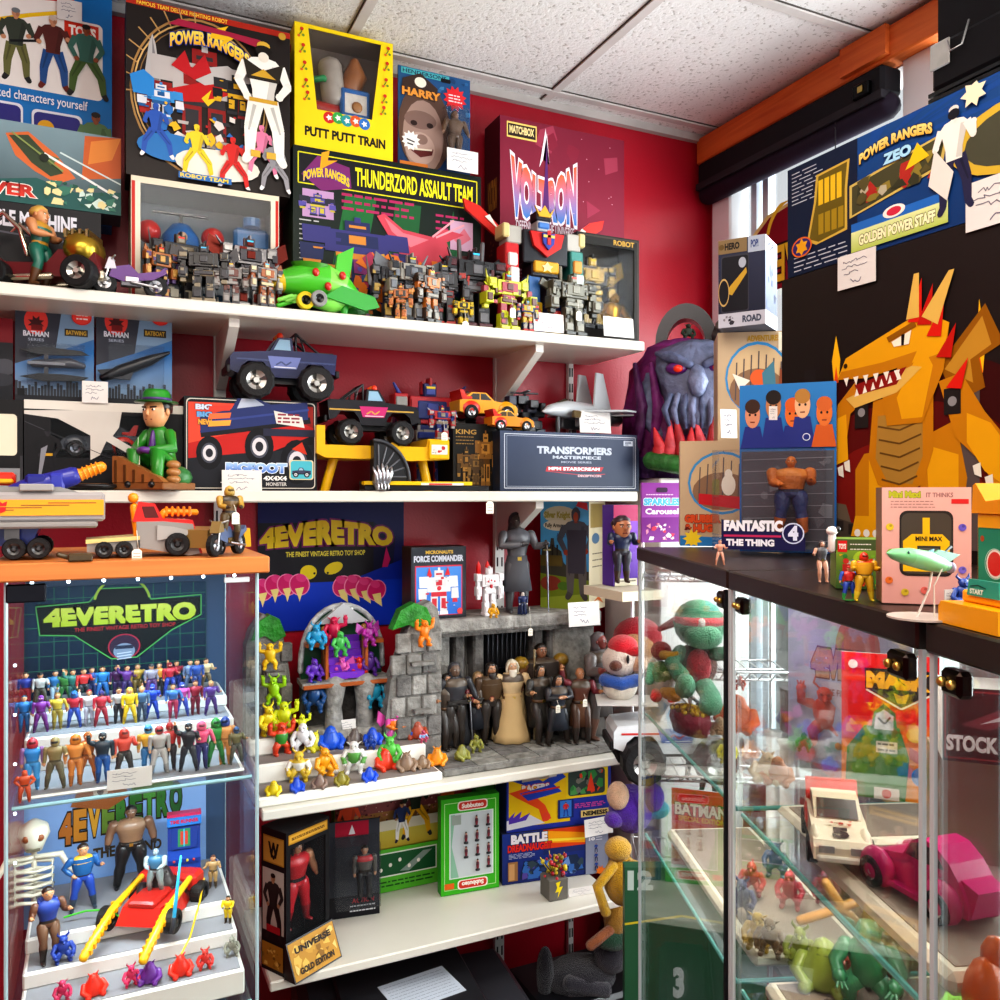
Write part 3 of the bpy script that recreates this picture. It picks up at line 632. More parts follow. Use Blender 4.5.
def figure(label,h,loc,rz,p,arms='down',legs='stand',style='short',bulk=1.0,extras=(),group=None,larm=None,lleg=None,cat='action figure',name='action_figure',hs=1.0):
    t = thing(name,label,cat,loc,rz,group)
    scaled(body_mb(p,arms,legs,bulk,True,larm,lleg,hs),h).build('body',t)
    if style: scaled(hair_mb(p.get('hair','2a1a10'),style,s=hs),h).build({'short': 'hair','long': 'hair','hood': 'hood','cap': 'cap','crest': 'helmet','mask': 'mask'}.get(style,'helmet'),t)
    e,hd = ARMS[arms]; H_ = Vector(hd)
    for x in extras:
        m = MB(); k = x[0]
        if k == 'cape': m.rings([(0,.06,.03,.26,.1),(0,.075,.2,.23,.085),(0,.075,.5,.18,.06),(0,.055,.75,.165,.05),(0,.03,.84,.1,.05)],x[1],14,'matte',wob=lambda i,a: 1+(.12 if i < 3 else .03)*math.sin(a*6))
        elif k == 'robe': m.rings([(0,0,.01,x[2],x[2]*.75),(0,0,.1,x[2]*.9,x[2]*.68),(0,0,.35,.15,.12),(0,0,.56,.115,.085),(0,0,.6,.112,.08)],x[1],18,'matte',wob=lambda i,a: 1+(.09 if i < 2 else .03)*math.sin(a*8+i))
        elif k == 'coat': m.rings([(0,.01,.22,.165,.125),(0,.005,.4,.135,.1),(0,.002,.58,.108,.075)],x[1],14,'matte',wob=lambda i,a: 1+(.07 if i < 1 else .02)*math.sin(a*7))
        elif k == 'staff': m.tube([(H_.x,H_.y-.02,.02),(H_.x,H_.y-.02,.95),(H_.x,H_.y-.02,1.12)],[.012,.012,.016],x[1],6)
        elif k == 'sword': m.tube([(H_.x,H_.y,H_.z+.03),(H_.x,H_.y-.03,H_.z-.06)],.014,'3a2a1c',6); m.tube([(H_.x,H_.y-.03,H_.z-.06),(H_.x-.02,H_.y-.12,.03)],[.016,.006],x[1],6,'metal',flat=.4); m.cbox(H_.x,H_.y-.03,H_.z-.06,.08,.02,.015,'8a7a50','metal')
        elif k == 'rifle': m.box(-.12,H_.y-.05,H_.z-.02,.22,H_.y-.02,H_.z+.03,x[1]); m.tube([(.2,H_.y-.035,H_.z+.01),(.34,H_.y-.035,H_.z+.02)],.012,x[1],6); m.box(.0,H_.y-.05,H_.z-.09,.03,H_.y-.02,H_.z,x[1])
        elif k == 'backpack': m.box(-.1,.07,.58,.1,.17,.84,x[1],bev=.02); m.tube([(-.11,.0,.83),(-.1,.1,.82)],.02,x[1],6); m.tube([(.11,.0,.83),(.1,.1,.82)],.02,x[1],6)
        elif k == 'belt': m.rings([(0,0,.53,.108*bulk,.074*bulk),(0,0,.565,.106*bulk,.07*bulk)],x[1],14); m.cbox(0,-.07*bulk,.548,.045,.014,.035,'c8a850','metal')
        elif k == 'vest': m.rings([(0,.002,.56,.11*bulk,.078*bulk),(0,-.004,.7,.14*bulk,.09*bulk),(0,0,.81,.15*bulk,.08*bulk)],x[1],14,'matte',cap=False)
        elif k == 'beard': m.rings([(0,-.045,.70,.015,.012),(0,-.055,.78,.04,.022),(0,-.05,.86,.052,.03),(0,-.045,.89,.05,.025)],x[1],10)
        elif k == 'shield': m.prism([(H_.x-.13,.72),(H_.x+.13,.72),(H_.x+.12,.5),(H_.x,.36),(H_.x-.12,.5)],H_.y-.07,H_.y-.05,x[1],'metal')
        elif k == 'pauldrons':
            for sx in (-1,1): q = MB(); q.ball(sx*.165*bulk,0,.81,.06*bulk,.06*bulk,.05*bulk,x[1],9); scaled(q,h).build('shoulder_armour',t)
            continue
        elif k == 'disc': m.cyl(0,0,-.004,.012,.16,x[1],18)
        elif k == 'wings':
            for sx in (-1,1): m.prism([(sx*.05,.8),(sx*.5,1.1),(sx*.42,.75),(sx*.3,.6)],.08,.1,x[1])
        elif k == 'horns':
            for sx in (-1,1): m.tube([(sx*.04,0,.97),(sx*.11,0,1.02),(sx*.12,-.02,1.12)],[.022,.018,.005],x[1],6)
        scaled(m,h).build({'disc': 'display_disc','pauldrons': 'shoulder_armour'}.get(k,k),t)
    return t
def swing_tag(parent,x,y,z,s=.016,drop=.03,name='price_tag'):
    """string and paper tag hung on a toy"""
    m = MB(); m.tube([(x,y,z),(x+.002,y-.004,z-drop)],.0006,'e8e4d8',4,cap=False); m.build('tag_string',parent)
    m = MB(); z0 = z-drop
    m.prism([(x-s*.5,z0-s*1.5),(x+s*.5,z0-s*1.5),(x+s*.5,z0-s*.25),(x+s*.25,z0),(x-s*.25,z0),(x-s*.5,z0-s*.25)],y-.006,y-.005,'f2eee0','card')
    A = Art(m,(x-s*.5,y-.006,z0-s*1.5),(s,0,0),(0,0,s*1.5)); A.lines(15,25,85,70,3,'7a7468',5)
    m.build(name,parent)
def robot(label,h,loc,rz,pal,seed=1,w=1.0,group=None,style='plain',arms='down',mat='toy',name='toy_robot',kibble=1.0,horns=None,tag=False):
    """blocky articulated robot: parts torso, head, arms, legs"""
    r = random.Random(seed); t = thing(name,label,'toy robot',loc,rz,group)
    dim = lambda q: shade(q,.5) if max(hexc(q))-min(hexc(q)) < .3 else shade(q,.9)
    pal = [dim(q) for q in pal]; a,b,c,d = [pal[i % len(pal)] for i in range(4)]
    def detail(m,x0,y0,z0,x1,y1,z1,n):
        for i in range(int(n*kibble)):
            x = r.uniform(x0,x1); z = r.uniform(z0,z1); ww = r.uniform(.015,.05); hh = r.uniform(.01,.05)
            m.box(max(x0,x-ww),y0-r.uniform(.005,.025),max(z0,z-hh),min(x1,x+ww),y0+.01,min(z1,z+hh),r.choice(pal),mat)
    m = MB(); B = lambda *q: m.box(*q[:6],q[6],mat,.008)
    B(-.13*w,-.07,.44,.13*w,.07,.54,c); B(-.11*w,-.06,.53,.11*w,.06,.6,b); B(-.19*w,-.09,.59,.19*w,.09,.83,a); B(-.13*w,-.115,.63,.13*w,-.08,.79,b)
    B(-.05*w,-.13,.66,.05*w,-.1,.77,d); B(-.12*w,-.1,.46,.12*w,-.06,.52,d)
    for i in range(int(5*kibble)):
        sx = r.choice((-1,1)); x1 = sx*r.uniform(.2,.42)*w; z1 = r.uniform(.6,1.02)
        if i % 2: m.prism([(sx*.1,.7),(x1,z1),(x1*1.1,z1-.1),(sx*.12,.58)],.07,.09+.01*i,r.choice(pal),mat)
        else: m.tube([(sx*.1*w,.06,.7),(x1*.7,.05,(z1+.7)/2),(x1,r.uniform(-.12,.06),z1)],[.03,.025,.01],r.choice(pal),6,mat)
    detail(m,-.18*w,-.09,.6,.18*w,0,.82,9); detail(m,-.12*w,-.07,.44,.12*w,0,.58,5)
    scaled(m,h).build('torso',t)
    m = MB(); B(-.06,-.06,.83,.06,.06,.95,b); B(-.045,-.075,.845,.045,-.05,.905,d); m.box(-.04,-.08,.9,.04,-.055,.92,r.choice(('ff3020','40c8ff','f0d020')),'plastic')
    B(-.075,-.03,.85,-.055,.03,.97,a); B(.055,-.03,.85,.075,.03,.97,a); B(-.015,-.07,.93,.015,.03,1.0,a)
    if horns:
        for sx in (-1,1): m.tube([(sx*.05,0,.93),(sx*.12,-.01,1.0),(sx*.13,-.03,1.09)],[.02,.016,.004],horns,6,mat)
    scaled(m,h).build('head',t)
    for sx in (-1,1):
        m = MB(); X = lambda x0,x1: (min(sx*x0,sx*x1),max(sx*x0,sx*x1))
        def BB(x0,y0,z0,x1,y1,z1,cc): p,q = X(x0,x1); m.box(p,y0,z0,q,y1,z1,cc,mat,.008)
        BB(.2*w,-.08,.7,.32*w,.08,.85,a); BB(.21*w,-.095,.74,.31*w,-.07,.82,c)
        lift = {'down': 0,'wide': .05,'up': .1}[arms]
        BB((.22+lift)*w,-.05,.58,(.3+lift)*w,.05,.71,b); BB((.2+lift)*w,-.075-lift,.4,(.32+lift)*w,.06,.59,a); BB((.22+lift)*w,-.1-lift,.44,(.3+lift)*w,-.07,.56,d); BB((.22+lift)*w,-.06,.33,(.3+lift)*w,.03,.4,c)
        p,q = X(.2*w,.32*w); detail(m,p,-.08,.42,q,0,.84,5)
        if style == 'wings': m.prism([(sx*.2,.8),(sx*.52,.98),(sx*.56,.78),(sx*.34,.62)],.06,.09,d,mat)
        if style == 'blades': m.prism([(sx*.3,.5),(sx*.36,.75),(sx*.42,1.0),(sx*.38,.55)],-.02,.01,c,mat)
        scaled(m,h).build('arm',t)
        m = MB(); BB(.03,-.06,.24,.13*w,.06,.46,b); BB(.025,-.08,.05,.145*w,.07,.27,a); BB(.04,-.1,.08,.13*w,-.07,.2,d); BB(.05,-.085,.25,.12*w,-.05,.32,c); BB(.015,-.14,0,.155*w,.09,.06,c)
        p,q = X(.03,.14*w); detail(m,p,-.08,.06,q,0,.42,6)
        scaled(m,h).build('leg',t)
    if style == 'pack':
        m = MB(); m.box(-.16,.08,.5,.16,.2,.92,c,mat,.01); m.tube([(.14,.1,.75),(.16,.1,1.1)],.03,d,8,mat); m.tube([(-.14,.1,.75),(-.16,.1,1.1)],.03,d,8,mat); scaled(m,h).build('back_pack',t)
    if tag: swing_tag(t,0,-.15*h,.55*h)
    return t
def monster_mb(kind,col,seed=0,mat='toy'):
    """one-colour rubber monster about 1 unit high"""
    r = random.Random(seed); m = MB(); dk = shade(col,.55)
    W = lambda i,a: 1+.07*math.sin(a*5+i*2.3+seed)
    if kind == 'blob':
        m.rings([(0,0,.0,.42,.34),(0,0,.12,.5,.42),(0,0,.35,.47,.4),(.02,-.02,.55,.36,.33),(0,-.06,.72,.25,.24),(0,-.08,.88,.19,.19),(0,-.07,.98,.05,.05)],col,12,mat,wob=W)
        for sx in (-1,1):
            m.tube([(sx*.4,.0,.5),(sx*.52,-.22,.3),(sx*.3,-.42,.14)],[.14,.13,.11],col,8,mat); m.tube([(sx*.25,-.2,.12),(sx*.34,-.45,.08)],[.18,.13],col,8,mat)
            m.ball(sx*.08,-.24,.84,.04,.03,.04,dk,6,mat)
            if seed % 2: m.tube([(sx*.12,-.05,.9),(sx*.24,-.05,1.05)],[.06,.015],col,6,mat)
        m.tube([(-.1,-.27,.72),(.1,-.27,.72)],.025,dk,5,mat)
        return m
    crouch = kind == 'crouch'; hz = .62 if crouch else .72
    m.rings([(0,0,.3,.14,.11),(0,0,.36,.19,.15),(0,-.02,.5,.2,.16),(0,-.03,hz,.25,.17),(0,-.01,hz+.1,.16,.12),(0,-.02,hz+.13,.1,.1)],col,10,mat,wob=W)
    m.rings([(0,-.06,hz+.08,.08,.07),(0,-.07,hz+.14,.14,.13),(0,-.05,hz+.24,.15,.15),(0,-.03,hz+.32,.1,.1),(0,-.03,hz+.35,.02,.02)],col,10,mat,wob=W)
    m.tube([(0,-.17,hz+.16),(0,-.24,hz+.12)],[.06,.04],col,6,mat)
    for sx in (-1,1):
        m.ball(sx*.06,-.18,hz+.22,.035,.03,.035,dk,6,mat)
        if kind == 'up' or (kind == 'half' and sx > 0): P = [(sx*.24,0,hz),(sx*.42,-.02,hz+.05),(sx*.42,-.06,hz+.28)]
        elif kind == 'wings': P = [(sx*.24,-.02,hz),(sx*.33,-.1,hz-.15),(sx*.25,-.25,hz-.2)]
        else: P = [(sx*.24,0,hz),(sx*.36,-.05,hz-.2),(sx*.3,-.22,hz-.3)]
        m.tube(P,[.1,.085,.08],col,8,mat); m.ball(*P[-1],.095,col=col,n=7,mat=mat)
        e = Vector(P[-1]); dd = (e-Vector(P[-2])).normalized()
        for j in (-1,0,1): m.tube([e,e+dd*.14+Vector((j*.06,-.02,0))],[.035,.015],col,5,mat)
        K = (sx*.22,-.16 if crouch else -.05,.24); m.tube([(sx*.1,0,.36),K,(sx*.2,0,.06)],[.13,.11,.08],col,8,mat); m.tube([(sx*.2,.03,.04),(sx*.23,-.16,.04)],[.08,.07],col,7,mat)
        if seed % 3 == 0: m.tube([(sx*.09,-.02,hz+.3),(sx*.2,0,hz+.4),(sx*.18,-.04,hz+.5)],[.045,.035,.01],col,6,mat)
        if seed % 3 == 1: m.prism([(sx*.12,hz+.2),(sx*.26,hz+.34),(sx*.15,hz+.3)],-.05,-.02,col,mat)
        if kind == 'wings': m.prism([(sx*.1,hz-.1),(sx*.2,hz+.1),(sx*.55,hz+.38),(sx*.62,hz),(sx*.45,hz-.2),(sx*.3,hz-.12)],.12,.16,col,mat)
    if seed % 3 == 2:
        for i in range(4): m.tube([(0,.06+.02*i,hz+.3-.13*i),(0,.2+.02*i,hz+.38-.13*i)],[.05,.008],col,5,mat)
    if seed % 2: m.tube([(0,.12,.35),(.05,.32,.2),(.15,.4,.1)],[.08,.06,.02],col,6,mat)
    return m
def monster(label,h,loc,rz,kind,col,seed=0,group=None,name='rubber_monster',cat='monster figure',mat='toy',col2=None):
    mb = scaled(monster_mb(kind,col,seed,mat),h)
    if col2:
        n = len(mb.f)
        for i in range(n):
            z = sum(mb.v[k].z for k in mb.f[i])/len(mb.f[i])/h
            if .42 < z < .62 : mb.c[i] = hexc(col2)
    o = mb.build(name,None,loc,rz); return meta(o,label,cat,group)
def price_card(label,loc,rz,w,h,tilt=-.12,name='price_card',group='handwritten price cards'):
    m = MB(); m.box(-w/2,-.0008,0,w/2,0,h,'dcd8d4','card')
    A = Art(m,(-w/2,-.0008,0),(w,0,0),(0,0,h))
    r = random.Random(int(w*1e5+h*1e6))
    for k,y in enumerate((78,62,46)):
        pts = [(10+r.uniform(0,10)+i*4.5,y+r.uniform(-5,5)) for i in range(r.randint(10,16))]; A.line([p for p in pts if p[0] < 92],2,'70707e')
    pts = [(35+i*4,20+r.uniform(-9,9)) for i in range(8)]; A.line(pts,2.4,'6c6c80')
    o = m.build(name,None,loc,rz); o.rotation_euler = (tilt,0,rz); return meta(o,label,'price card',None)
def card_px(label,x0,y0,x1,y1,Y,rz=0,tilt=-.1):
    X,Y,Z,w,h = fit(x0,x1,y0,y1,Y); return price_card(label,(X,Y,Z),rz,w,h,tilt)
def monster_truck(label,L,loc,rz,body,trim,stripe,dark='17171c',group=None,tyre=.2,glass='8fb4cc',cat='toy truck',name='toy_monster_truck',bed=True):
    """L length; high pickup on big tyres"""
    t = thing(name,label,cat,loc,rz,group); w = .19; z0 = .26
    m = MB(); k = .02
    m.prism([(-.5,z0),(-.42,z0-.03),(-.40,z0+.04),(-.34,z0+.09),(-.2,z0+.09),(-.15,z0+.03),(-.12,z0-.05),(.14,z0-.05),(.17,z0+.03),(.22,z0+.09),(.36,z0+.09),(.41,z0+.02),(.48,z0),(.5,z0+.2),(.04,z0+.21),(-.1,z0+.2),(-.47,z0+.165),(-.5,z0+.12)],-w,w,body,'plastic')
    m.box(-.44,-w-.004,z0+.1,.48,w+.004,z0+.115,trim,'plastic')
    if bed: m.box(.08,-w+.02,z0+.2,.47,w-.02,z0+.214,dark,'plastic')
    scaled(m,L).build('body',t)
    m = MB(); m.prism([(-.14,z0+.19),(-.06,z0+.33),(.07,z0+.335),(.09,z0+.2)],-w*.88,w*.88,body,'plastic')
    scaled(m,L).build('cab',t)
    m = MB()
    for sy in (-1,1): m.prism([(-.1,z0+.215),(-.045,z0+.315),(.05,z0+.315),(.06,z0+.215)],sy*w*.88-.003,sy*w*.88+.003,glass,'plastic')
    m.quad([(-.135,-w*.8,z0+.21),(-.135,w*.8,z0+.21),(-.07,w*.75,z0+.32),(-.07,-w*.75,z0+.32)],glass,'plastic'); m.v = [Vector((v.x-(.004 if i > 15 else 0),v.y,v.z)) for i,v in enumerate(m.v)]
    scaled(m,L).build('window',t)
    m = MB()
    for sy in (-1,1):
        m.tube([(.11,sy*w*.75,z0+.2),(.11,sy*w*.75,z0+.38)],.012,dark,6); m.tube([(.11,sy*w*.75,z0+.38),(.34,sy*w*.75,z0+.2)],.012,dark,6); m.tube([(.16,sy*w*.75,z0+.33),(.2,sy*w*.75,z0+.2)],.01,dark,6)
    m.tube([(.11,-w*.75,z0+.38),(.11,w*.75,z0+.38)],.012,dark,6); m.tube([(.11,-w*.75,z0+.3),(.11,w*.75,z0+.3)],.01,dark,6)
    scaled(m,L).build('roll_bar',t)
    m = MB(); m.box(-.38,-w*.5,z0-.1,.36,w*.5,z0,dark); m.box(-.53,-w*.95,z0-.02,-.49,w*.95,z0+.05,dark,bev=.008); m.box(.49,-w*.9,z0-.02,.53,w*.9,z0+.05,dark,bev=.008)
    for x in (-.28,.28): m.tube([(x,-w,tyre-.03),(x,w,tyre-.03)],.02,dark,6); m.box(x-.05,-w*.7,tyre-.02,x+.05,w*.7,z0,dark)
    scaled(m,L).build('chassis',t)
    m = MB()
    for i,sy in enumerate((-.1,.0,.09)): m.ball(-.03,sy,z0+.355,.034,.03,.036,('f03c14','f08a18','f03c14')[i],8,'plastic')
    scaled(m,L).build('roof_light',t)
    for sy in (-1,1):
        m = MB(); A = Art(m,(sy*.42*L,sy*(w+.0045)*L,(z0+.02)*L),(-sy*.84*L,0,0),(0,0,.16*L),'plastic')
        A.poly([(35,10),(63,10),(68,80),(31,80)],stripe); A.line([(40,30),(46,50),(51,30),(57,52)],9,trim); A.line([(38,18),(62,18)],5,'e8e8ea')
        m.build('side_decal',t)
    for x in (-.28,.28):
        for sy in (-1,1):
            m = MB(); m.wheel(x*L,sy*(w+.03)*L,(tyre-.005)*L,tyre*.82*L,.17*L,'1c1b1d','c4c2bd',.06,n=24); o = m.build('wheel',t); o.location.z = -(tyre*.18)*L+.005*L
    return t
def toy_car(label,L,loc,rz,body,roof,glass='2c3038',style='rally',hub='c8c8cc',group=None,name='toy_car'):
    t = thing(name,label,'toy car',loc,rz,group); w = .22
    m = MB()
    if style == 'beetle':
        def prof(s): return [(-.5,.1),(-.49,.17),(-.42,.23),(-.3,.28),(-.16,.31),(-.08,.33),(.0,.46),(.1,.51),(.22,.5),(.34,.42),(.44,.3),(.5,.18),(.5,.1)]
        m.prism(prof(1),-w*.72,w*.72,body,'plastic',smooth=False)
        for x in (-.3,.31):
            for sy in (-1,1): m.ball(x,sy*w*.85,.15,.17,w*.34,.15,body,12,'plastic')
        m.box(-.2,-w*1.0,.07,.2,w*1.0,.11,body,'plastic')
        for sy in (-1,1): m.ball(-.43,sy*w*.75,.2,.04,.05,.05,'e8e4d8',8,'plastic')
        win = [[(-.05,.345),(.0,.44),(.085,.475),(.085,.34)],[(.11,.34),(.11,.478),(.22,.46),(.3,.36)]]; ww = w*.72
        m.prism([(.3,.2),(.5,.1),(.56,.3),(.42,.34)],-w*.6,w*.6,body,'plastic')
    else:
        m.prism([(-.5,.1),(-.5,.2),(-.46,.25),(-.12,.3),(.36,.31),(.5,.3),(.5,.12),(.42,.1)],-w,w,body,'plastic')
        m.prism([(-.12,.3),(.04,.43),(.28,.43),(.44,.31)],-w*.85,w*.85,roof,'plastic')
        for x in (-.31,.3):
            for sy in (-1,1): m.ball(x,sy*w*.88,.17,.17,w*.26,.14,body if x < 0 else 'd83020',12,'plastic')
        win = [[(-.06,.315),(.05,.41),(.13,.41),(.13,.315)],[(.15,.315),(.15,.41),(.26,.41),(.36,.32)]]; ww = w*.85
        m.box(.28,-w*.95,.32,.46,w*.95,.36,'d83020','plastic',.01); m.prism([(.34,.31),(.44,.46),(.5,.46),(.46,.31)],-w,w,'c82818','plastic')
    scaled(m,L).build('body',t)
    m = MB()
    for pts in win:
        for sy in (-1,1): m.prism(pts,sy*ww-.003,sy*ww+.003,glass,'plastic')
    if style == 'beetle': m.quad([(-.085,-w*.6,.335),(-.085,w*.6,.335),(-.012,w*.55,.45),(-.012,-w*.55,.45)],glass,'plastic')
    else: m.quad([(-.115,-w*.75,.312),(-.115,w*.75,.312),(.03,w*.72,.428),(.03,-w*.72,.428)],glass,'plastic')
    m.v[-4:] = [Vector((v.x-.008,v.y,v.z+.004)) for v in m.v[-4:]]
    scaled(m,L).build('window',t)
    m = MB(); m.box(-.53,-w*.9,.09,-.48,w*.9,.14,'b8b4ac' if style == 'beetle' else 'e8e2d0','plastic',.012)
    if style != 'beetle':
        for sy in (-1,1): m.box(-.508,sy*w*.55-.06,.16,-.495,sy*w*.55+.06,.215,'9a9a98','plastic')
    scaled(m,L).build('bumper',t)
    for x in (-.31,.31):
        for sy in (-1,1): m = MB(); m.wheel(x*L,sy*w*.98*L,.115*L,.115*L,.09*L,'161618',hub); m.build('wheel',t)
    return t
def motorcycle(label,L,loc,rz,c1,c2,group=None,tyre='1c1c1e',name='toy_motorcycle',hub='c0c0c4'):
    t = thing(name,label,'toy motorcycle',loc,rz,group)
    for x in (-.36,.34): m = MB(); m.wheel(x*L,0,.17*L,.17*L,.1*L,tyre,hub); m.build('wheel',t)
    m = MB(); m.prism([(-.26,.4),(-.02,.46),(.1,.34),(.4,.4),(.46,.46),(.5,.38),(.3,.26),(-.1,.2),(-.3,.26)],-.07,.07,c1,'plastic'); m.box(-.14,-.06,.14,.14,.06,.3,'5a5a60','metal',.01)
    m.box(-.08,-.09,.2,.1,.09,.28,c2,'metal',.01)
    for sy in (-1,1): m.tube([(0,sy*.09,.2),(.4,sy*.1,.14)],.02,'c8c8cc',6,'metal')
    scaled(m,L).build('body',t)
    for sy in (-1,1): m = MB(); m.tube([(-.37,sy*.07,.17),(-.28,sy*.06,.48)],.018,'b8b8bc',6,'metal'); m.tube([(-.28,sy*.04,.5),(-.22,sy*.16,.55)],.015,'b0b0b4',6,'metal'); scaled(m,L).build('fork',t)
    m = MB(); m.prism([(-.36,.36),(-.3,.54),(-.24,.54),(-.2,.38)],-.08,.08,c2,'plastic'); scaled(m,L).build('fairing',t)
    return t
# ================================================================== top shelf
def fit_on(x0,x1,yt,Y,z):
    a = onY(x0,400,Y); b = onY(x1,400,Y); t = onY((x0+x1)/2,yt,Y)
    return ((a.x+b.x)/2,Y,z,b.x-a.x,t.z-z)
def flat_box(label,F,d,col,art,side=None,top=None,rz=0,name='toy_box',group=None,cat='toy box',art_left=None,art_right=None,art_top=None):
    X,Y,Z,w,h = F; m = carton_mb(w,h,d,col,side=side,top=top)
    art(front_art(m,w,h))
    if art_left: art_left(left_art(m,w,h,d))
    if art_right: art_right(right_art(m,w,h,d))
    if art_top: art_top(top_art(m,w,h,d))
    o = m.build(name,None,(X,Y,Z+.0006),rz); meta(o,label,cat,group); return o
def window_box(label,F,d,col,win,art,side=None,top=None,inner='26262a',rz=0,group=None,art_left=None,art_right=None,art_top=None):
    """win in percent; returns thing and world helper"""
    X,Y,Z,w,h = F; t = thing('window_box',label,'toy box',(X,Y,Z+.0006),rz,group)
    x0,z0,x1,z1 = [-w/2+w*win[0]/100,h*win[1]/100,-w/2+w*win[2]/100,h*win[3]/100]
    m = window_tray(m=MB(),w=w,h=h,d=d,col=col,x0=x0,z0=z0,x1=x1,z1=z1,inner=inner,side=side,top=top)
    art(front_art(m,w,h))
    if art_left: art_left(left_art(m,w,h,d))
    if art_right: art_right(right_art(m,w,h,d))
    if art_top: art_top(top_art(m,w,h,d))
    m.build('carton',t); film_mb(x0,z0,x1,z1).build('window_film',t)
    c,s = math.cos(rz),math.sin(rz)
    t_at = lambda u,dy,v: (X+(-w/2+w*u/100)*c-dy*s,Y+(-w/2+w*u/100)*s+dy*c,Z+h*v/100+.001)
    return t,t_at
F = fit_on(-40,101,205,2.035,S1)
def a(A): A.rect(0,0,100,100,'16161c'); A.text('MUSCLE MACHINE',4,74,82,92,'dcdce4',.04); A.line([(0,70),(100,62)],2,'5a5a66'); A.lines(60,10,96,40,5,'4a4a54',1)
flat_box('black toy box at the bottom of the left stack, behind the hot rod',F,.17,'17171b',a); zj = F[2]+F[4]+.001
def a(A):
    A.rect(0,0,100,100,'33484f','7f98a0'); A.poly([(0,0),(100,0),(100,30),(70,22),(45,34),(20,26),(0,36)],'1e5a56')
    A.poly([(74,40),(100,48),(100,100),(76,96)],'c8622c'); A.poly([(78,60),(94,70),(100,100),(80,90)],'e08a3c')
    A.poly([(26,84),(40,90),(58,66),(70,40),(58,30),(44,42),(32,58)],'d06a34'); A.poly([(28,82),(40,86),(54,60),(62,44),(54,38),(42,52)],'35442c')
    A.poly([(44,68),(60,62),(54,52)],'58693c'); A.line([(50,66),(98,22)],3,'e8ece8'); A.line([(60,70),(100,40)],2,'cfe0dc'); A.clutter(50,4,100,34,['cfe4da','3a7a66','e8dca0','205848'],40,3,6)
    A.line([(30,86),(62,46)],2,'8a9a58'); A.ell(50,60,3,'1c2418'); A.text('DIVER',2,8,45,23,'d8321e',.05,'f4ece4',col2='a81c10')
F = fit_on(-38,121,126,2.035,zj); flat_box('ocean coloured toy box with an orange end and red lettering, above the black box',F,.085,'20343c',a,side='132a28',top='3c4c58'); zd = zj
X_,Y_,Z_,w_,h_ = F
def a(A):
    A.rect(0,0,100,100,'1673b8'); A.poly([(0,76),(0,100),(72,100),(72,90),(40,86)],'c01812'); A.poly([(0,72),(0,78),(72,92),(72,88)],'e8c018')
    A.rrect(-6,52,93,84,'e9e4de',4); A.poly([(0,72),(0,86),(72,91),(72,84)],'e9e4de'); A.line([(0,74),(40,82),(76,88)],1.6,'e8c018')
    A.poly([(0,88),(12,92),(12,98),(0,97)],'f0d020'); A.ell(6,93.6,2.5,'181410')
    A.text('TOYS',66,77,88,82,'f4efe6',.04); A.rect(65,76,90,83,'c83018'); A.text('TOYS',68,77.4,88,81.8,'f4efe6',.05)
    A.person(31,55,29,'c08a68','3b4238','6a6a3c',hair='707478',arm=.3,legsp=.09); A.line([(27,70),(45,72)],1,'15161a')
    A.person(57,54,30,'c08a68','5a2622','24508c',boot='6a2418',hair='c8b8a8',arm=.5); A.person(81,53,30,'8a4a2c','3c6a5e','47612c',hair='20140e',legsp=.16)
    A.text('acked characters yourself',12,45.5,82,50.5,'e8e8ee',.01)
    A.rrect(42,12,78,44,'d8d8e0',4); A.rrect(43.5,13,76.5,43,'2e2a78',4); A.ell(52,37,6,'d8a018'); A.poly([(52,24),(66,28),(72,24),(60,20)],'e2dccf'); A.poly([(64,28),(76,22),(76,14),(66,20)],'c87850'); A.line([(60,32),(74,29)],1.5,'e8e0e0'); A.line([(58,36),(68,35)],1,'d04040')
    A.rrect(4,12,36,45,'d8d8e0',4); A.rrect(5,13,34.5,44,'2e2a78',4); A.poly([(26,26),(34,24),(34,32),(28,34)],'d08060')
    A.person(88,14,33,'8a4a2c','5a7a50','5a3a2c',hair='20140e')
F = fit(-30,112,-26,134,2.125); F = (F[0],F[1],zd,F[3],F[4]+F[2]-zd); flat_box('blue toy box printed with three walking men on a white panel',F,.07,'1673b8',a,side='1a6cae')
card_px('handwritten price card stuck on the blue box with three men',57,0,82,21,2.12,tilt=0)
def hotrod(loc):
    t = thing('toy_hot_rod','chrome framed toy hot rod with a bald driver in teal overalls','toy car',loc,math.radians(160)); k = .23
    m = MB(); m.prism([(-.5,.16),(-.46,.34),(-.15,.36),(-.05,.24),(.3,.24),(.48,.36),(.5,.2),(.3,.12),(-.4,.12)],-.14,.14,'6a1a20','plastic'); m.box(-.52,-.12,.1,-.3,.12,.2,'c8b8a0','metal',.02); scaled(m,k).build('body',t)
    m = MB()
    for sy in (-.16,.16):
        m.tube([(.5,sy,.14),(.44,sy,.52),(.3,sy,.66),(.16,sy,.52),(.1,sy,.3)],.022,'dcd2bc',8,'chrome'); m.tube([(.56,sy,.12),(.2,sy,.1),(-.1,sy,.12)],.03,'d8ccb4',8,'chrome')
    scaled(m,k).build('roll_bar',t)
    m = MB(); m.tube([(-.32,-.1,.38),(-.32,.1,.38)],.15,['b89838','b89838'],14,'metal'); m.tube([(-.32,-.2,.42),(-.32,-.12,.42)],.1,'c8b060',12,'chrome')
    for i in range(4): m.box(-.42+.06*i,-.17,.46,-.38+.06*i,.17,.54,'d8c890','chrome',.01)
    scaled(m,k).build('engine',t)
    for (x,r) in ((-.36,.14),(.34,.12)):
        for sy in (-1,1): m = MB(); m.wheel(x*k,sy*.22*k,r*k,r*k,.17*k,'151517','cfccc4',n=22); m.build('wheel',t)
    return t
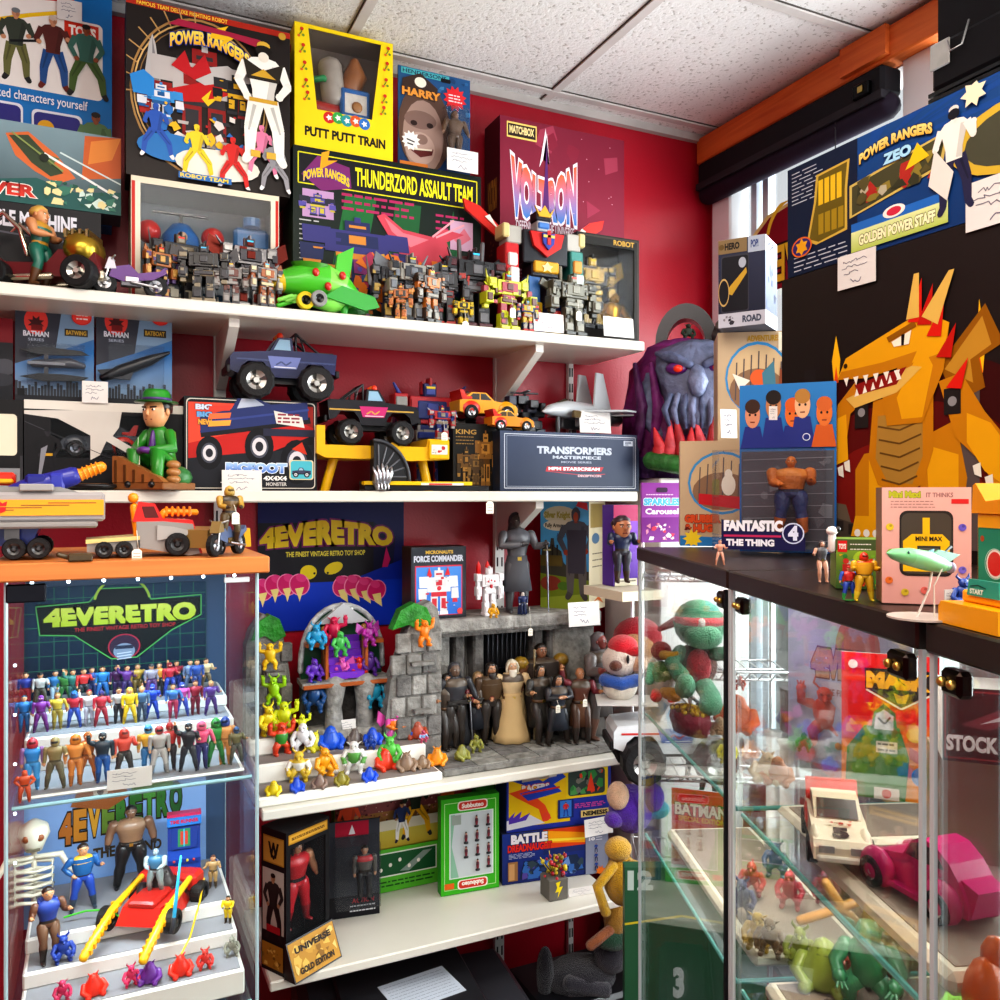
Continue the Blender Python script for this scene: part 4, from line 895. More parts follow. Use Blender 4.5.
p = onY(47,280,1.965); t = hotrod((p.x,1.975,S1))
d_ = thing('driver_figure','bald toy driver in teal overalls seated in the chrome hot rod','action figure',(p.x-.012,1.955,S1+.008),math.radians(60))
pal = dict(skin='c88a5c',hair='b89048',torso='1c6a58',sleeve='c88a5c',hand='c88a5c',leg='1c6a58',boot='5a3818',belt='c8902c',chest='b8862c')
scaled(body_mb(pal,'fwd','bend',1.35,hs=1.6),.155).build('body',d_); scaled(hair_mb('c8a04c','short',s=1.6),.155).build('hair',d_)
F4 = fit_on(131,279,186,1.99,S1)
def a(A): A.frame(1.5,2,98.5,98,2.4,'c0281c'); A.rect(12,1,80,12,'28506c'); A.text('SKY PATROL',14,2.5,60,10.5,'f0ece2',.04); A.rect(0,96,100,100,'e0d4bc')
b4,at4 = window_box('white and red window box with a blue helicopter inside, under the large black box',F4,.17,'e2d8c4',(6,12,94,95),a,side='d8c6a0',top='d8c6a0',inner='a8b2b8')
h4 = thing('toy_helicopter','blue toy aircraft with two red balls inside the white window box','toy helicopter',at4(34,.07,56),0)
m = MB(); m.rings([(0,0,-.03,.035,.03),(0,0,-.01,.045,.04),(0,0,.02,.04,.035),(0,0,.045,.02,.02)],'2b6cae',10); m.box(-.05,-.03,-.035,.05,.03,-.02,'245a98',bev=.006); m.ball(0,-.035,.01,.012,col='d8b090',n=8); m.build('fuselage',h4)
for sx in (-1,1): m = MB(); m.ball(sx*.068,-.01,.02,.026,col='c82820',n=12,mat='plastic'); m.build('ball',h4)
m = MB(); m.tube([(0,0,.04),(0,0,.07)],.004,'444444',6); m.box(-.06,-.004,.068,.06,.004,.072,'3a3a3e'); m.build('rotor',h4)
m = MB(); m.tube([(-.03,0,-.03),(-.04,0,-.07)],.006,'1f4f88',6); m.tube([(.03,0,-.03),(.04,0,-.07)],.006,'1f4f88',6); m.box(-.07,-.02,-.085,.07,.02,-.068,'30363e'); m.build('skid',h4)
m = MB(); m.box(-.04,0,-.03,.04,.03,.05,'3a7cb8',bev=.008); m.cyl(0,0,.05,.07,.02,'3a7cb8'); o = m.build('toy_pod',None,at4(84,.07,60)); meta(o,'blue toy pod at the right side inside the white window box','toy part')
def a(A):
    A.rect(0,0,100,100,'231c1a'); A.rect(0,96.5,100,100,'a82818'); A.text('FAMOUS TEAM DELUXE FIGHTING ROBOT',6,97,60,99.4,'f0c840',.02)
    A.ring(44,50,42,1.2,'a8804a',ry=46); A.ring(44,50,40,.9,'d8b070',ry=43); A.ring(44,50,37.5,.6,'8a6a40',ry=40.5)
    for k in range(9): q = math.radians(95+k*11); A.line([(44+40*math.cos(q),50+43*math.sin(q)),(44+49*math.cos(q),50+52*math.sin(q))],.8,'b8905a')
    A.poly([(8,40),(13,76),(15,82),(17,76),(22,40)],'b8b4b0'); A.poly([(15,40),(15,80),(22,40)],'7e7a7c'); A.poly([(8,36),(24,36),(26,46),(16,56),(6,46)],'b02820')
    A.mech(46,22,58,['b8b0ac','8e1e1c','343034','c83028'],3,1.0); A.poly([(24,52),(46,60),(70,66),(72,60),(46,48),(30,46)],'b8181c'); A.poly([(30,64),(60,72),(72,66),(46,58)],'bdb8b4')
    A.poly([(26,66),(34,76),(38,66),(46,76),(50,66),(40,60)],'b81c24'); A.poly([(44,50),(50,56),(48,50),(54,52),(48,46)],'e8c020')
    A.mech(66,44,24,['2c2c30','18181c','d8a820','6a6a70'],6,1.1); A.mech(20,34,20,['3a8ac8','d8d8dc','205a90'],7,1.2); A.poly([(4,46),(16,46),(16,56),(10,60),(2,56)],'2c84c8')
    A.clutter(20,20,70,44,['b02020','2a6cb0','d8d0c8','e0b020','70707a'],26,5,5)
    A.ell(26,18,20,'2a72b0',ry=8); A.ell(54,12,26,'e4dccc',ry=9)
    for (x,y,c,q) in ((14,12,'2a55a8',.6),(38,4,'e6c82c',.6),(60,0,'c82420',.9),(78,10,'d87a9a',.4),(86,2,'8e8c90',.5)):
        A.person(x+3,y,30,c,c,c,boot='e8e4e0',hair=c,arm=q,legsp=.2)
    A.text('POWER RANGERS',25,75,73,86,'e8a820',.05,'2a3a8c',.06,'f4dc60',fn=lambda u,v: (u,v*.72+.55*(1-(2*u-1)**2)-.3*u)); A.poly([(50,90),(60,94),(56,88),(64,88),(54,80),(57,85),(49,85)],'e8b820'); A.poly([(24,88),(30,92),(80,90),(86,84),(60,88)],'a02040')
    A.person(82,18,72,'e8e2d6','ebe6dc','e9e4da',boot='ebe6dc',hair='d0a83c',arm=.1,legsp=.09); A.poly([(72,66),(92,66),(95,78),(82,72),(69,78)],'2a241c'); A.poly([(74,68),(90,68),(82,73)],'c89c30'); A.line([(73,54),(91,54)],2.4,'c89c30'); A.ell(82,84,5.5,'1a1410',ry=3); A.ell(82,80,3.4,'e0d8c8',ry=3)
    for sx in (77,87): A.rect(sx-3,20,sx+3,24,'d0a83c')
    A.rect(30,1,62,4.5,'2a68a8'); A.text('ROBOT TEAM',31,1.6,60,4,'f0d040',.03); A.ell(94,95,2.4,'b89030')
F = fit(126,290,15,190,1.99); zt = S1+F4[4]+.001; F = (F[0],1.99,zt,F[3],F[2]+F[4]-zt); flat_box('large black boxed toy with a gold ring and fighting team artwork',F,.11,'231c1a',a,side='15110f')
F6 = fit_on(293,481,161,2.03,S1)
def a(A):
    A.rect(0,0,100,100,'1b2a20','101a16'); A.poly([(14,0),(30,0),(42,76),(26,76)],'1f6a34'); A.poly([(44,0),(60,0),(66,76),(52,76)],'1f5a30'); A.poly([(72,20),(86,0),(94,0),(84,76)],'20643a')
    A.frame(2.5,79,97.5,96.5,.7,'d8d020'); A.rect(3,79.5,97,96,'18161c'); A.text('THUNDERZORD ASSAULT TEAM',31,82,95,93,'e8e020',.03)
    A.poly([(4,84),(12,96),(28,92),(29,80),(14,76)],'7a2a6a'); A.text('POWER RANGERS',5,80,28,88,'e8c030',.05,'3a2a90',.06,fn=lambda u,v: (u,v*.7+.5*(1-(2*u-1)**2))); A.poly([(14,98),(18,100),(17,94),(22,95),(13,88)],'e8a020')
    A.lines(24,68,62,76,3,'a8285c',1.6); A.lines(74,64,90,72,3,'a8285c',1.4); A.lines(3,36,14,58,9,'b8b8b8',.7)
    A.rect(4.5,60,20,76,'b890b8'); A.mech(12,61,13,['2c2c3c','5a50a0','c0b040'],5,1.6); A.rect(82,52,95,70,'c8a0b8'); A.poly([(84,58),(90,66),(94,60),(88,55)],'d07080')
    A.poly([(42,66),(46,68),(56,60),(72,58),(78,64),(90,62),(80,56),(84,44),(76,30),(60,36),(50,52)],'c84858'); A.poly([(46,66),(56,58),(70,56),(60,50),(50,58)],'e07884'); A.line([(72,58),(84,70)],1.2,'e8a0a8'); A.line([(74,58),(90,68)],1.2,'e8a0a8')
    A.mech(32,22,40,['3c3a78','28305a','d08838','a03a5c'],9,1.6); A.mech(52,10,34,['8a3a78','30306a','d07830'],12,1.5); A.clutter(28,8,92,44,['e07828','d0a040','5a4aa0','a83858','38507a'],40,4,6)
    for x in (30,46,62,84): A.rect(x,3,x+8,14,'a878b0'); A.mech(x+4,4,9,['3a3a4a','c07030','5a8a50'],x,1.4)
flat_box('dark green boxed toy with yellow capital lettering, below the yellow train box',F6,.12,'16201a',a,side='1c2c22'); zt = S1+F6[4]+.0012
F5 = fit(298,396,33,157,2.0); F5 = (F5[0],2.03,zt,F5[3]*2.03/2.0,(onY(346,33,2.03).z-zt))
X,Y,Z,w,h = F5
tr = thing('window_box','bright yellow train box with flower decorations and a slanted window','toy box',(X,Y,Z),0)
m = MB(); yl = 'f0d018'
A = None
m.box(-w/2,.002,0,w/2,.10,.002,yl,'card'); m.box(-w/2,.098,0,w/2,.10,h,yl,'card',cols={'front': '8a7a70'}); m.box(-w/2,.002,h-.002,w/2,.10,h,yl,'card',cols={'bottom': '8a7a70'})
for sx in (-1,1): m.box(min(sx*w/2,sx*(w/2-.002)),.002,0,max(sx*w/2,sx*(w/2-.002)),.1,h,yl,'card')
q = lambda pts: m.prism([(-w/2+w*u/100,h*v/100) for u,v in pts],0,.002,yl,'card')
q([(0,0),(100,0),(100,32),(0,32)]); q([(0,32),(22,32),(13,100),(0,100)]); q([(78,32),(100,32),(100,100),(88,100)]); q([(13,97),(88,97),(88,100),(13,100)])
A = front_art(m,w,h); A.text('PUTT PUTT TRAIN',10,9,92,17,'1c1a14',.045)
for i,c in enumerate(('c82820','38a048','2c9098','d05828','3070b8')): A.ell(34+i*9,27+(i % 2),5.8,c); A.burst(34+i*9,27+(i % 2),3.4,'f4f0e4',5,.5)
for side in (0,1):
    for k,v in enumerate((93,80,66,52,42)):
        u = 6+k*1.4 if side == 0 else 94-k*1.2
        A.line([(u-2,v-4),(u+1,v),(u,v+2)],.8,'4a7a28'); A.ell(u+1,v+2,1.8,'c83020'); A.ell(u-2,v-4,1.3,'d86028'); A.ell(u+2.4,v-3,1.3,'6a8a30')
L2 = left_art(m,w,h,.1)
for k,v in enumerate((85,62,40,18)): L2.line([(40,v-6),(55,v)],.9,'4a7a28'); L2.ell(55,v,10,'c83020'); L2.ell(38,v-6,7,'d86028')
m.build('carton',tr); m = MB(); m.quad([(-w/2+w*u/100,.0025,h*v/100) for u,v in ((22,32),(78,32),(88,97),(13,97))],'ffffff','film'); m.build('window_film',tr)
tt = thing('toy_train','wooden toy train engine in blue and brown inside the yellow box','toy train',(X+.005,Y+.05,Z+h*.33),0)
m = MB(); m.box(-.01,-.03,0,.065,.03,.075,'2a70b8',bev=.005); m.box(.0,-.032,.012,.055,-.029,.06,'e4dcd0'); m.ball(.03,-.034,.028,.014,.004,.014,'b07840',8); m.build('cab',tt)
m = MB(); m.tube([(-.02,0,.05),(-.03,0,.13)],.03,'b4a89c',12); m.tube([(-.07,0,.02),(-.01,0,.02)],.02,'b83028',10); m.build('boiler',tt)
m = MB(); m.tube([(.02,0,.08),(.035,0,.12),(.03,-.01,.15)],[.025,.03,.012],'a86a3c',10); m.build('driver',tt)
m = MB(); m.tube([(-.075,-.01,.085),(-.05,-.02,.09),(-.035,-.01,.085)],.008,'2f9a5a',8); m.build('whistle',tt)
F7 = fit_on(398,470,73,2.06,zt)
def a(A):
    A.rect(0,0,100,100,'17345c','23507e'); A.clutter(0,40,100,100,['2c6090','3f78a4','1c4068'],26,3,8); A.rect(4,93,70,99,'48a0a8'); A.text('HENDERSONS',6,94,66,98,'18324a',.02)
    A.rrect(58,92,72,96,'0c0c12',2); A.ell(36,42,36,'5a4238',ry=44); A.ell(34,34,28,'9a7f74',ry=36); A.ell(30,22,20,'b09488',ry=16); A.ell(30,50,22,'7a6058',ry=9); A.ell(21,46,4.6,'2a1814',ry=2.6); A.ell(43,46,4.6,'2a1814',ry=2.6); A.ell(32,31,8,'84685e',ry=5); A.poly([(14,20),(48,23),(46,17),(30,13)],'5a1f1c'); A.line([(16,20),(46,22)],1.6,'e0d4c0')
    A.poly([(4,74),(50,70),(54,84),(30,96),(6,88)],'3a2a24'); A.text('HARRY',5,72,58,80,'d8903c',.05,'2a1812'); A.ell(30,87,8,'e8dccb',ry=5)
    A.burst(78,78,17,'d02a30',12,.7); A.lines(69,75,88,81,3,'f0d8d8',1.2); A.burst(17,28,13,'efeae2',12,.72); A.line([(11,29),(22,27)],1.5,'44424a'); A.line([(12,25),(20,24)],1.5,'44424a'); A.rect(2,2,40,7,'c8742c')
b7 = flat_box('blue blister card printed with an ape face, right of the yellow train box',F7,.004,'17345c',a,name='blister_card',cat='carded toy')
X,Y,Z,w,h = F7
m = MB(); m.box(w*.1,-.03,h*.12,w*.42,-.001,h*.66,'ffffff','film'); o = m.build('blister',b7)
figure('shaggy brown toy ape inside the blister of the blue card',h*.5,(X+w*.26,Y-.014,Z+h*.13),0,dict(skin='8a6a56',hair='54402f',torso='6a513e',leg='5c4636',boot='54402f',belt='5c4636'),'wide','stand','hood',1.25,name='ape_figure')
card_px('small blank white price card on top of the green box, under the ape card',447,150,478,172,2.02,tilt=0)
F8 = fit_on(500,624,128,2.085,S1)
def a(A):
    A.rect(0,0,100,100,'8c2a40','7a2036'); A.clutter(0,0,100,100,['96324a','822238','9c3a50'],14,8,14); A.rect(5,91,28,98,'e8c870'); A.rect(5.8,91.8,27.2,97.2,'2c201c'); A.text('MATCHBOX',7,93,26,96.5,'f0d898',.04)
    z = lambda u,v: (u,v*(.62+.38*abs(2*u-1))+.25*(1-abs(2*u-1))*0)
    A.text('VOLTRON',8,56,60,84,'2880c8',.07,'f0e0e8',.05,'e86028',fn=z); A.poly([(30,80),(35,98),(38,82),(36,96),(33,84)],'f4e4ea'); A.poly([(32,56),(36,92),(38,56),(40,50)],'5a2a6a')
    A.text('DEFENDER OF THE UNIVERSE',12,50.5,58,55,'d8c4cc',.02,'5a1c30'); A.text('GIANT LION FORCE VOLTRON',10,43.5,67,47.5,'e8d030',.035); A.lines(12,36,56,41,3,'d8a8b4',.9); A.lines(12,22,28,33,8,'cfa0ac',.6)
    for i in range(30): A.ell(RND.uniform(3,98),RND.uniform(3,97),.4,'d8b0b8',n=6)
    A.ell(78,22,12,'9aa4b4',ry=11); A.ell(78,24,8,'6c7a90',ry=7); A.clutter(60,4,96,30,['b0b8c4','6a4a5a','50607a','c8c0c8'],22,4,5); A.line([(4,34),(14,26)],4,'b8283c'); A.line([(68,40),(62,30)],3,'c83848')
F8a = F8
flat_box('maroon boxed toy with rainbow angular lettering on the red wall',F8,.1,'8c2a40',a,side='4a1020',art_left=lambda A: (A.rect(0,0,100,100,'4a1422'),A.text('VOLTRON',20,60,80,74,'b88838',.05),A.clutter(10,10,90,55,['6a2430','8a5a30','3a0c18'],14,3,12)))
F9 = fit_on(577,639,236,1.968,S1)
def a(A): A.frame(2,2,98,98,1.6,'3c342c'); A.text('ROBOT',58,92,92,97,'b89038',.03); A.rect(4,4,60,12,'1a1614')
b9,at9 = window_box('black window box with a dark golden robot, at the right end of the top shelf',F9,.105,'16130f',(8,12,92,90),a,side='1a1612',inner='4a4034',art_right=lambda A: (A.rect(0,0,100,100,'b8bcc4'),A.rect(4,4,30,96,'24201c'),A.ell(70,60,24,'38302a',ry=30),A.ell(62,60,16,'c8a040',ry=22),A.clutter(40,8,98,40,['e0e4ea','989ca8','c8ccd4'],18,3,14)))
robot('dark gold winged toy robot inside the black window box',F9[4]*.72,at9(38,.055,14),0,['3a3024','b8902c','221c16','d0a838'],31,1.1,style='wings',name='boxed_robot')
monster('gold beast shaped toy in the lower right of the black window box',F9[4]*.4,at9(72,.05,13),0,'crouch','b88a24',5,name='gold_beast',cat='toy beast',mat='metal')
def stand(px,Y=1.94,z=S1): p = onY(px,300,Y); return (p.x,Y,z+.0008)
def hpx(px,y0,y1,Y): return onY(px,y0,Y).z-S1
motorcycle('purple toy motorcycle with chrome spokes on the top shelf',.14,stand(131,1.935),0,'5a2478','c8c2cc')
robot('tall black toy robot behind the purple motorcycle',hpx(183,232,294,1.97),stand(180,1.98),.2,['1c1b20','9a8a6c','2c2b34','c8c0a8'],2,1.2,style='blades',arms='wide')
robot('black and bone coloured robot standing right of the purple motorcycle',hpx(200,244,298,1.94),stand(204,1.935),-.2,['242328','17161a','b8a888','3a3844'],3,1.25,style='wings')
robot('orange brown robot half hidden beside the purple motorcycle',hpx(168,245,292,1.94),stand(160,1.945),.35,['a8642c','2a2220','6a4a8a','c89a50'],4,.9)
robot('silver winged robot in front of the white window box',hpx(250,236,298,1.95),stand(249,1.955),.1,['b4b0b0','6a686c','d8d4d0','8a3a30'],5,1.15,style='wings',mat='metal')
robot('small grey and red robot left of the green flying machine',hpx(238,262,300,1.93),stand(231,1.93),-.1,['a8a4a0','8a4438','504e54','cfcac4'],6,1.2)
robot('small silver robot with orange legs beside the green flying machine',hpx(268,262,302,1.93),stand(266,1.925),.2,['c0bcb8','a86034','5a5a60','d8c8a0'],7,1.1)
gp = onY(325,300,1.955); k = .285
gt = thing('toy_flying_machine','bright green insect shaped flying machine with a yellow nose','toy aircraft',(gp.x,1.955,S1+.004),.08)
g1,g2 = '4cb82c','86d85a'
m = MB(); m.tube([(-.44,-.02,.2),(-.36,-.02,.22),(-.2,0,.25),(0,0,.26),(.14,0,.22),(.3,0,.13)],[.03,.085,.14,.15,.12,.05],['e0c020',g1,g1,g2,g1,'c8c020'],14,'plastic')
m.tube([(-.2,-.02,.12),(.05,-.03,.1),(.2,-.02,.12)],[.05,.09,.05],g2,10,'plastic'); scaled(m,k).build('body',gt)
m = MB(); m.rings([(-.12,-.03,.34,.14,.08),(-.12,-.03,.385,.17,.1)],['3f8a20',g2],14,'plastic',cap=False); m.rings([(-.12,-.03,.345,.13,.07),(-.12,-.03,.35,.05,.02)],'4a4a20',14); scaled(m,k).build('cockpit',gt)
m = MB(); m.prism([(.08,.33),(.1,.5),(.24,.58),(.22,.42),(.2,.3)],-.02,.02,g1,'plastic'); scaled(m,k).build('tail_fin',gt)
for sy in (-1,1): m = MB(); m.prism([(-.05,.12),(.3,.04),(.42,.08),(.38,.16),(.1,.22)],sy*.12-.015,sy*.12+.015,'2f9a30','plastic'); scaled(m,k).build('wing',gt)
m = MB()
for (x,z) in ((-.12,.3),(.1,.3),(-.02,.2)): m.ball(x,-.14,z,.03,.02,.035,'c02820',8,'plastic')
scaled(m,k).build('red_light',gt)
m = MB(); m.wheel(-.2*k,-.12*k,.07*k,.07*k,.05*k,'d8c020','2a2a20'); m.build('wheel',gt)
m = MB(); m.wheel(-.1*k,-.15*k,.09*k,.065*k,.05*k,'8a8a88','404040'); m.build('wheel',gt)
m = MB()
for i in range(6): m.tube([(-.4+.03*i,-.08,.06+.01*(i % 2)),(-.3+.03*i,-.1,.1)],.018,g2,6,'plastic')
m.tube([(-.4,-.06,.02),(-.2,-.06,.1)],.02,g1,6,'plastic'); scaled(m,k).build('claw',gt)
m = MB(); m.tube([(.14,-.06,0),(.16,-.05,.12)],.03,'2f9a30',8,'plastic'); m.tube([(-.14,.08,0),(-.12,.06,.12)],.03,'2f9a30',8,'plastic'); scaled(m,k).build('leg',gt)
for i,(px,y0,y1,Y,pal,st,lab) in enumerate((
    (392,258,312,1.95,['3a3c44','22242c','8a8a90','b89a4a'],'blades','dark grey bladed robot right behind the green machine'),
    (411,254,314,1.94,['c8c4b8','4a4c54','2a2c34','9aa0a8'],'wings','pale grey winged robot in the crowd of dark robots'),
    (430,268,316,1.93,['5a4230','c87428','2a2622','b8b0a0'],'plain','brown and orange robot in the crowd of dark robots'),
    (444,262,316,1.95,['2c3038','50545c','b03028','70747c'],'blades','dark robot with red fists beside the black truck robot'),
    (401,284,316,1.915,['c87028','3a2a20','d89a40'],'plain','small orange robot at the shelf edge'))):
    robot(lab,hpx(px,y0,y1,Y),stand(px,Y),RND.uniform(-.4,.4),pal,40+i,1.05,style=st,arms='wide' if i % 2 else 'down')
robot('large black truck robot with a dark red chest',hpx(473,248,322,1.95),stand(474,1.955),.0,['2a292e','1c1b20','6a2c34','8a888c'],51,1.25,style='pack',kibble=1.3)
robot('tiny yellow robot with a white tag in front of the black truck robot',hpx(462,298,324,1.92),stand(463,1.918),0,['d8b820','2a2a2c','8a7a20'],52,1.2,tag=True)
t = robot('lime yellow and red robot with a hanging white price tag',hpx(508,272,328,1.93),stand(507,1.93),.1,['c8d020','a02838','d8d840','7a3a30'],53,1.2,style='blades',arms='up',tag=True)
h = hpx(540,212,322,1.97)
t = thing('toy_super_robot','large red blue and black super robot with red wings and a gold belt','toy robot',stand(540,1.975),0)
B = lambda m,*q: m.box(*q[:6],q[6],'plastic',.01)
m = MB(); B(m,-.2,-.1,.56,.2,.1,.82,'1e1e24'); m.prism([(-.15,.8),(.15,.8),(.12,.69),(0,.61),(-.12,.69)],-.13,-.09,'c0201c','plastic'); m.prism([(-.055,.79),(.055,.79),(.047,.71),(0,.66),(-.047,.71)],-.15,-.13,'283a90','plastic'); m.prism([(-.015,.81),(.015,.81),(.015,.7),(-.015,.7)],-.157,-.15,'c83030','plastic'); m.box(-.05,-.157,.755,.05,-.15,.775,'d8c060','plastic')
B(m,-.12,-.09,.46,.12,.09,.57,'24242c'); B(m,-.11,-.12,.49,.11,-.08,.58,'c8961e'); m.prism([(0,.575),(.02,.545),(.05,.54),(.028,.52),(.035,.49),(0,.51),(-.035,.49),(-.028,.52),(-.05,.54),(-.02,.545)],-.127,-.12,'e8d890','plastic'); scaled(m,h).build('torso',t)
m = MB(); B(m,-.055,-.06,.83,.055,.06,.95,'b8b8bc'); B(m,-.07,-.07,.91,.07,.05,.99,'23232a'); B(m,-.05,-.075,.85,.05,-.05,.9,'4a78b8'); m.prism([(-.09,1.02),(-.045,.965),(0,1.03),(.045,.965),(.09,1.02),(.05,.94),(-.05,.94)],-.085,-.07,'d0a030','plastic'); scaled(m,h).build('head',t)
for sx in (-1,1):
    c1,c2 = ('b82428','d8d0cc') if sx < 0 else ('2a7a70','c8d4cc')
    X = lambda a,b: (min(sx*a,sx*b),max(sx*a,sx*b))
    m = MB(); p,q_ = X(.2,.33); B(m,p,-.08,.7,q_,.08,.84,'a8a49c'); p,q_ = X(.31,.37); B(m,p,-.09,.74,q_,.07,.85,'c8b47c'); p,q_ = X(.23,.35); B(m,p,-.09,.42,q_,.08,.7,c1); p,q_ = X(.25,.33); B(m,p,-.14,.34,q_,.03,.5,c2); B(m,p,-.11,.52,q_,-.08,.62,'d08a30' if sx > 0 else 'd8d0cc'); scaled(m,h).build('arm',t)
    m = MB(); m.prism([(sx*.3,.84),(sx*.36,.78),(sx*.62,.96),(sx*.64,1.04),(sx*.5,1.0)],.06,.085,'c8281e','plastic'); m.prism([(sx*.34,.83),(sx*.46,.92),(sx*.42,.94)],.05,.06,'e8dcd0','plastic'); scaled(m,h).build('wing',t)
    m = MB(); p,q_ = X(.03,.14); B(m,p,-.07,.24,q_,.07,.47,'3a6aa8' if sx < 0 else '35353c'); p,q_ = X(.02,.17); B(m,p,-.09,.05,q_,.08,.26,'23305c' if sx > 0 else 'c8a020'); B(m,p,-.14,0,q_,.09,.08,'28387c' if sx < 0 else 'c8a020'); p,q_ = X(.05,.13); B(m,p,-.12,.1,q_,-.08,.2,'c03028'); scaled(m,h).build('leg',t)
robot('camouflage brown robot with a white tag in front of the super robot',hpx(573,274,334,1.93),stand(572,1.93),.1,['6a6450','8a8670','3c3a30','a8a490'],61,1.3,style='pack',arms='wide',tag=True,kibble=1.4)
robot('small blue and yellow robot at the feet of the super robot',hpx(527,300,330,1.92),stand(527,1.918),0,['28407a','c8a828','b83028','d8d0c0'],63,1.2)
card_px('folded price card in front of the camouflage robot at the shelf edge',534,313,564,332,1.912); card_px('white price card leaning on the black window box',604,317,634,337,1.915)
# ================================================================== second shelf
def st2(px,Y=1.95,z=S2): p = onY(px,490,Y); return (p.x,Y,z+.0008)
def len_px(x0,x1,Y): return onY(x1,490,Y).x-onY(x0,490,Y).x
def jetcard(k,kind):
    def a(A):
        A.rect(0,0,100,60,'8ea4b8','1c6cb0'); A.rect(0,55,100,100,'1c6cb0','5c6a80'); A.poly([(0,40),(0,100),(100,100),(100,92),(58,84),(50,55)],'3a3c46'); A.poly([(50,55),(58,100),(100,100),(100,72)],'7c96b0')
        A.ell(26,88,15,'d84038',ry=15); A.burst(26,86,11,'4a1a1c',8,.55); A.rect(20,78,34,84,'7a1c1c'); A.text('BATMAN',10,71,42,77,'d8d8e0',.03); A.text('SERIES',16,66,36,69,'a8b0c0',.01)
        A.rect(62,74,92,82,'3a3020'); A.text('BATBOAT' if kind else 'BATWING',64,75.5,90,80.5,'c8a038',.03)
        r = random.Random(k)
        for i in range(26): x = i*4; A.rect(x,4,x+3.4,r.uniform(10,24),'3a3e46')
        A.rect(0,0,100,6,'24262c'); A.rect(3,5,12,13,'14161a'); A.ell(84,96,13,'d82a24',ry=9); A.ell(84,96,11.4,'e8443a',ry=7.8); A.lines(77,94,92,98,2,'f4e8e4',1.6)
    return a
bf = onY(60,402,2.02).z
for i,(x0,x1,lab) in enumerate(((15,94,'carded black bat shaped jet with twin wings, left of its neighbour card'),(96,172,'carded black pointed jet, right hand card of the pair above the long black box'))):
    a_ = onY(x0,402,2.05); b_ = onY(x1,402,2.05); F = ((a_.x+b_.x)/2,2.05,bf+.003,b_.x-a_.x,onY((x0+x1)/2,312,2.05).z-bf-.003)
    o = flat_box(lab,F,.004,'5a6470',jetcard(i,i),name='blister_card',cat='carded toy')
    X,Y,Z,w,h = F; m = MB(); m.box(-w*.34,-.035,h*.16,w*.38,-.001,h*.62,'ffffff','film'); m.build('blister',o)
    t = thing('toy_jet',('black twin winged toy jet in the left blister card','slim black pointed toy jet in the right blister card')[i],'toy jet',(X,Y-.018,Z+h*.4))
    m = MB()
    if i == 0:
        m.tube([(-.04,0,0),(.03,0,.005),(.055,0,.0)],[.008,.011,.006],'4a4c54',8,'plastic'); m.box(-.05,-.01,-.002,.02,.01,.004,'7a7c84'); m.build('fuselage',t)
        for s_ in (-1,1): m = MB(); m.prism([(-.065,s_*.028),(-.02,s_*.036),(.05,s_*.032),(.065,s_*.024),(.02,s_*.02),(-.03,s_*.02)],-.004,.004,'121216','plastic'); m.box(-.02,-.003,min(0,s_*.028),-.012,.003,max(0,s_*.028),'2c2c34'); m.build('wing',t)
    else:
        m.tube([(-.065,0,-.028),(-.03,0,-.012),(.03,0,.016),(.07,0,.036)],[.008,.014,.012,.003],'14161c',8,'plastic'); m.build('fuselage',t); m = MB(); m.prism([(-.06,-.03),(-.075,-.012),(-.02,-.004)],-.006,.006,'1c1e26','plastic'); m.prism([(-.05,-.028),(-.01,-.03),(.0,-.006)],-.006,.006,'22242c','plastic'); m.build('wing',t)
a_ = onY(-30,402,2.05); b_ = onY(13,402,2.05)
flat_box('dark carded toy cut by the left photo edge above the black boxes',((a_.x+b_.x)/2,2.05,bf+.003,b_.x-a_.x,.17),.004,'2a2c32',lambda A: (A.rect(0,0,100,100,'1c1e24'),A.rect(0,70,100,100,'7a1420'),A.ell(80,40,30,'4a4c54',ry=10),A.ell(70,24,34,'33353c',ry=8)),name='blister_card',cat='carded toy')
F = fit_on(24,183,406,2.0,S2); F = (F[0],F[1],F[2],F[3],bf-S2)
def a(A): A.poly([(0,88),(60,92),(58,72),(54,62),(62,54),(72,44),(66,40),(50,56),(46,40),(40,34),(40,62),(20,80),(0,84)],'d0ccc4'); A.rect(0,90,100,100,'d8d4ca'); A.line([(0,76),(48,40),(80,20)],.8,'44464c'); A.person(14,8,62,'2a2a30','16161a','1a1a20',hair='16161a',legsp=.07); A.rect(12,38,17,41,'c89a28'); A.poly([(8,8),(10,46),(14,50),(9,6)],'8a8c94'); A.rect(28,0,58,34,'17171b'); A.lines(84,8,96,20,4,'6a6a70',.8)
b,at = window_box('long black window box with a swooping white edge and a grey toy car',F,.15,'18181c',(16,36,76,86),a,side='101013',inner='3a3c42')
toy_car('grey toy car inside the long black window box',F[3]*.5,(at(46,.06,0)[0],at(46,.06,0)[1],at(46,.06,38)[2]),0,'4a4e56','3a3e46',hub='6a6c74')
F = (onY(-14,480,2.0).x,2.0,S2,len_px(-52,23,2.0),bf-S2-.002)
flat_box('black toy box with a cream corner panel at the left photo edge',F,.15,'1a1a1c',lambda A: (A.rrect(2,38,92,84,'e4dcc4',6),A.rect(60,0,100,24,'8a8c90'),A.rect(96,0,100,38,'3a3a3e')),name='toy_box')
card_px('price card between the two carded black jets',82,381,108,403,1.995)
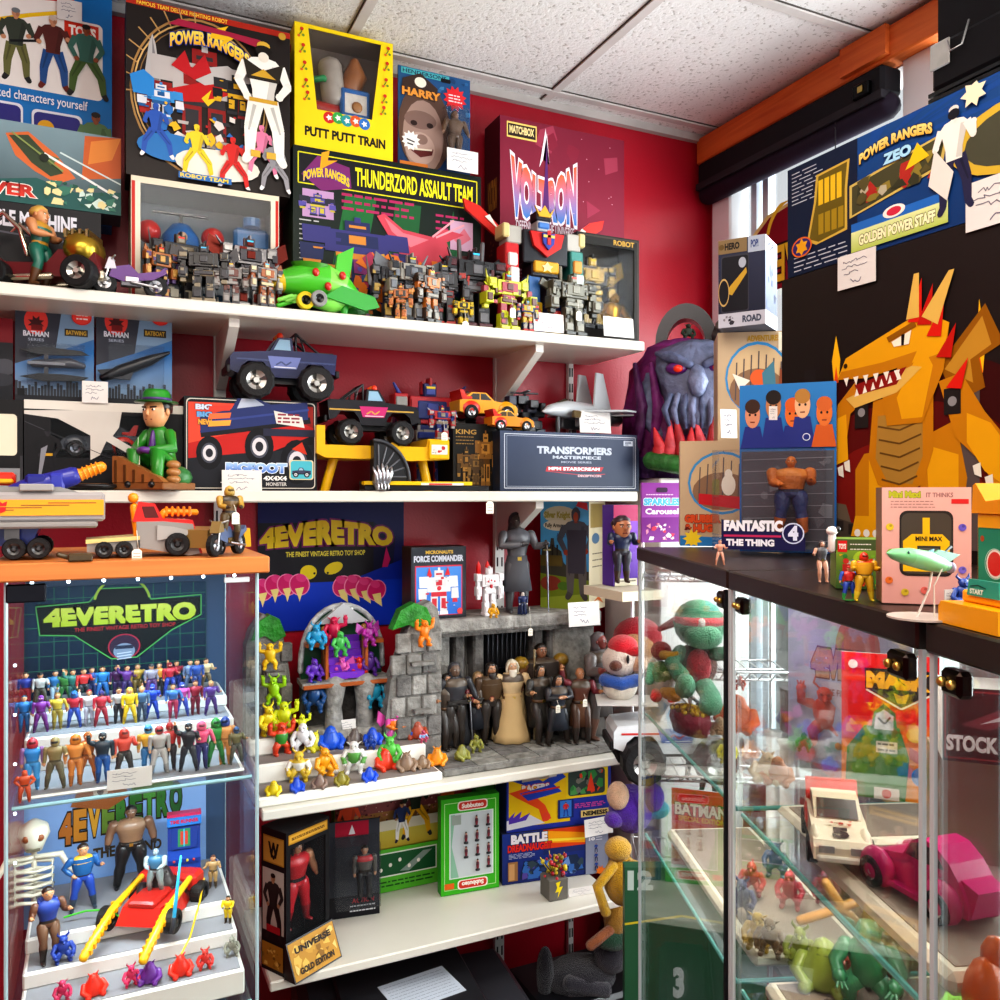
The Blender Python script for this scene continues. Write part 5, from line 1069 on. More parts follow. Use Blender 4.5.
p = st2(92,1.945); m = MB(); m.rings([(0,0,.0,.035,.035),(0,0,.006,.052,.052),(0,0,.012,.05,.05),(0,0,.011,.04,.04)],['1a1a1c','1a1a1c','1a1a1c','b07a38'],20); m.rings([(0,0,.0105,.04,.04),(0,0,.013,.03,.03),(0,0,.013,.004,.004)],['8a5a28','c08a48','c08a48'],20); o = m.build('round_dish',None,p); meta(o,'flat black round dish with a wooden centre before the long black box','dish')
gp = Vector(st2(160,1.94)); gz = (493-390)*depth(gp)/FPX
t = thing('seated_figure','caricature figure in a green suit and green hat seated on a carved brown base','figurine',gp,math.radians(-40)); k = gz
m = MB(); gr,gd = '2f8a2c','1c5a22'
m.rings([(0,.03,.2,.15,.13),(0,.03,.3,.14,.12),(0,.0,.45,.13,.1),(0,-.02,.56,.12,.09),(0,-.04,.62,.06,.05)],[gd,gr,gr,gr,'d8a878'],14,'plastic')
m.tube([(0,-.1,.3),(0,-.12,.42),(0,-.1,.56)],[.03,.035,.02],'5a2f80',8,'plastic')
for sx in (-1,1):
    m.tube([(sx*.09,.0,.26),(sx*.13,-.22,.34),(sx*.12,-.2,.08)],[.085,.075,.05],[gr,gr,gd],10,'plastic'); m.tube([(sx*.12,-.2,.06),(sx*.13,-.3,.05)],[.045,.035],'1a1a1c',8,'plastic')
    m.tube([(sx*.12,-.02,.54),(sx*.2,-.08,.4),(sx*.05,-.22,.37)],[.06,.055,.04],gr,9,'plastic'); m.tube([(sx*.05,-.23,.37),(sx*.0,-.26,.38)],[.036,.03],'6a3a90',8,'plastic')
m.push((0,-.05,.755),(0,0,0),2.0); m.push((0,0,-.93)); head_on(m,'d8a070','2a1a14',s=1.0); m.rings([(0,.012,.925,.066,.062),(0,.016,.965,.068,.062),(0,.01,.985,.05,.05)],'241814',12); m.pop(); m.pop()
scaled(m,k).build('body',t)
m = MB(); m.rings([(0,-.05,.84,.2,.21),(0,-.05,.853,.19,.2),(0,-.05,.86,.128,.135),(0,-.05,.93,.12,.13),(0,-.05,.965,.1,.11),(0,-.05,.955,.05,.05)],[gd,gr,gr,gr,gr,gd],18,'plastic'); m.rings([(0,-.05,.862,.132,.14),(0,-.05,.885,.13,.138)],'5a3a80',18,'plastic'); scaled(m,k).build('hat',t)
m = MB(); br = '8a5a30'; m.box(-.3,-.3,0,.26,.2,.07,br,'toy',.01); m.prism([(-.3,.07),(-.3,.32),(-.24,.32),(.2,.12),(.26,.07)],-.3,-.22,'a06a3a','toy')
for i in range(5): m.box(-.27+.1*i,-.312,.07,-.25+.1*i,-.3,.28-.045*i,'5a3818','toy')
for i in range(3): m.ball(.22,-.1,.1+.07*i,.07,.07,.045,'b07c48',9)
m.ball(.12,.08,.12,.16,.14,.12,'3a7a40',10); scaled(m,k).build('carved_base',t)
swing_tag(t,-.02,-.2*k,.5*k,.016,.035)
F = fit_on(184,317,399,1.985,S2)
def a(A):
    A.rect(0,0,100,100,'15151a'); A.rrect(1.5,2,98.5,98,'cfc8bc',3); A.rrect(2.2,3,97.8,97,'17171c',3); A.poly([(3,94),(97,94),(97,62),(60,40),(3,34)],'b82420'); A.poly([(3,94),(50,94),(30,60),(3,50)],'d84a34'); A.poly([(56,94),(97,94),(97,70)],'8a2018'); A.poly([(3,34),(40,40),(70,44),(97,52),(97,4),(3,4)],'22232a')
    A.truck(14,40,84,'2a3568','1a1a20','b8c0d0',rot=.16,wh=False)
    for (x,y,r) in ((18,40,9.5),(55,48,11),(84,32,13)): A.ell(x,y,r,'131318',ry=r*1.9); A.ell(x,y,r*.62,'4a4c58',ry=r*1.15); A.ell(x,y,r*.5,'d0ccd0',ry=r*.9); A.ell(x,y,r*.28,'26262e',ry=r*.5)
    A.rect(58,60,98,68,'2a2c40'); A.poly([(66,88),(88,82),(90,70),(68,74)],'d8d4cc'); A.lines(69,76,86,84,3,'8a3040',2); A.poly([(80,46),(88,54),(92,40)],'c83a24')
    for i,(s_,c) in enumerate((('BIG','c8d0e0'),('BIG','6aa0d0'),('NEW','e0a040'))): A.text(s_,8+i*1,86-i*8,20,92-i*8,c,.06,'1c1c28')
    for i in range(3): A.poly([(18,90-i*8),(34,92-i*8),(33,86-i*8),(17,84-i*8)],('d04030','e87040','f0a040')[i])
    A.text('BIGFOOT',30,19,76,30,'3a6ac0',.07,'e8ecf4',.05,'a8c8f0'); A.text('4X4X4',58,11,76,16,'e8e4e0',.05); A.text('MONSTER',60,5,76,9,'c8c4c0',.03); A.text('The',26,5,34,9,'e8e4e0',.03)
    A.rrect(78,12,97,34,'d8c8a0',2); A.rrect(79,13,96,33,'4fb0c0',2); A.truck(80,15,15,'3a3f58')
flat_box('black edged toy box with a blue monster truck on a red sky',F,.16,'141418',a,side='101014'); ztk = S2+F[4]+.001
monster_truck('dark blue monster truck with red roof lights parked on top of the red sky box',len_px(227,334,1.99),(onY(281,400,2.03).x,2.03,ztk),0,'141d4c','3a4672','6a76b0')
card_px('handwritten price card in front of the monster truck box',222,470,262,493,1.97)
yz = onY(385,446,1.97).z
yp = thing('toy_playset','yellow folding toy ramp station with a black quarter wheel underneath','toy playset',(onY(385,490,1.97).x,1.97,S2)); hz = yz-S2
wl = len_px(318,450,1.97)/2; Y1 = 'e8b414'
m = MB(); m.prism([(-wl,hz-.02),(-wl,hz+.045),(-wl+.02,hz+.045),(-wl+.02,hz),(-.01,hz),(.03,hz+.012),(.05,hz),(wl-.06,hz),(wl-.055,hz+.02),(wl,hz+.02),(wl,hz-.03),(wl-.1,hz-.035),(-.02,hz-.03),(-.06,hz-.032),(-wl+.02,hz-.03)],0,.13,Y1,'plastic'); m.box(wl-.055,-.006,hz-.03,wl,.0,hz+.018,Y1,'plastic',.003)
A = Art(m,(wl-.048,-.006,hz-.018),(.042,0,0),(0,0,.024)); A.rect(0,0,100,100,'e0dcd4'); A.clutter(5,10,95,90,['b83030','505058','d8d0c8'],12,2,22); A.poly
A = Art(m,(-.01,0,hz-.024),(.05,0,0),(0,0,.03)); A.poly([(10,40),(50,90),(40,55),(90,50),(40,20)],'c83020')
m.build('deck',yp)
for (xa,xb) in ((-wl+.03,-wl+.055),(wl-.035,wl-.055)): m = MB(); m.tube([(xa,.05,0),(xb,.05,hz-.02)],.012,Y1,6,'plastic'); m.build('leg',yp)
m = MB(); m.prism([(0,0)]+[(.09*math.cos(a)*1.0,.1*math.sin(a)) for a in [PI/2*i/10 for i in range(11)]],-.012,.02,'26282c','plastic')
for i in range(6): q = PI/2*(i+.5)/6; m.tube([(.012,-.013,.012),(.08*math.cos(q),-.013,.088*math.sin(q))],.0022,'5a5c62',5)
m.tube([(.088*math.cos(PI/2*i/10),-.013,.098*math.sin(PI/2*i/10)) for i in range(11)],.005,'3c3e44',6)
o = m.build('quarter_wheel',yp); o.location = (-.035,-.012,.022)
monster_truck('black pickup with a pink door panel and rear roll bar on the yellow ramp',len_px(324,414,2.03),(onY(369,440,2.03).x,2.03,yz+.0015),PI,'1d1c22','c8a048','c02a70',tyre=.16)
m = MB(); L_ = len_px(365,489,1.925); m.box(-L_/2,-.012,0,L_/2,.03,.013,'17171a','plastic',.002); m.box(-L_/2+.0,-.013,.013,L_/2-.045,.015,.022,'e8c010','plastic',.001); m.box(-.02,-.0135,.013,.09,-.011,.0185,'e8e2d8'); m.box(.0,-.0138,.0135,.06,-.0132,.0175,'c83020'); m.box(-L_/2,.01,.013,-L_/2+.05,.03,.022,'2a2a2e')
o = m.build('toy_track',None,st2(427,1.925)); meta(o,'flat black and yellow toy track piece at the shelf edge','toy track')
p = st2(381,1.907); m = MB(); m.rings([(0,0,0,.012,.012),(0,0,.02,.022,.018),(0,0,.036,.02,.018),(0,0,.045,.01,.01)],'a8aab0',10,'metal')
for i in range(5): x = -.016+.008*i; m.tube([(x*.8,-.012,.02),(x*1.2,-.02,.04),(x*1.4,-.01,.062-abs(i-2)*.004)],[.006,.005,.0015],'c8cad0',6,'metal')
for i in range(4): m.tube([(-.012+.008*i,-.018,.014),(-.012+.008*i,-.022,.003)],[.003,.001],'e0e0e4',5,'metal')
o = m.build('silver_claw_toy',None,p); meta(o,'small silver claw headed toy on the black and yellow track','toy')
robot('red and blue robot with a white tag right of the yellow ramp',(494-378)*depth(onY(435,490,2.06))/FPX,(onY(428,490,2.125).x,2.125,S2),0,['b82830','2a3c90','d0ccc8','3a4ca0'],71,1.05,tag=False)
sm = robot('small red white and blue robot in front of the larger red robot',.085,(onY(441,440,1.99).x,1.985,yz+.021),0,['b82c30','2a3c90','d8d4d0','b8a890'],72,1.3,tag=True)
F = fit_on(453,499,424,1.99,S2)
flat_box('narrow black box with gold robot print left of the dark blue box',F,.15,'14120f',lambda A: (A.rect(0,0,100,100,'16130f'),A.text('KING',6,84,50,91,'b08a40',.02),A.lines(6,70,44,80,3,'8a6a30',1.4),A.mech(70,8,80,['8a5f28','b8843a','5a3c18','d0a050'],4,.42),A.mech(28,6,58,['6a4a20','3a2a14','9a7030'],8,.5),A.mech(48,6,50,['4a3418','7a5a28'],9,.5)),side='100e0c'); zg = S2+F[4]+.001
FB = fit_on(500,639,433,1.945,S2)
def a(A):
    A.rect(0,0,100,100,'2c3548','38425a'); A.frame(3,5,97,95,1.2,'c8ccd4'); A.frame(4.5,8,95.5,92,.7,'9aa2b0')
    A.text('TRANSFORMERS',25,63,79,76,'b8c0cc',.05); A.text('MASTERPIECE',36,55,71,60.5,'b8c0cc',.035); A.text('MOVIE SERIES',42,48,64,51.5,'98a0b0',.02); A.poly([(31,34),(32,42),(73,42),(71,34)],'a82a34'); A.text('MPM STARSCREAM',33,35.5,70,41,'e8e4e8',.04); A.line([(31,34),(60,27),(74,30)],.8,'c83a40'); A.text('DECEPTICON',54,24.5,71,28.5,'d8b8bc',.03); A.rect(88,80,95,89,'c0c8d4'); A.lines(89,82,94,87,3,'3a4458',1.4)
flat_box('long dark blue box with silver lettering under the grey jet',FB,.2,'2c3548',a,side='222a3a'); zb = S2+FB[4]+.001
toy_car('large yellow toy sports car on the narrow gold and black box',len_px(454,512,2.03),(onY(485,420,2.05).x,2.06,zg+.014),PI,'d8980f','d8980f','2a2620')
toy_car('small orange toy car in front of the larger yellow one',len_px(487,531,1.965)*.95,(onY(509,430,1.965).x+.01,1.985,zb),PI,'d88418','e0a838','4a3a20')
t = thing('toy_robot','black blue rotor topped robot behind the grey jet','toy robot',(onY(530,430,2.03).x,2.06,zb)); m = MB()
for i in range(34): x,z = RND.uniform(-.05,.05),RND.uniform(0,.09); m.cbox(x,RND.uniform(-.02,.03),z+.008,RND.uniform(.014,.034),.03,RND.uniform(.01,.026),RND.choice(['17181f','22263a','101015','3a4258']),bev=.002)
m.build('body',t); m = MB(); m.cyl(.0,0,.098,.112,.004,'1a1a20',8); m.prism([(-.045,.0),(-.035,.008),(.04,-.002),(.035,-.01)],.11,.114,'1c1c24',axis='z'); m.prism([(-.01,-.035),(.0,-.035),(.012,.04),(.0,.04)],.114,.117,'1c1c24',axis='z'); m.build('rotor',t)
t = thing('toy_jet','grey fighter jet with twin tail fins on top of the dark blue box','toy jet',(onY(579,425,2.03).x,2.03,zb),math.radians(24)); k = len_px(527,628,2.0)*1.02; J = 'b4b8bc'
m = MB(); m.tube([(-.5,0,.17),(-.4,0,.19),(-.2,0,.21),(.1,0,.2),(.42,0,.19)],[.01,.045,.075,.085,.06],J,12,'plastic',flat=1.3); m.tube([(-.3,0,.245),(-.2,0,.265),(-.08,0,.25)],[.02,.035,.02],'3a3020',8,'plastic'); scaled(m,k).build('fuselage',t)
for sy in (-1,1):
    m = MB(); m.prism([(-.2,sy*.06),(.1,sy*.42),(.24,sy*.42),(.3,sy*.06)],.185,.2,J,'plastic',axis='z'); m.prism([(.28,sy*.06),(.42,sy*.28),(.52,sy*.28),(.5,sy*.05)],.18,.195,'9ca0a6','plastic',axis='z'); scaled(m,k).build('wing',t)
    m = MB(); m.prism([(.08,.2),(.12,.54),(.22,.54),(.36,.2)],sy*.09-.008,sy*.09+.008,'c0c4c8','plastic'); scaled(m,k).build('tail_fin',t)
    m = MB(); m.tube([(.2,sy*.07,.15),(.48,sy*.07,.16)],.06,'6a6c72',10,'plastic'); m.box(-.15,sy*.1-.04,.06,.2,sy*.1+.04,.16,'7c8086','plastic',.01); scaled(m,k).build('engine',t)
m = MB(); m.cbox(-.18,-.12,.16,.14,.03,.06,'5a4a2c','plastic',.006)
for x,y in ((-.3,0),(.1,-.12),(.1,.12)): m.tube([(x,y,.0),(x,y,.16)],.02,'4a4c50',6)
scaled(m,k).build('landing_gear',t)
card_px('price card leaning on the grey jet',580,411,611,433,1.965)
robot('dark blue and black round bodied robot above the small red robot',.075,(onY(467,400,2.14).x,2.14,S2+.2),0,['1c2440','16161c','3a4a80','6a707c'],74,1.5,style='wings')
m = MB(); m.box(-.02,-.02,0,.02,.02,.198,'17181c','plastic',.003); o = m.build('display_pedestal',None,(onY(467,400,2.14).x,2.14,S2+.0008)); meta(o,'black display pedestal carrying the dark blue round robot','stand')
ZL = LTOP+.0265
def onL(px,py): p = onZ(px,py,ZL); return p
p = onL(40,556); kx = 850/depth(p); t = thing('toy_trailer','grey and orange toy trailer with black double wheels at the left edge','toy trailer',(onY(20,560,1.47).x,1.47,ZL+.0005)); W2 = (onY(105,560,1.47)-onY(20,560,1.47)).x; u = W2/85
m = MB(); m.box(-.16,-.05,40*u,W2,.07,72*u,'a09c9c','plastic',.004); m.box(-.16,-.053,47*u,W2-.002,-.05,64*u,'f0a01c','plastic')
for i in range(5): m.box(-.1+i*.035,-.0535,(50+2.5*i)*u,-.04+i*.036,-.0529,(51+2.5*i)*u,'8a5a18')
m.box(-.16,-.056,33*u,W2-.01,.07,40*u,'8a8886','plastic',.003); m.prism([(-.16,14*u),(-.16,34*u),(20*u,34*u),(12*u,14*u)],-.03,.06,'28327a','plastic'); m.box(-12*u,-.05,21*u,2*u,-.045,33*u,'4a4a4c'); m.prism([(-40*u,71*u),(-38*u,78*u),(40*u,78*u),(62*u,71*u)],-.03,.05,'8c8a88','plastic'); m.build('body',t)
for (x,w_) in ((-.09,.03),(18*u,.03)): m = MB(); m.cbox(x,-.045,77*u,.045,.02,8*u,'9a9896','plastic',.002); m.build('clamp',t)
for x in (-.14,-.1,-3*u,20*u):
    for y in (-.045,.05): m = MB(); m.wheel(x,y,11.5*u,11.5*u,.018,'19191b','3a3a3c',hubmat='plastic'); m.build('wheel',t)
m = MB(); A = Art(m,(-26*u,-.0536,49*u),(18*u,0,0),(0,0,14*u)); A.poly([(5,95),(30,80),(50,100),(70,80),(95,95),(85,20),(60,5),(50,30),(40,5),(15,20)],'c8282c'); A.line([(10,55),(90,55)],6,'e8a028'); A.line([(50,80),(50,20)],5,'e8a028'); m.build('emblem',t)
t2 = thing('toy_cannon','blue toy cannon with an orange barrel lying on the grey trailer','toy cannon',(onY(20,560,1.47).x,1.475,ZL+80*u)); f = lambda x,y: ((x-20)*u,0,(560-y)*u-80*u-.004)
m = MB(); m.tube([f(12,485),f(30,480),f(73,466)],[.012,.017,.015],'2b2f8c',10,'plastic'); m.cbox(*f(36,474),.03,.03,.026,'23277c','plastic',.004); m.cbox(*f(56,474),.022,.032,.03,'33399c','plastic',.004); m.build('body',t2)
m = MB(); m.tube([f(72,468),f(102,455)],[.0095,.0085],'f08c14',10,'plastic')
for i in range(6): a_,b_ = Vector(f(74+i*4.6,467-i*2)),Vector(f(75.5+i*4.6,466.4-i*2)); m.tube([a_,b_],.0108,'f49a20',10,'plastic',cap=False)
m.build('barrel',t2)
o = MB().box(-.03,-.015,0,.014,.015,.02,'c8301c','plastic',.004).box(-.03,-.017,.003,.012,.0,.01,'f0a818','plastic',.002).build('toy_block',None,(onY(2,560,1.45).x,1.50,ZL+80*u)); meta(o,'red and orange toy block at the left photo edge on the trailer','toy part')
t = thing('toy_truck','red and grey toy truck with a long flat bed and an orange gun','toy truck',(onY(85,560,1.45).x,1.45,ZL+.0005)); u = (onY(200,560,1.45)-onY(85,560,1.45)).x/115; f = lambda x,y: ((x-85)*u,(558-y)*u)
P = lambda m,pts,y0,y1,c: m.prism([f(*p) for p in pts],y0,y1,c,'plastic')
m = MB(); P(m,[(134,521),(160,521),(190,524),(197,556),(186,558),(134,548)],-.04,.04,'8e8a86'); P(m,[(87,540),(137,536),(137,552),(87,552)],-.04,.04,'8e8a86'); P(m,[(86,539),(137,536),(137,540),(86,543)],-.043,.043,'d8c07c'); P(m,[(154,525),(170,527),(186,531),(184,536),(154,541)],-.044,.044,'a29e9a'); m.build('chassis',t)
m = MB(); P(m,[(130,521),(136,500),(152,502),(160,518),(190,520),(197,545),(200,556),(192,556),(190,527),(160,522)],-.038,.038,'d02420'); P(m,[(139,505),(151,505),(156,517),(142,517)],-.0385,.0385,'5a1412'); m.build('cab',t)
m = MB(); m.tube([(f(136,538)[0],-.03,f(136,538)[1]),(f(132,505)[0],-.03,f(132,505)[1])],.0065,'f0921a',8,'plastic'); q = f(131,496); m.ball(q[0],-.03,q[1],.008,col='f0921a',n=8); m.build('lever',t)
m = MB(); a_,b_ = f(164,511),f(196,512); m.tube([(a_[0],0,a_[1]),(b_[0],0,b_[1])],.005,'f0921a',8,'plastic'); m.tube([(a_[0],0,a_[1]),(f(160,516)[0],0,f(160,516)[1])],.006,'f0921a',8,'plastic')
for i in range(5): q = f(165+6*i,511); m.cbox(q[0],0,q[1],.004,.012,.016,'e88410','plastic',.001)
m.build('gun',t)
for (x,y,r) in ((103,547,8.5),(122,547,8.5),(174,546,12.5)):
    for yy in (-.042,.042): q = f(x,558-r); m = MB(); m.wheel(q[0],yy,r*u,r*u,.014,'1b1b1d','2a2a2c',hubmat='plastic'); m.build('wheel',t)
swing_tag(t,f(134,530)[0],-.048,f(134,530)[1],.014,.028)
o = MB().box(-.018,-.01,0,.014,.012,.011,'4a3a22','plastic',.002).tube([(-.018,-.002,.006),(-.03,-.002,.01)],.004,'4a3a22',6).build('toy_cart',None,onL(82,561)); meta(o,'small dark olive toy block beside the red truck','toy part')
p = onL(228,556); t = motorcycle('blue grey toy motorbike with a tan fairing, ridden by the gold helmeted figure',.1,(p.x,p.y+.015,ZL+.0005),math.radians(52),'5a6a8c','8a7448')
mo = MB().prism([(-.03,.012),(-.03,.04),(.0,.045),(.03,.03),(.03,.012)],-.022,.022,'8a7040','plastic'); mo.wheel(0,-.024,.0125,.0125,.01); o = mo.build('sidecar',t); o.location = (.005,.04,0)
q = figure('toy rider in a gold helmet and brown jacket on the blue motorbike',.088,(p.x+.004,p.y+.012,ZL+.02),.3,dict(skin='8a6a3c',hair='b89848',torso='6a5028',sleeve='b08a38',hand='3a2a18',leg='5a4a2c',boot='3a2a1c',chest='3a3020'),'fwd','bend','dome',1.3)
swing_tag(q,-.002,-.02,.06,.012,.012)
p = onL(264,547); o = MB().prism([(-.022,0),(-.02,.022),(-.012,.022),(-.01,.012),(.002,.014),(.006,.034),(.014,.034),(.016,0)],-.006,.006,'d8a820','plastic').build('yellow_toy_letters',None,(p.x-.035,p.y+.03,ZL)); meta(o,'small yellow toy piece at the right end of the wooden cabinet top','toy part')
q = onY(489,503,1.895); t = thing('hanging_price_tag','cream price tag hanging below the edge of the second shelf','price tag',(q.x,1.895,S2-.005)); swing_tag(t,0,0,0,.02,.02)
# ================================================================== inside the left glass cabinet
PC = LY+LD-.012
def poster_at(label,F,art,base,name='poster'):
    X,Y,Z,w,h = F; m = MB(); m.box(-w/2,0,0,w/2,.003,h,base,'card'); art(front_art(m,w,h)); return meta(m.build(name,None,(X,Y,Z)),label,name)
def a(A):
    A.rect(0,0,100,100,'101c30','1c3a54')
    for i in range(14): A.line([(i*7.7,0),(i*7.7,100)],.5,'2f7a5c')
    for i in range(9): A.line([(0,6+i*12),(100,6+i*12)],.5,'2f7a5c')
    A.poly([(6,86),(36,86),(40,97),(64,97),(68,86),(97,86),(97,68),(80,58),(62,36),(44,36),(26,58),(8,60)],'10181c'); A.line([(6,84),(34,86),(40,97),(64,97),(68,86),(97,88),(97,70),(80,58),(60,36),(46,36),(26,58),(8,60),(6,84)],1,'58b060'); A.ring(52,84,16,1.4,'a8c84c',10,170)
    A.text('4EVERETRO',10,66,94,82,'b8cc38',.07,'2a3018',.05,'d4e060'); A.text('THE FINEST VINTAGE RETRO TOY SHOP',26,61,82,64.5,'b83038',.02)
    A.ell(53,46,9,'3a2a40',ry=11); A.ring(53,46,9,.8,'b03048',ry=11); A.ell(53,42,6,'8898b0',ry=7); A.rect(48,44,58,47,'2c3448')
    for i in range(3): A.line([(49,40-i*2.4),(57,41-i*2.4)],.8,'d0d8e8')
a0,a1 = onY(24,690,PC),onY(206,690,PC); pz = onY(115,700,PC).z
poster_at('dark grid shop poster with yellow lettering behind the rows of small figures',((a0.x+a1.x)/2,PC,pz,a1.x-a0.x,LTOP-.045-pz),a,'101c30')
def a(A):
    A.rect(0,0,100,100,'7ea4d8','8fb0e0'); A.rect(0,0,100,5,'7a1c34'); G = lambda c: c
    for i,(ch,c) in enumerate(zip('4EVERETRO',('b8702c','c8862c','d09a30','6a8a34','3f7a30','2f6a28','4a8a38','35702c','2f6030'))): A.text(ch,18+i*7.6,46+i*1.1,25+i*7.6,63+i*1.1,c,.06,'2a1c10',.05)
    A.text('THE LEGEND',36,36,74,42,'4a3a20',.04); A.poly([(24,66),(30,79),(50,82),(56,68),(44,62)],'9a5a2c'); A.ell(40,72,4,'e8e0d0'); A.ell(40,72,1.8,'2a1a10'); A.poly([(56,68),(60,82),(70,76),(82,83),(80,68)],'4a7a34')
a0,a1 = onY(24,800,PC),onY(206,800,PC); z0,z1 = LS2+.002,LS1-.012
poster_at('pale blue shop poster with multicoloured letters in the lower cabinet compartment',((a0.x+a1.x)/2,PC,z0,a1.x-a0.x,z1-z0),a,'8fb0dc')
def riser(label,Z,Ys,zs,y0):
    x0,x1 = LX0+.012,LX1-.014; t = thing('stepped_display',label,'display stand',((x0+x1)/2,y0,Z+.0005)); w = (x1-x0)/2
    for i in range(len(zs)):
        m = MB(); m.box(-w,Ys[i]-y0,0 if i == 0 else zs[i-1],w,PC-.006-y0,zs[i],'e6e4de','laminate',.003,); m.box(-w+.006,Ys[i]-y0+.006,zs[i],w-.006,PC-.007-y0,zs[i]+.0012,'8a8a8e','matte'); m.build('step',t)
RZ = [onY(110,783,1.42).z,onY(115,727,1.54).z,onY(115,703,1.63).z]
riser('white stepped stand holding three rows of small figures',LS1,(1.40,1.52,1.605),[z-LS1 for z in RZ],1.40)
rows = [  # zx, head zy, torso, leg, hair, style, words
 (2,((95,515,'2a3a90','a02030','3a2a1c','short','blue and red'),(150,520,'b8b8b4','4a4438','1a1a1c','cap','silver vested'),(205,505,'2c6ca0','9ab0c0','2a3038','short','blue and pale legged'),(240,505,'3a7a3c','2f6a34','8a5a30','short','all green'),(270,490,'2a6a60','2c5a58','2a2420','short','teal'),(310,500,'c03030','2a2c34','3a2418','short','red and white'),(340,495,'1f3c78','1b3060','1a1a20','short','dark blue'),(380,492,'2878b8','2a6aa8','2a2018','short','bright blue'),(435,475,'4a2050','30204a','3a2430','short','dark purple'),(470,485,'5a2a78','3a2a60','2a1a20','short','purple vested'),(510,470,'a08030','6a5428','5a3a20','short','gold'),(560,475,'8a8494','5a3a70','2a2a30','cap','grey and purple'),(590,460,'c88830','2a2a30','3a2a20','short','orange topped'),(628,462,'b02838','28409a','8a2028','mask','red and blue masked'),(655,452,'8a2030','2a3a8a','2a1a1c','short','dark red'),(705,470,'7a8aa8','586a88','3a3a40','short','grey blue'),(728,442,'2a4a90','26407c','4a3020','short','navy'),(765,450,'c8b088','6a5c44','3a2a20','short','tan vested'))),
 (1,((88,628,'2470b0','1f6098','2a4a60','short','sky blue'),(152,630,'782a8a','6a2478','782a8a','mask','all purple'),(212,618,'c8b040','a08c38','8a6a30','short','yellow'),(275,632,'c03040','3050a8','2a6ab8','dome','red and blue caped'),(330,590,'d8d4d4','b8b8c4','a02c30','short','white jacketed'),(375,600,'b82c3c','9a2434','2a2a70','crest','crimson'),(440,572,'b8b4b0','2a2a30','3a2a20','short','white shirted'),(480,590,'e0c020','d0b01c','d8b81c','hood','all yellow hooded'),(525,565,'4a6a8a','3a4a60','c8a870','short','slate blue'),(565,590,'2048c0','1c40a8','2048c0','mask','royal blue'),(640,555,'3a6aa8','a03050','3a2418','short','blue and crimson'),(675,565,'c050a0','3a50b8','3048a8','mask','pink and blue'),(725,535,'98283c','7a2034','5a3020','short','dark crimson'),(780,545,'5a3a88','4a3078','a08050','short','violet'))),
 (0,((120,735,'3088d0','48a0e0','c83040','dome','red armed blue'),(205,710,'8a7a50','6a6248','9a8a58','helmet','olive armoured'),(280,705,'d88a40','d0803a','d88028','dome','orange and tan'),(325,700,'c87838','b86a30','c87028','mask','burnt orange'),(380,705,'22303c','2058a0','1a2028','mask','black and blue'),(460,680,'c84838','3a3430','d04838','dome','red helmeted'),(550,670,'d8a838','3a7ab0','3f90c0','helmet','yellow and blue'),(590,690,'a8a4a0','b8b4b0','b03838','helmet','silver and red'),(630,640,'b82c28','3a3438','a82824','crest','scarlet'),(697,665,'26262c','2c3038','1c1c20','mask','all black'),(745,655,'d85078','30306a','e06080','dome','pink and navy'),(800,635,'2f8a3c','2a7a38','2f8a3c','dome','green armoured'),(835,650,'d89858','d0904c','28408a','dome','blue helmeted peach'),(875,700,'6a6440','5a5a50','3a5a88','helmet','small olive')))]
for tier,items in rows:
    Y = (1.432,1.555,1.65)[tier]; names = ('front','middle','back'); n = len(items); prev = None
    for i,(zx,zy,to,lg,hr,sty,wd) in enumerate(items):
        px = zx*.27; p = onY(px,750,Y); top = onY(px,540+zy*.27,Y).z; z = RZ[tier]+.002; h = max(.058,min(.074,top-z))
        if tier: h = min(h,.07)
        pal = dict(skin='d0986c',hair=hr,torso=to,leg=lg,boot=shade(lg,.6),belt=shade(lg,.5),chest=shade(to,1.15),sleeve=to if i % 3 else (mixc(to,'c83040',.5) if tier == 0 and i == 0 else shade(to,.75)))
        where = ('at the left end' if i == 0 else 'at the right end' if i == n-1 else f'right of the {prev} one')
        figure(f'{wd} small figure, {names[tier]} row, {where}',h,(p.x,Y+RND.uniform(-.008,.008),z),RND.uniform(-.3,.3),pal,('down','half','wide','down')[i % 4],('stand','wide')[i % 2],sty,1.15,group='small figures on the cabinet steps',larm=('down','up')[i % 5 == 4],hs=1.15); prev = wd
card_px('price card hanging on the edge of the small figure stand',107,768,152,788,1.394,tilt=0)
p = onY(25,804,1.40); figure('small orange hooded figure crouching before the lowest step, at the left cabinet edge',.045,(p.x,1.392,LS1+.001),0,dict(skin='d06030',hair='c8401c',torso='d0501c',leg='c04818',boot='a83c14'),'hips','bend','hood',1.3)
QZ = [.995,1.02,1.045]
riser('white stepped stand in the lower cabinet compartment',LS2,(1.40,1.48,1.54),[z-LS2 for z in QZ],1.40)
def low(px,tier,dy=0): Y = (1.438,1.51,1.61)[tier]+dy; return (onY(px,900,Y).x,Y,QZ[tier]+.002)
def lh(px,py,tier,dy=0): p = low(px,tier,dy); return onY(px,py,p[1]).z-p[2]
P = low(124,2,.05)
t = thing('skeleton_figure','white skeleton torso with a large skull at the left side of the cabinet','skeleton',(onY(34,900,1.66).x,1.66,QZ[2]+.002)); k = onY(30,822,1.66).z-QZ[2]
m = MB(); bn = 'ddd8c4'; m.tube([(0,.03,0),(.0,.04,.3),(0,.03,.62)],.03,bn,8)
for i in range(5):
    for sx in (-1,1): m.tube([(0,.03,.52-i*.09),(sx*.2,0,.5-i*.09),(sx*.18,-.12,.47-i*.09),(0,-.15,.45-i*.09)],.022,bn,6)
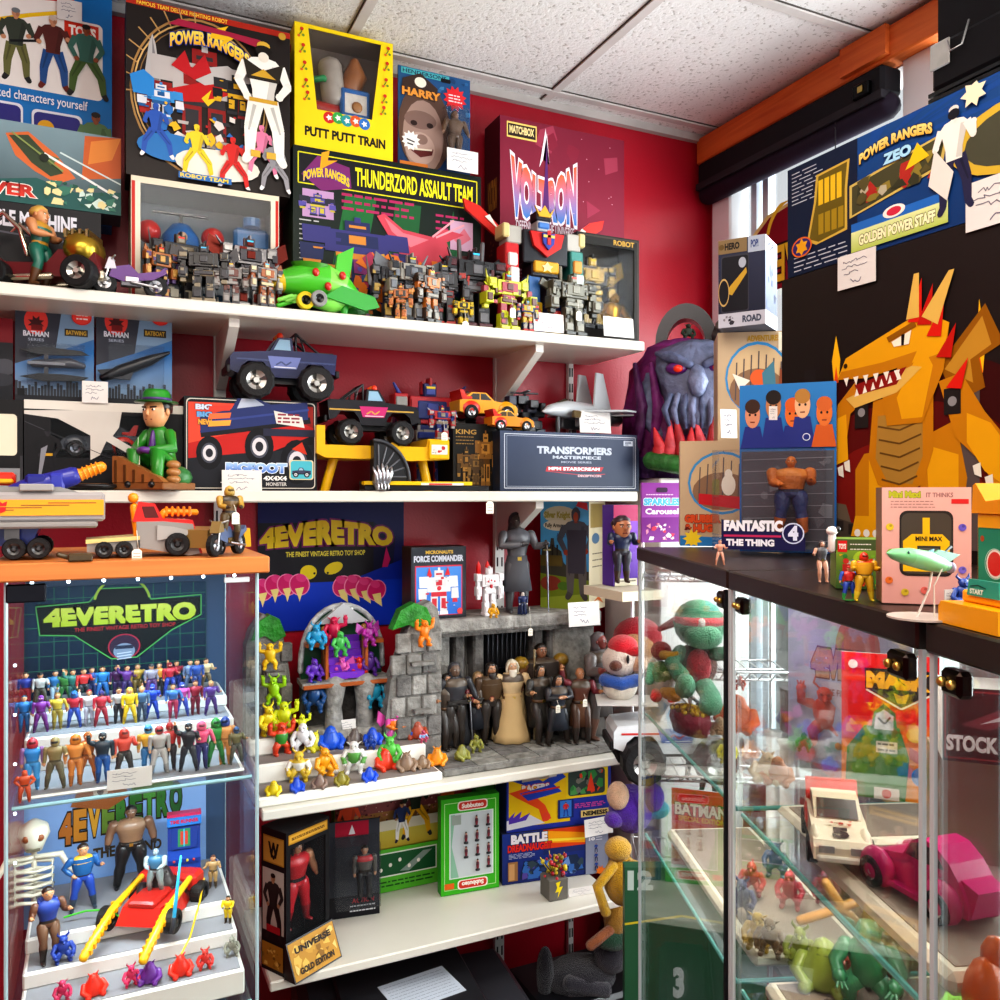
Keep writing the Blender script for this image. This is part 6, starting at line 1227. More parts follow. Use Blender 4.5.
for sx in (-1,1): m.tube([(sx*.02,0,.57),(sx*.28,.0,.56),(sx*.42,-.05,.3),(sx*.4,-.12,.05)],[.03,.04,.03,.03],bn,7)
scaled(m,k).build('ribcage',t)
m = MB(); m.rings([(0,-.03,.66,.09,.08),(0,-.04,.74,.12,.11),(0,0,.84,.17,.17),(0,.02,.93,.15,.16),(0,.02,1.0,.04,.05)],bn,12)
for sx in (-1,1): m.ball(sx*.07,-.13,.83,.045,.03,.045,'8a4a20',8)
m.box(-.07,-.16,.69,.07,-.12,.71,'6a6450'); scaled(m,k).build('skull',t)
sk = lambda **q: dict(dict(skin='d0986c',hair='2a1c14'),**q)
figure('figure in a blue and yellow jacket with a raised arm on the upper left step',lh(82,845,2),low(83,2),.2,sk(torso='c8a030',sleeve='1f5c98',leg='2448a0',boot='35404c',chest='d8b038'),'half','wide','short',1.15,(('vest','1d5a90'),),larm='hips',hs=1.2)
figure('large bare chested muscular figure with black trousers before the pale blue poster',lh(131,806,2,.06),low(131,2,.06),0,sk(skin='7a5a44',torso='8a6a50',sleeve='7a5a44',hand='26221f',leg='1c1a1a',boot='141414',hair='14100e',chest='94745a'),'wide','wide','short',1.35,(('belt','2a2420'),),larm='wide')
t = thing('toy_arcade_machine','small blue arcade machine toy with a red edged screen in the cabinet','toy arcade machine',low(184,2,.045),-.05); k = lh(184,812,2,.045); w = .062
m = MB(); m.prism([(-.09,0),(.06,0),(.06,1),(-.07,1),(-.08,.84),(-.03,.8),(.0,.46),(-.1,.36),(-.09,.3)],-.3,.3,'2a55b0','plastic',side='24479c'); m.v = [Vector((v.y*.75,v.x*1.3,v.z)) for v in m.v]; scaled(m,k).build('body',t)
m = MB(); m.box(-.235,-.11,.84,.235,-.095,.97,'2a7ac8','plastic'); A = Art(m,(-.22,-.111,.85),(.44,0,0),(0,0,.11)); A.text('TIME RUNNER',5,25,95,75,'c02848',.05)
m.box(-.235,-.1,.97,.235,.05,1.01,'c02c58','plastic'); scaled(m,k).build('marquee',t)
m = MB(); A = Art(m,(-.18,-.05,.48),(.36,0,0),(0,.0,.32)); A.rect(-14,-10,114,104,'c02848'); A.rect(0,0,100,100,'24408c'); A.rect(26,10,74,92,'3a8a5c'); A.rect(36,20,64,80,'c84838'); A.line([(50,10),(50,92)],6,'38b8d8'); m.T = Matrix.Identity(4); scaled(m,k).build('screen',t)
m = MB(); m.box(-.2,-.14,.3,.2,-.12,.36,'1f3f90','plastic')
for i in range(4): m.ball(-.14+.09*i,-.145,.34,.02,col=('c83030','3ab0d8','d8c030','c83030')[i],n=6,mat='plastic')
scaled(m,k).build('control_panel',t)
figure('figure in a beige boiler suit with a blue backpack beside the toy arcade machine',lh(212,856,2,-.01),low(213,2,-.01),-.3,sk(hair='5a3420',torso='b09060',leg='a88858',boot='4a3a28',belt='5a4630'),'half','stand','short',1.15,(('backpack','24408c'),('belt','4a3a28')),hs=1.2)
figure('dark haired figure in a blue top and brown trousers on the middle left step',lh(50,888,1),low(48,1),.3,sk(torso='27408e',sleeve='6a4430',leg='6a4a34',boot='2a2018'),'half','strideL','short',1.15,(('backpack','2a3f90'),),hs=1.15)
monster('small glossy blue crouching creature on the middle left step',lh(63,930,1),(onY(63,900,1.49).x,1.495,QZ[1]+.002),.2,'crouch','1d3f98',3,mat='plastic')
o = monster('dark rounded beast toy behind the red vehicle in the cabinet',.07,low(160,2,-.03),.2,'blob','2a2224',4); 
t = thing('toy_vehicle','red toy vehicle with two long yellow prongs reaching forward','toy vehicle',(onY(156,950,1.54).x,1.555,QZ[2]+.003),math.radians(-30)); k = .12
m = MB(); m.prism([(-.32,-.5),(.32,-.5),(.4,.1),(.3,.55),(-.3,.55),(-.4,.1)],.0,.22,'c82a20','plastic',axis='z',taper=.82); m.box(-.2,-.42,.2,.2,.1,.3,'a8241c','plastic',.03); m.box(-.45,.3,.1,.45,.62,.36,'c0281f','plastic',.05); scaled(m,k).build('body',t)
for sx in (-1,1):
    m = MB(); m.tube([(sx*.36,.3,.32),(sx*.38,-.5,.2),(sx*.4,-1.12,-.1)],[.045,.05,.06],'f0b818',8,'plastic')
    for i in range(9): m.cbox(sx*.385,-.35-.088*i,.23-.036*i,.13,.045,.06,'e8a810','plastic')
    scaled(m,k).build('prong',t)
    for y in (-.45,.4): m = MB(); m.v = []; m.push((sx*.46*k,y*k,.08*k),(0,0,PI/2)); m.wheel(0,0,0,.16*k,.16*k,'1e1a18','4a4a4c'); m.pop(); m.build('wheel',t)
figure('grey blue bald figure riding the red vehicle with the yellow prongs',.075,(t.location.x,t.location.y-.005,t.location.z+.03),-.3,sk(skin='8a9aa0',hair='8a9aa0',torso='3a6a88',sleeve='98a4a4',leg='7a8684',boot='6a7472'),'fwd','bend',None,1.3)
t = thing('toy_sword','translucent blue toy blade leaning upright before the arcade machine','toy sword',(onY(174,950,1.46).x,1.462,QZ[1]+.05),0); m = MB(); m.tube([(0,0,0),(.012,.02,.09)],[.0035,.002],'38b0e0',6,'plastic'); m.build('blade',t); m = MB(); m.tube([(-.003,-.003,-.02),(0,0,0)],.004,'30343c',6); m.build('hilt',t)
figure('figure in a bright yellow suit with a breathing pack at the right cabinet side',lh(230,896,1),low(228,1),-.5,sk(hair='2a2018',torso='e8c818',leg='e0c018',boot='3a3020',hand='3a2a20'),'fwd','stand','short',1.3,(('backpack','3a3a30'),),hs=1.2)
for i,(px,py,tier,c,kind,lab) in enumerate(((180,966,0,'d8301c','blob','red rounded ghost toy with a cord at the front of the cabinet'),(205,962,0,'d03024','crouch','smaller red blob toy beside the red ghost toy'),(232,948,0,'8a8a7c','crouch','grey coiled creature at the front right of the cabinet'),(150,970,0,'6a3090','blob','purple lump toy below the yellow prongs'),(131,974,0,'d0285c','crouch','pink red lump toy touching the purple lump'),(93,982,0,'e03018','blob','red ghost toy at the bottom left of the cabinet'),(62,988,0,'c02858','crouch','dark pink lump toy at the bottom left cabinet corner'))):
    p = low(px,tier,-.012 if i != 2 else .01); monster(lab,max(.032,lh(px,py,tier)),p,RND.uniform(-.4,.4),kind,c,i*2+1,'rubber lumps at the front of the cabinet',mat='plastic')
def cord(label,pts,c,r=.0016):
    m = MB(); m.tube(pts,r,c,6,'plastic'); return meta(m.build('toy_rope',None),label,'cord')
cord('yellow cord running from the beige figure to the red ghost toy',[low(204,2,-.03)[0:2]+(QZ[2]+.03,),(onY(200,900,1.54).x,1.54,QZ[1]+.035),(onY(190,900,1.46).x,1.46,QZ[0]+.04),(onY(181,900,1.43).x,1.43,QZ[0]+.03)],'e8c020')
cord('bright green cord curling across the upper step',[(onY(64,900,1.56).x,1.57,QZ[2]+.012),(onY(85,900,1.57).x,1.57,QZ[2]+.016),(onY(110,900,1.55).x,1.55,QZ[1]+.045),(onY(127,900,1.52).x,1.52,QZ[1]+.03)],'50c838')
# ================================================================== third shelf
a0,a1 = onY(258,560,BACK-.008),onY(404,560,BACK-.008); z0,z1 = onY(330,628,BACK).z,onY(330,499,BACK).z
def a(A):
    A.rect(0,0,100,100,'141c66','1c1c50'); A.rect(0,0,100,36,'1030a8','0c3cc0'); A.rect(0,36,78,82,'1e1c24'); A.poly([(78,36),(78,82),(94,70),(92,46)],'181a3c'); A.poly([(60,36),(100,52),(100,36)],'1030a8')
    A.text('4EVERETRO',1,62,92,82,'e8c828',.07,'7a2060',.06,'d8b020',fn=lambda u,v: (u,v*(.75+.25*(1-abs(2*u-1)))+.12*(1-(2*u-1)**2))); A.text('THE FINEST VINTAGE RETRO TOY SHOP',18,56,72,60,'e0d048',.03)
    A.ell(33,44,5.6,'e0c81c',ry=5.5); A.ell(50,46.5,6.6,'e0c81c',ry=4.4,rot=.35); A.ell(37,43,.8,'20201c'); A.ell(46,43,.8,'20201c')
    for cx,sg in ((15,-1),(68,1)):
        for i in range(4):
            x = cx+(i-1.5)*8; y = 38-abs(i-1.2)*1.5-sg*i*1.2
            A.ell(x,y-4,6.8,'e88ab0',ry=8.6,rot=-.5*sg); A.ell(x,y-4,6,'c81c68',ry=7.8,rot=-.5*sg); A.ell(x-sg,y+1,3.6,'d83a80',ry=3,rot=-.4); A.poly([(x-3,y-7),(x+3,y-6),(x+2+sg*2,y-17),(x-1,y-13)],'e8d488')
    A.poly([(84,46),(87,62),(90,52),(88,46)],'c02068')
poster_at('navy shop poster with yellow dripping letters, yellow eyes and pink claws on the red wall',((a0.x+a1.x)/2,BACK-.006,z0,a1.x-a0.x,z1-z0),a,'141c66')
Z3 = S3+.0006
dx0,dx1 = onY(424,700,2.0).x,onY(606,700,1.98).x
t = thing('stone_diorama','grey stone castle diorama with a paved floor and a barred gate','diorama',(dx0,2.0,Z3))
W = dx1-dx0; LED = onY(470,617,2.03).z-S3; gs = '8c8a86'
m = MB(); m.box(.0,-.135,0,W+.0,.05,.016,'84827e','stone',.003)
for i in range(6):
    for j in range(4): m.box(.002+i*(W-.01)/6,-.134+j*.045,.016,.002+(i+1)*(W-.01)/6-.003,-.134+(j+1)*.045-.003,.019,RND.choice(['8e8c88','7c7a78','96948e','868480']),'stone')
m.build('paved_floor',t)
m = MB(); m.box(0,.09,0,W,.16,LED-.035,gs,'stone',.003); m.box(0,.05,.016,.09,.1,LED-.04,'9a9894','stone',.004); m.box(W-.13,.04,.016,W,.1,LED-.04,'908e88','stone',.004)
for j in range(5):
    for i in range(7): m.box(i*W/7+.003,.083,.02+j*.04,(i+1)*W/7-.003,.092,.056+j*.04,RND.choice(['8a8884','96948e','7e7c78','a09e98']),'stone',.003)
for x in (.1,.155,W-.19,W-.145): m.box(x,.045,.016,x+.03,.1,LED-.03,'6a6866','stone',.005)
m.build('castle_wall',t)
m = MB(); m.box(-.0,.0,LED-.035,W,.165,LED,'a09e9a','stone',.005); m.box(.0,.006,LED-.045,W,.1,LED-.035,'5c5a58','stone'); m.build('ledge',t)
m = MB(); m.box(.2,.07,.016,W-.2,.082,LED-.05,'101014','matte')
for i in range(9): x = .205+i*(W-.41)/8; m.tube([(x,.066,.016),(x,.066,LED-.05)],.003,'38383c',6,'metal')
for i in range(4): m.tube([(.2,.064,.05+i*.05),(W-.2,.064,.05+i*.05)],.003,'38383c',6,'metal')
m.build('barred_gate',t)
ZLE = S3+LED+.0015
F = fit_on(411,466,547,2.03,ZLE)
def a(A):
    A.rect(0,0,100,100,'24262e'); A.rrect(3,2,97,98,'2c3038',4); A.rect(7,4,93,74,'c83048'); A.rect(9,5,91,72,'2a6ac8','4a8ad8'); A.text('MICRONAUTS',26,90,76,95,'d8b040',.04); A.text('FORCE COMMANDER',5,79,95,88,'c8ccd8',.05)
    A.mech(50,5,64,['e8e6e4','d8d6d8','c02838','b8b6bc'],3,.9); A.poly([(28,60),(32,72),(37,60)],'d02830'); A.poly([(60,60),(66,72),(70,60)],'d02830'); A.ell(50,42,4,'c82838'); A.ell(88,9,5,'e04040')
flat_box('dark boxed robot toy with a white robot on a blue picture',F,.07,'24262e',a,side='3a2a24')
stL = lambda px,Y=2.03: (onY(px,600,Y).x,Y,ZLE)
hL = lambda px,py,Y=2.03: onY(px,py,Y).z-ZLE
t = robot('white robot with red chest studs and red back rockets on the stone ledge',hL(488,566),stL(489),0,['f6f4f2','f6f4f2','eeeaf0','f0f0f4'],80,.95,kibble=0,mat='plastic'); k = hL(488,566)
for o in t.children:
    o.data.color_attributes['Col'].data.foreach_set('color',[v for _ in o.data.loops for v in (.78,.76,.78,1)])
m = MB()
for (x,z) in ((-.07,.7),(0,.72),(.07,.7)): m.ball(x,-.13,z,.02,.012,.02,'c82030',8,'plastic')
m.ball(0,-.12,.6,.035,.015,.045,'b81c2c',8,'plastic'); scaled(m,k).build('red_stud',t)
for x in (-.2,.0): m = MB(); m.tube([(x,.08,.85),(x,.08,1.0),(x,.08,1.1)],[.05,.05,.005],'d82020',10,'plastic'); scaled(m,k).build('rocket',t)
monster('tiny yellow creature at the feet of the white robot',.037,(onY(493,600,1.985).x,1.985,ZLE),0,'crouch','d8a01c',2)
kp = dict(skin='5a5654',hair='3c3c40',torso='58595e',sleeve='6a6b70',hand='4a4a4e',leg='55565a',boot='48494c',belt='2c2c30',chest='62636a')
figure('tall grey armoured knight figure standing on the stone ledge',hL(516,514,2.05),stL(517,2.05),-.1,kp,'half','stand','hood',1.02,(('belt','2a2a2c'),('coat','55565c'),('sword','6a6c74')),larm='cross')
q = figure('small dark blue caped figure with a hanging tag on the stone ledge',.058,stL(523,2.0),0,dict(skin='d8d0c8',hair='d0ccc8',torso='1c2c5c',leg='1a2448',boot='141c38'),'down','stand','hood',1.3,(('cape','1c2850'),))
o = thing('hanging_price_tag','white price tag on a string hanging from the stone ledge','price tag',(onY(529,600,1.995).x,1.998,ZLE+.02)); swing_tag(o,0,-.006,0,.013,.055)
kp_ = onY(589,616,2.0); F = (kp_.x-.074*math.cos(.95),2.0+.074*math.sin(.95),ZLE-.004,.148,onY(564,502,2.03).z-ZLE+.004)
def a(A):
    A.rect(0,0,100,100,'2a78b0','5aa0c8'); A.ell(40,88,34,'c8bca0',ry=8); A.ell(36,78,30,'d0c4ac',ry=5); A.text('Silver Knight',8,83,62,91,'a09040',.05); A.text('Fully Armoured',10,75,60,80,'2a2420',.03); A.text('Action',34,67,52,71,'3a4a7a',.02); A.poly([(74,96),(98,92),(96,99),(78,100)],'c83a40')
    A.poly([(0,40),(4,60),(10,62),(12,56),(20,58),(22,66),(28,66),(30,58),(44,54),(48,44),(60,38),(100,36),(100,0),(0,0)],'3c3a30'); A.rect(0,40,46,50,'5a4c24'); A.poly([(0,33),(100,28),(100,0),(0,0)],'6a7a20',); A.poly([(0,10),(100,16),(100,0),(0,0)],'8a9a34'); A.ell(22,24,22,'7a3428',ry=7); A.ell(48,22,12,'4a6a24',ry=4)
    for x in (14,24,34): A.rect(x,50,x+3,60,'24221c')
    A.person(74,12,82,'8a3a24','4c4e56','5a5654',boot='4a4644',hair='3a3c44',legsp=.05); A.poly([(58,34),(92,34),(96,74),(56,74)],'3c3a44'); A.ell(74,88,9,'4a4c54',ry=7); A.ell(74,86,5,'a04a30',ry=4.5)
flat_box('knight toy box with a castle and blue sky picture and a cream side',F,.115,'d8d0b4',a,side='d8ceb0',name='toy_box',rz=-.95,art_right=lambda A: (A.rect(0,0,100,100,'d8ceb0'),A.rect(8,76,92,98,'a08c58'),A.ell(40,66,24,'5a7a98',ry=5),A.lines(20,40,80,52,3,'4a443a',1),A.poly([(10,6),(60,12),(90,4),(50,9)],'d06a28')))
card_px('cream price card on the lower corner of the knight box',569,602,600,626,1.962)
FZ = S3+.0202
def fl(px,py): p = onZ(px,py,FZ); p.y = min(p.y,2.06); return Vector((onY(px,py,p.y).x,p.y,FZ))
def lab_fig(label,px,yt,yb,pal,arms,legs,sty,ex,bulk=1.12,larm=None,rz=0,Y=None):
    pal = {q: shade(v,1.7 if max(hexc(v)) < .12 else 1.15) for q,v in pal.items()}; ex = [(x[0],shade(x[1],1.8 if max(hexc(x[1])) < .1 else 1.1))+tuple(x[2:]) for x in ex]
    p = fl(px,yb)
    if Y: p = Vector((onY(px,yb,Y).x,Y,FZ))
    return figure(label,(onY(px,yt,p.y).z-FZ),p,rz,pal,arms,legs,sty,bulk,ex,group='cloaked figures on the stone diorama',larm=larm)
dk = lambda **q: dict(dict(skin='b08060',hair='1c1612',torso='3a3028',sleeve='2c2824',leg='2a2624',boot='241e1a',belt='1c1612',chest='443a30'),**q)
lab_fig('dark cloaked ranger figure with a long sword at the left of the diorama',447,674,748,dk(torso='3c342e',sleeve='44403c'),'half','strideL','long',(('cape','24211f'),('sword','7a7c80'),('coat','2c2825'),('belt','5a3c20')),rz=.2)
lab_fig('dark figure in a pointed hood standing behind the ranger',455,664,728,dk(skin='6a5648',hair='2e2e32',torso='2a2a2e',sleeve='26262a'),'wide','stand','hood',(('cape','232326'),('rifle','1c1a18')),Y=2.015)
lab_fig('figure with grey plate chest and dark red sleeves over a black skirt',478,672,743,dk(hair='8a7050',torso='787470',chest='8a8680',sleeve='6a2028',leg='1c1c20'),'fwd','stand','long',(('coat','1e2026'),('pauldrons','6a6662'),('belt','3a2418')))
lab_fig('bearded brown figure standing behind the pale robed one',491,663,728,dk(torso='4a3a2a',sleeve='3a2c20'),'down','stand','long',(('beard','1e1610'),('vest','40301f')),Y=2.015)
lab_fig('tall bearded figure in a long cream robe holding a staff',512,660,741,dk(skin='c09878',hair='c8c0ac',torso='c8b08a',sleeve='d0b890',hand='c09878',leg='b89c74',boot='6a4a2c'),'wide','stand','long',(('robe','c4a87a',.24),('cape','c8ae80'),('beard','d8d0c0'),('staff','8a7a5c'),('belt','5a4026')),larm='wide',rz=-.2)
lab_fig('dark armoured figure with yellow shoulder plates at the back of the diorama',541,644,700,dk(skin='8a6048',torso='3a2c24',sleeve='5a3c28'),'wide','wide','short',(('pauldrons','8a6c20'),('vest','2c2420')),1.5,Y=2.02)
lab_fig('dark haired figure in a black coat leaning forward',540,665,742,dk(skin='b88a68',torso='2a2826',sleeve='2c2a28'),'fwd','strideL','long',(('coat','24221f'),('belt','4a3420')),larm='half',rz=.2)
lab_fig('long haired figure in dark blue and black with a white tag',558,675,744,dk(skin='c09070',torso='2c3038',sleeve='242428',leg='202226'),'cross','wide','long',(('coat','22262e'),('belt','4a3420')))
q = lab_fig('bald figure in a maroon coat with a raised fist',580,668,741,dk(hair='a87858',torso='4a2c22',sleeve='5a2028',leg='3a281e',skin='b07c58'),'half','strideL',None,(('coat','4a3020'),('belt','2a1a12')),larm='up',rz=-.2)
for (px,py) in ((557,700),(584,694)): p = onY(px,py,1.9); o = thing('hanging_price_tag',f'white price tag hanging on the {"long haired figure" if px == 557 else "bald maroon figure"}','price tag',p); swing_tag(o,0,0,0,.013,.012)
lab_fig('large grey mailed figure with a raised shield at the right end of the diorama',600,634,736,dk(skin='7a3a34',hair='4a4648',torso='4a4644',sleeve='55504e',leg='3a3634',boot='4a342a'),'fwd','wide','hood',(('cape','4c4844'),('shield','6e6c6c'),('coat','44403e')),1.3,larm='half',rz=.5)
for i,(px,py) in enumerate(((476,752),(461,759))): monster(('olive green crouching goblin at the front of the paved floor','second olive goblin lying at the front left corner of the paved floor')[i],.045-.008*i,fl(px,py),.5*i,'crouch' if i == 0 else 'blob','8a8a3c',5+i,cat='goblin figure')
sx0,sx1 = onY(266,780,1.86).x,onY(437,780,1.86).x; ws = sx1-sx0
T1,T2,T3 = S3+.022,S3+.066,S3+.105
t = thing('stepped_display','white stepped stand crowded with bright rubber monsters','display stand',(sx0,1.848,Z3))
for (x0,x1,y0,z0,z1) in ((-.02,ws+.01,0,0,T1-S3),(-.015,ws-.0,.085,T1-S3,T2-S3),(-.015,.05,.15,T2-S3,T3-S3),(ws-.06,ws-.012,.15,T2-S3,T3-S3)):
    m = MB(); m.box(x0,y0,z0,x1,.19,z1-.001,'f0eee6','laminate',.004); m.box(x0+.008,y0+.008,z1-.001,x1-.008,.188,z1,'8c8480','matte'); m.build('step',t)
def onT(px,py,T,y0=0,y1=9): p = onZ(px,py,T); p.y = max(y0,min(y1,p.y)); return Vector((onY(px,py,p.y).x,p.y,T+.0006))
def rock(label,px0,px1,yt,Y,Zb,side,jag):
    a_,b_ = onY(px0,650,Y).x,onY(px1,650,Y).x; w = b_-a_; h = onY((px0+px1)/2,yt,Y).z-Zb; m = MB()
    m.prism([(w*u,h*v) for u,v in jag],0,.05,'8a8884','stone'); n = len(m.f)
    for i in range(6):
        for j in range(3):
            u,v = .08+j*.28+.1*(i % 2),.04+i*.13
            if v < .78: m.box(w*u,-.004-RND.uniform(0,.006),h*v,w*min(1,u+.26),.01,h*(v+.12),RND.choice(['8e8c88','7a7876','9c9a96']),'stone',.003)
    m.prism([(w*u,h*(.82+.18*v)) for u,v in ((.1,.1),(.25,.75),(.5,.98),(.72,.8),(.86,.2),(.6,.0),(.4,.25))],-.006,.03,'2f8a2c','lumpy'); m.box(w*.45,-.03,h*.33,w*.75,0,h*.35,'8a8884','stone'); m.box(w*.4,-.03,h*.62,w*.8,0,h*.64,'8a8884','stone')
    o = m.build('rock_playset',None,(a_,Y,Zb)); return meta(o,label,'toy playset')
rock('grey rock playset wall with a green mossy top at the left of the stand',246,292,614,2.09,Z3,0,[(0,0),(1,0),(1,.3),(.95,.62),(.8,.86),(.6,.97),(.35,1),(.1,.9),(0,.8)])
rock('grey rock playset wall with a green mossy top between the tower and the diorama',386,441,602,1.985,Z3,1,[(0,0),(1,0),(1,.8),(.94,.95),(.8,1),(.5,.95),(.28,.7),(.08,.52),(0,.3)])
t = thing('tower_playset','arched toy mountain tower with a purple staircase and a green inside','toy playset',(onY(343,700,2.07).x,2.07,T2+.0008)); k = onY(343,604,2.1).z-T2; r_ = pxsize(82,t.location)/k/2
m = MB(); arch = [(r_*1.02*math.cos(a)*(1 if abs(math.cos(a)) > .01 else 1),.52+.48*math.sin(a)**.8) for a in [PI*i/16 for i in range(17)]]
m.prism([(r_*1.0,.46)]+arch+[(-r_*1.0,.46)],.03,.1,'1c4a30','plastic',side='8a8884')
m.tube([(x,.025,z) for x,z in arch],.022,'b0b2b4',6,'stone'); m.prism([(-r_*.5,.9),(0,1.02),(r_*.5,.9),(.2,.87),(0,.86),(-.2,.87)],-.02,.06,'b4b8bc','plastic')
scaled(m,k).build('arched_shell',t)
m = MB()
for i in range(6): m.box(-r_*.42,-.13+.03*i,.47+.05*i,r_*.42,.03,.52+.05*i,'6a2ab0' if i % 2 else '7a38c4','plastic')
scaled(m,k).build('staircase',t)
for sx in (-1,1): m = MB(); m.prism([(sx*r_*.45,.46),(sx*r_*.45,.72),(sx*r_*.52,.72),(sx*r_*.52,.46)],-.12,.02,'a85a28','plastic'); m.tube([(sx*r_*.46,-.1,.46),(sx*r_*.5,-.02,.84)],.02,'a06a30',6); m.box(min(sx*r_*.5,sx*r_*.95),-.08,.71,max(sx*r_*.5,sx*r_*.95),.03,.74,'b06430','plastic'); scaled(m,k).build('side_wall',t)
for sx in (-.2,.2): m = MB(); m.tube([(sx*.35,.02,.86),(sx*.35,.01,.97)],.012,'d8d8d8',5); scaled(m,k).build('spike',t)
m = MB(); m.prism([(-r_*1.1,-.16),(r_*1.1,-.16),(r_*1.05,.1),(-r_*1.05,.1)],.425,.46,'9a9894','stone',axis='z'); m.box(-r_*1.08,-.175,.42,r_*1.08,-.15,.45,'a85a2c','plastic',.005); scaled(m,k).build('balcony',t)
m = MB(); m.box(-r_*1.0,.05,0,r_*1.0,.1,.43,'5a5856','stone')
for x in (-r_*.3,r_*.45): m.tube([(x,-.1,.06),(x,-.08,.25),(x,-.1,.43)],[.08,.06,.09],'9a9894',9,'stone')
m.rings([(0,0,0,r_*1.15,.22),(0,0,.06,r_*1.18,.23),(0,.0,.1,r_*1.1,.2)],'a6a49e',18,'stone'); scaled(m,k).build('base',t)
swc = price_card('small blank white card on the base of the tower playset',(onY(346,710,2.02).x,2.02,T2+.022),0,.05,.034)
BALZ = T2+.462*k+.001
mons = [  # px, base py, level (1 lower,2 mid,3 top,'b' balcony, number = own z/ Y), top py, kind, colour, words
 (274,804,1,786,'blob','e8d020','yellow lump'),(296,806,1,786,'blob','1c4ec8','blue horned lump lying'),(320,795,1,778,'blob','8a7468','taupe lump'),(341,790,1,774,'blob','8a8028','olive hooded lump'),(369,788,1,768,'blob','1c50d0','bright blue curled lump'),
 (406,770,1,754,'blob','8c7460','brown folded lump'),(422,768,1,756,'blob','8a7058','small brown lump'),(437,764,1,749,'blob','e89018','orange lump'),(324,766,1,746,'crouch','e8a018','orange yellow crouching monster'),(299,772,1,752,'crouch','d8b838','white and yellow small monster'),(354,770,1,742,'stand','dcdcd8','white and green standing monster'),(385,762,1,750,'blob','e04020','orange red lump'),(390,764,1,736,'stand','58b848','green and orange little monster'),
 (281,752,2,728,'up','d84828','red and green jumping monster'),(303,750,2,726,'crouch','e8e8ec','white monster with dark claws'),(314,748,2,734,'blob','d0c828','yellow green lump'),(330,748,2,728,'blob','1e56c8','blue spiky lump'),(354,742,2,730,'blob','6a5e58','grey brown spiny lump'),(372,744,2,729,'blob','1c50c8','wide blue spiky lump'),(371,750,2,736,'crouch','2448a0','dark blue monster with white claws'),(393,738,2,714,'wings','c84898','pink winged monster with an orange belly'),(407,736,2,722,'crouch','2a5ac0','small blue monster'),(417,738,2,722,'blob','a8482c','rust brown lump'),(423,752,2,734,'crouch','b8486a','red and pale blue monster'),
 (268,728,3,704,'crouch','e8d428','yellow hunched monster'),(284,724,3,700,'half','d0dc20','lime yellow monster waving one arm'),(302,736,3,718,'up','d8e028','lime monster with a green belly'),(274,704,(2.045,0),682,'up','a0d820','lime green monster with raised arms'),(270,669,(2.045,0),648,'up','e8c020','yellow monster on the left rock'),(424,646,(1.955,0),625,'up','e88018','orange monster on the right rock'),(394,708,3,688,'crouch','e87c18','orange striding monster'),(407,710,3,696,'crouch','d8c020','yellow crouching monster at the right'),(419,718,3,704,'half','c0e020','lime monster at the right step end'),(408,688,(2.03,0),668,'stand','c02c60','crimson standing monster'),(416,700,(2.035,0),678,'stand','3a6a98','slate blue robed monster'),
 (314,680,'b',661,'crouch','6a38b8','purple monster on the tower balcony'),(342,680,'b',661,'wings','d85cb0','pink spread armed monster on the tower balcony'),(359,679,'b',659,'crouch','d83020','red monster on the tower balcony'),(370,675,'b',656,'stand','5a2f8c','thin violet monster on the tower balcony'),
 (316,649,(2.03,0),627,'crouch','2a9ac8','sky blue monster on the upper left tower ledge'),(334,645,(2.055,0),622,'half','c81c50','crimson clawed monster at the head of the stairs'),(340,656,(2.03,0),636,'stand','4cb858','green monster on the purple stairs'),(369,646,(2.03,0),627,'wings','a83098','magenta monster on the upper right tower ledge'),
 (314,712,(2.035,0),684,'stand','1c4a80','dark blue robed monster under the balcony'),(375,707,(2.035,0),682,'stand','1c90b0','teal monster with a green head under the balcony'),(338,696,(2.045,0),686,'crouch','2c6a30','dark green monster under the balcony')]
for i,(px,pb,lv,pt,kind,c,wd) in enumerate(mons):
    if lv == 'b': p = Vector((onY(px,pb,2.045).x,2.045,BALZ))
    elif isinstance(lv,tuple): p = onY(px,pb,lv[0])
    else: p = onT(px,pb,(0,T1,T2,T3)[lv],(0,1.862,1.945,2.005)[lv],(0,1.925,1.995,2.03)[lv])
    h = onY(px,pt,p.y).z-p.z if lv != 'b' else onY(px,pt,2.045).z-p.z
    h = max(.026,min(.06,h)) 
    monster(wd+(' monster toy at the front of the white stand' if lv == 1 and 'monster' not in wd else ' on the white stand' if lv in (2,3) else '' if 'on the' in wd or 'under' in wd or 'stairs' in wd else ' toy by the rock playset'),h*1.16,p,RND.uniform(-.5,.5),kind,c,i,'rubber monsters on the stand',col2={'d84828': '3a8a30','c84898': 'e07820','dcdcd8': '5a9a48','b8486a': '8ab0d8','d8b838': 'f0f0e8'}.get(c))
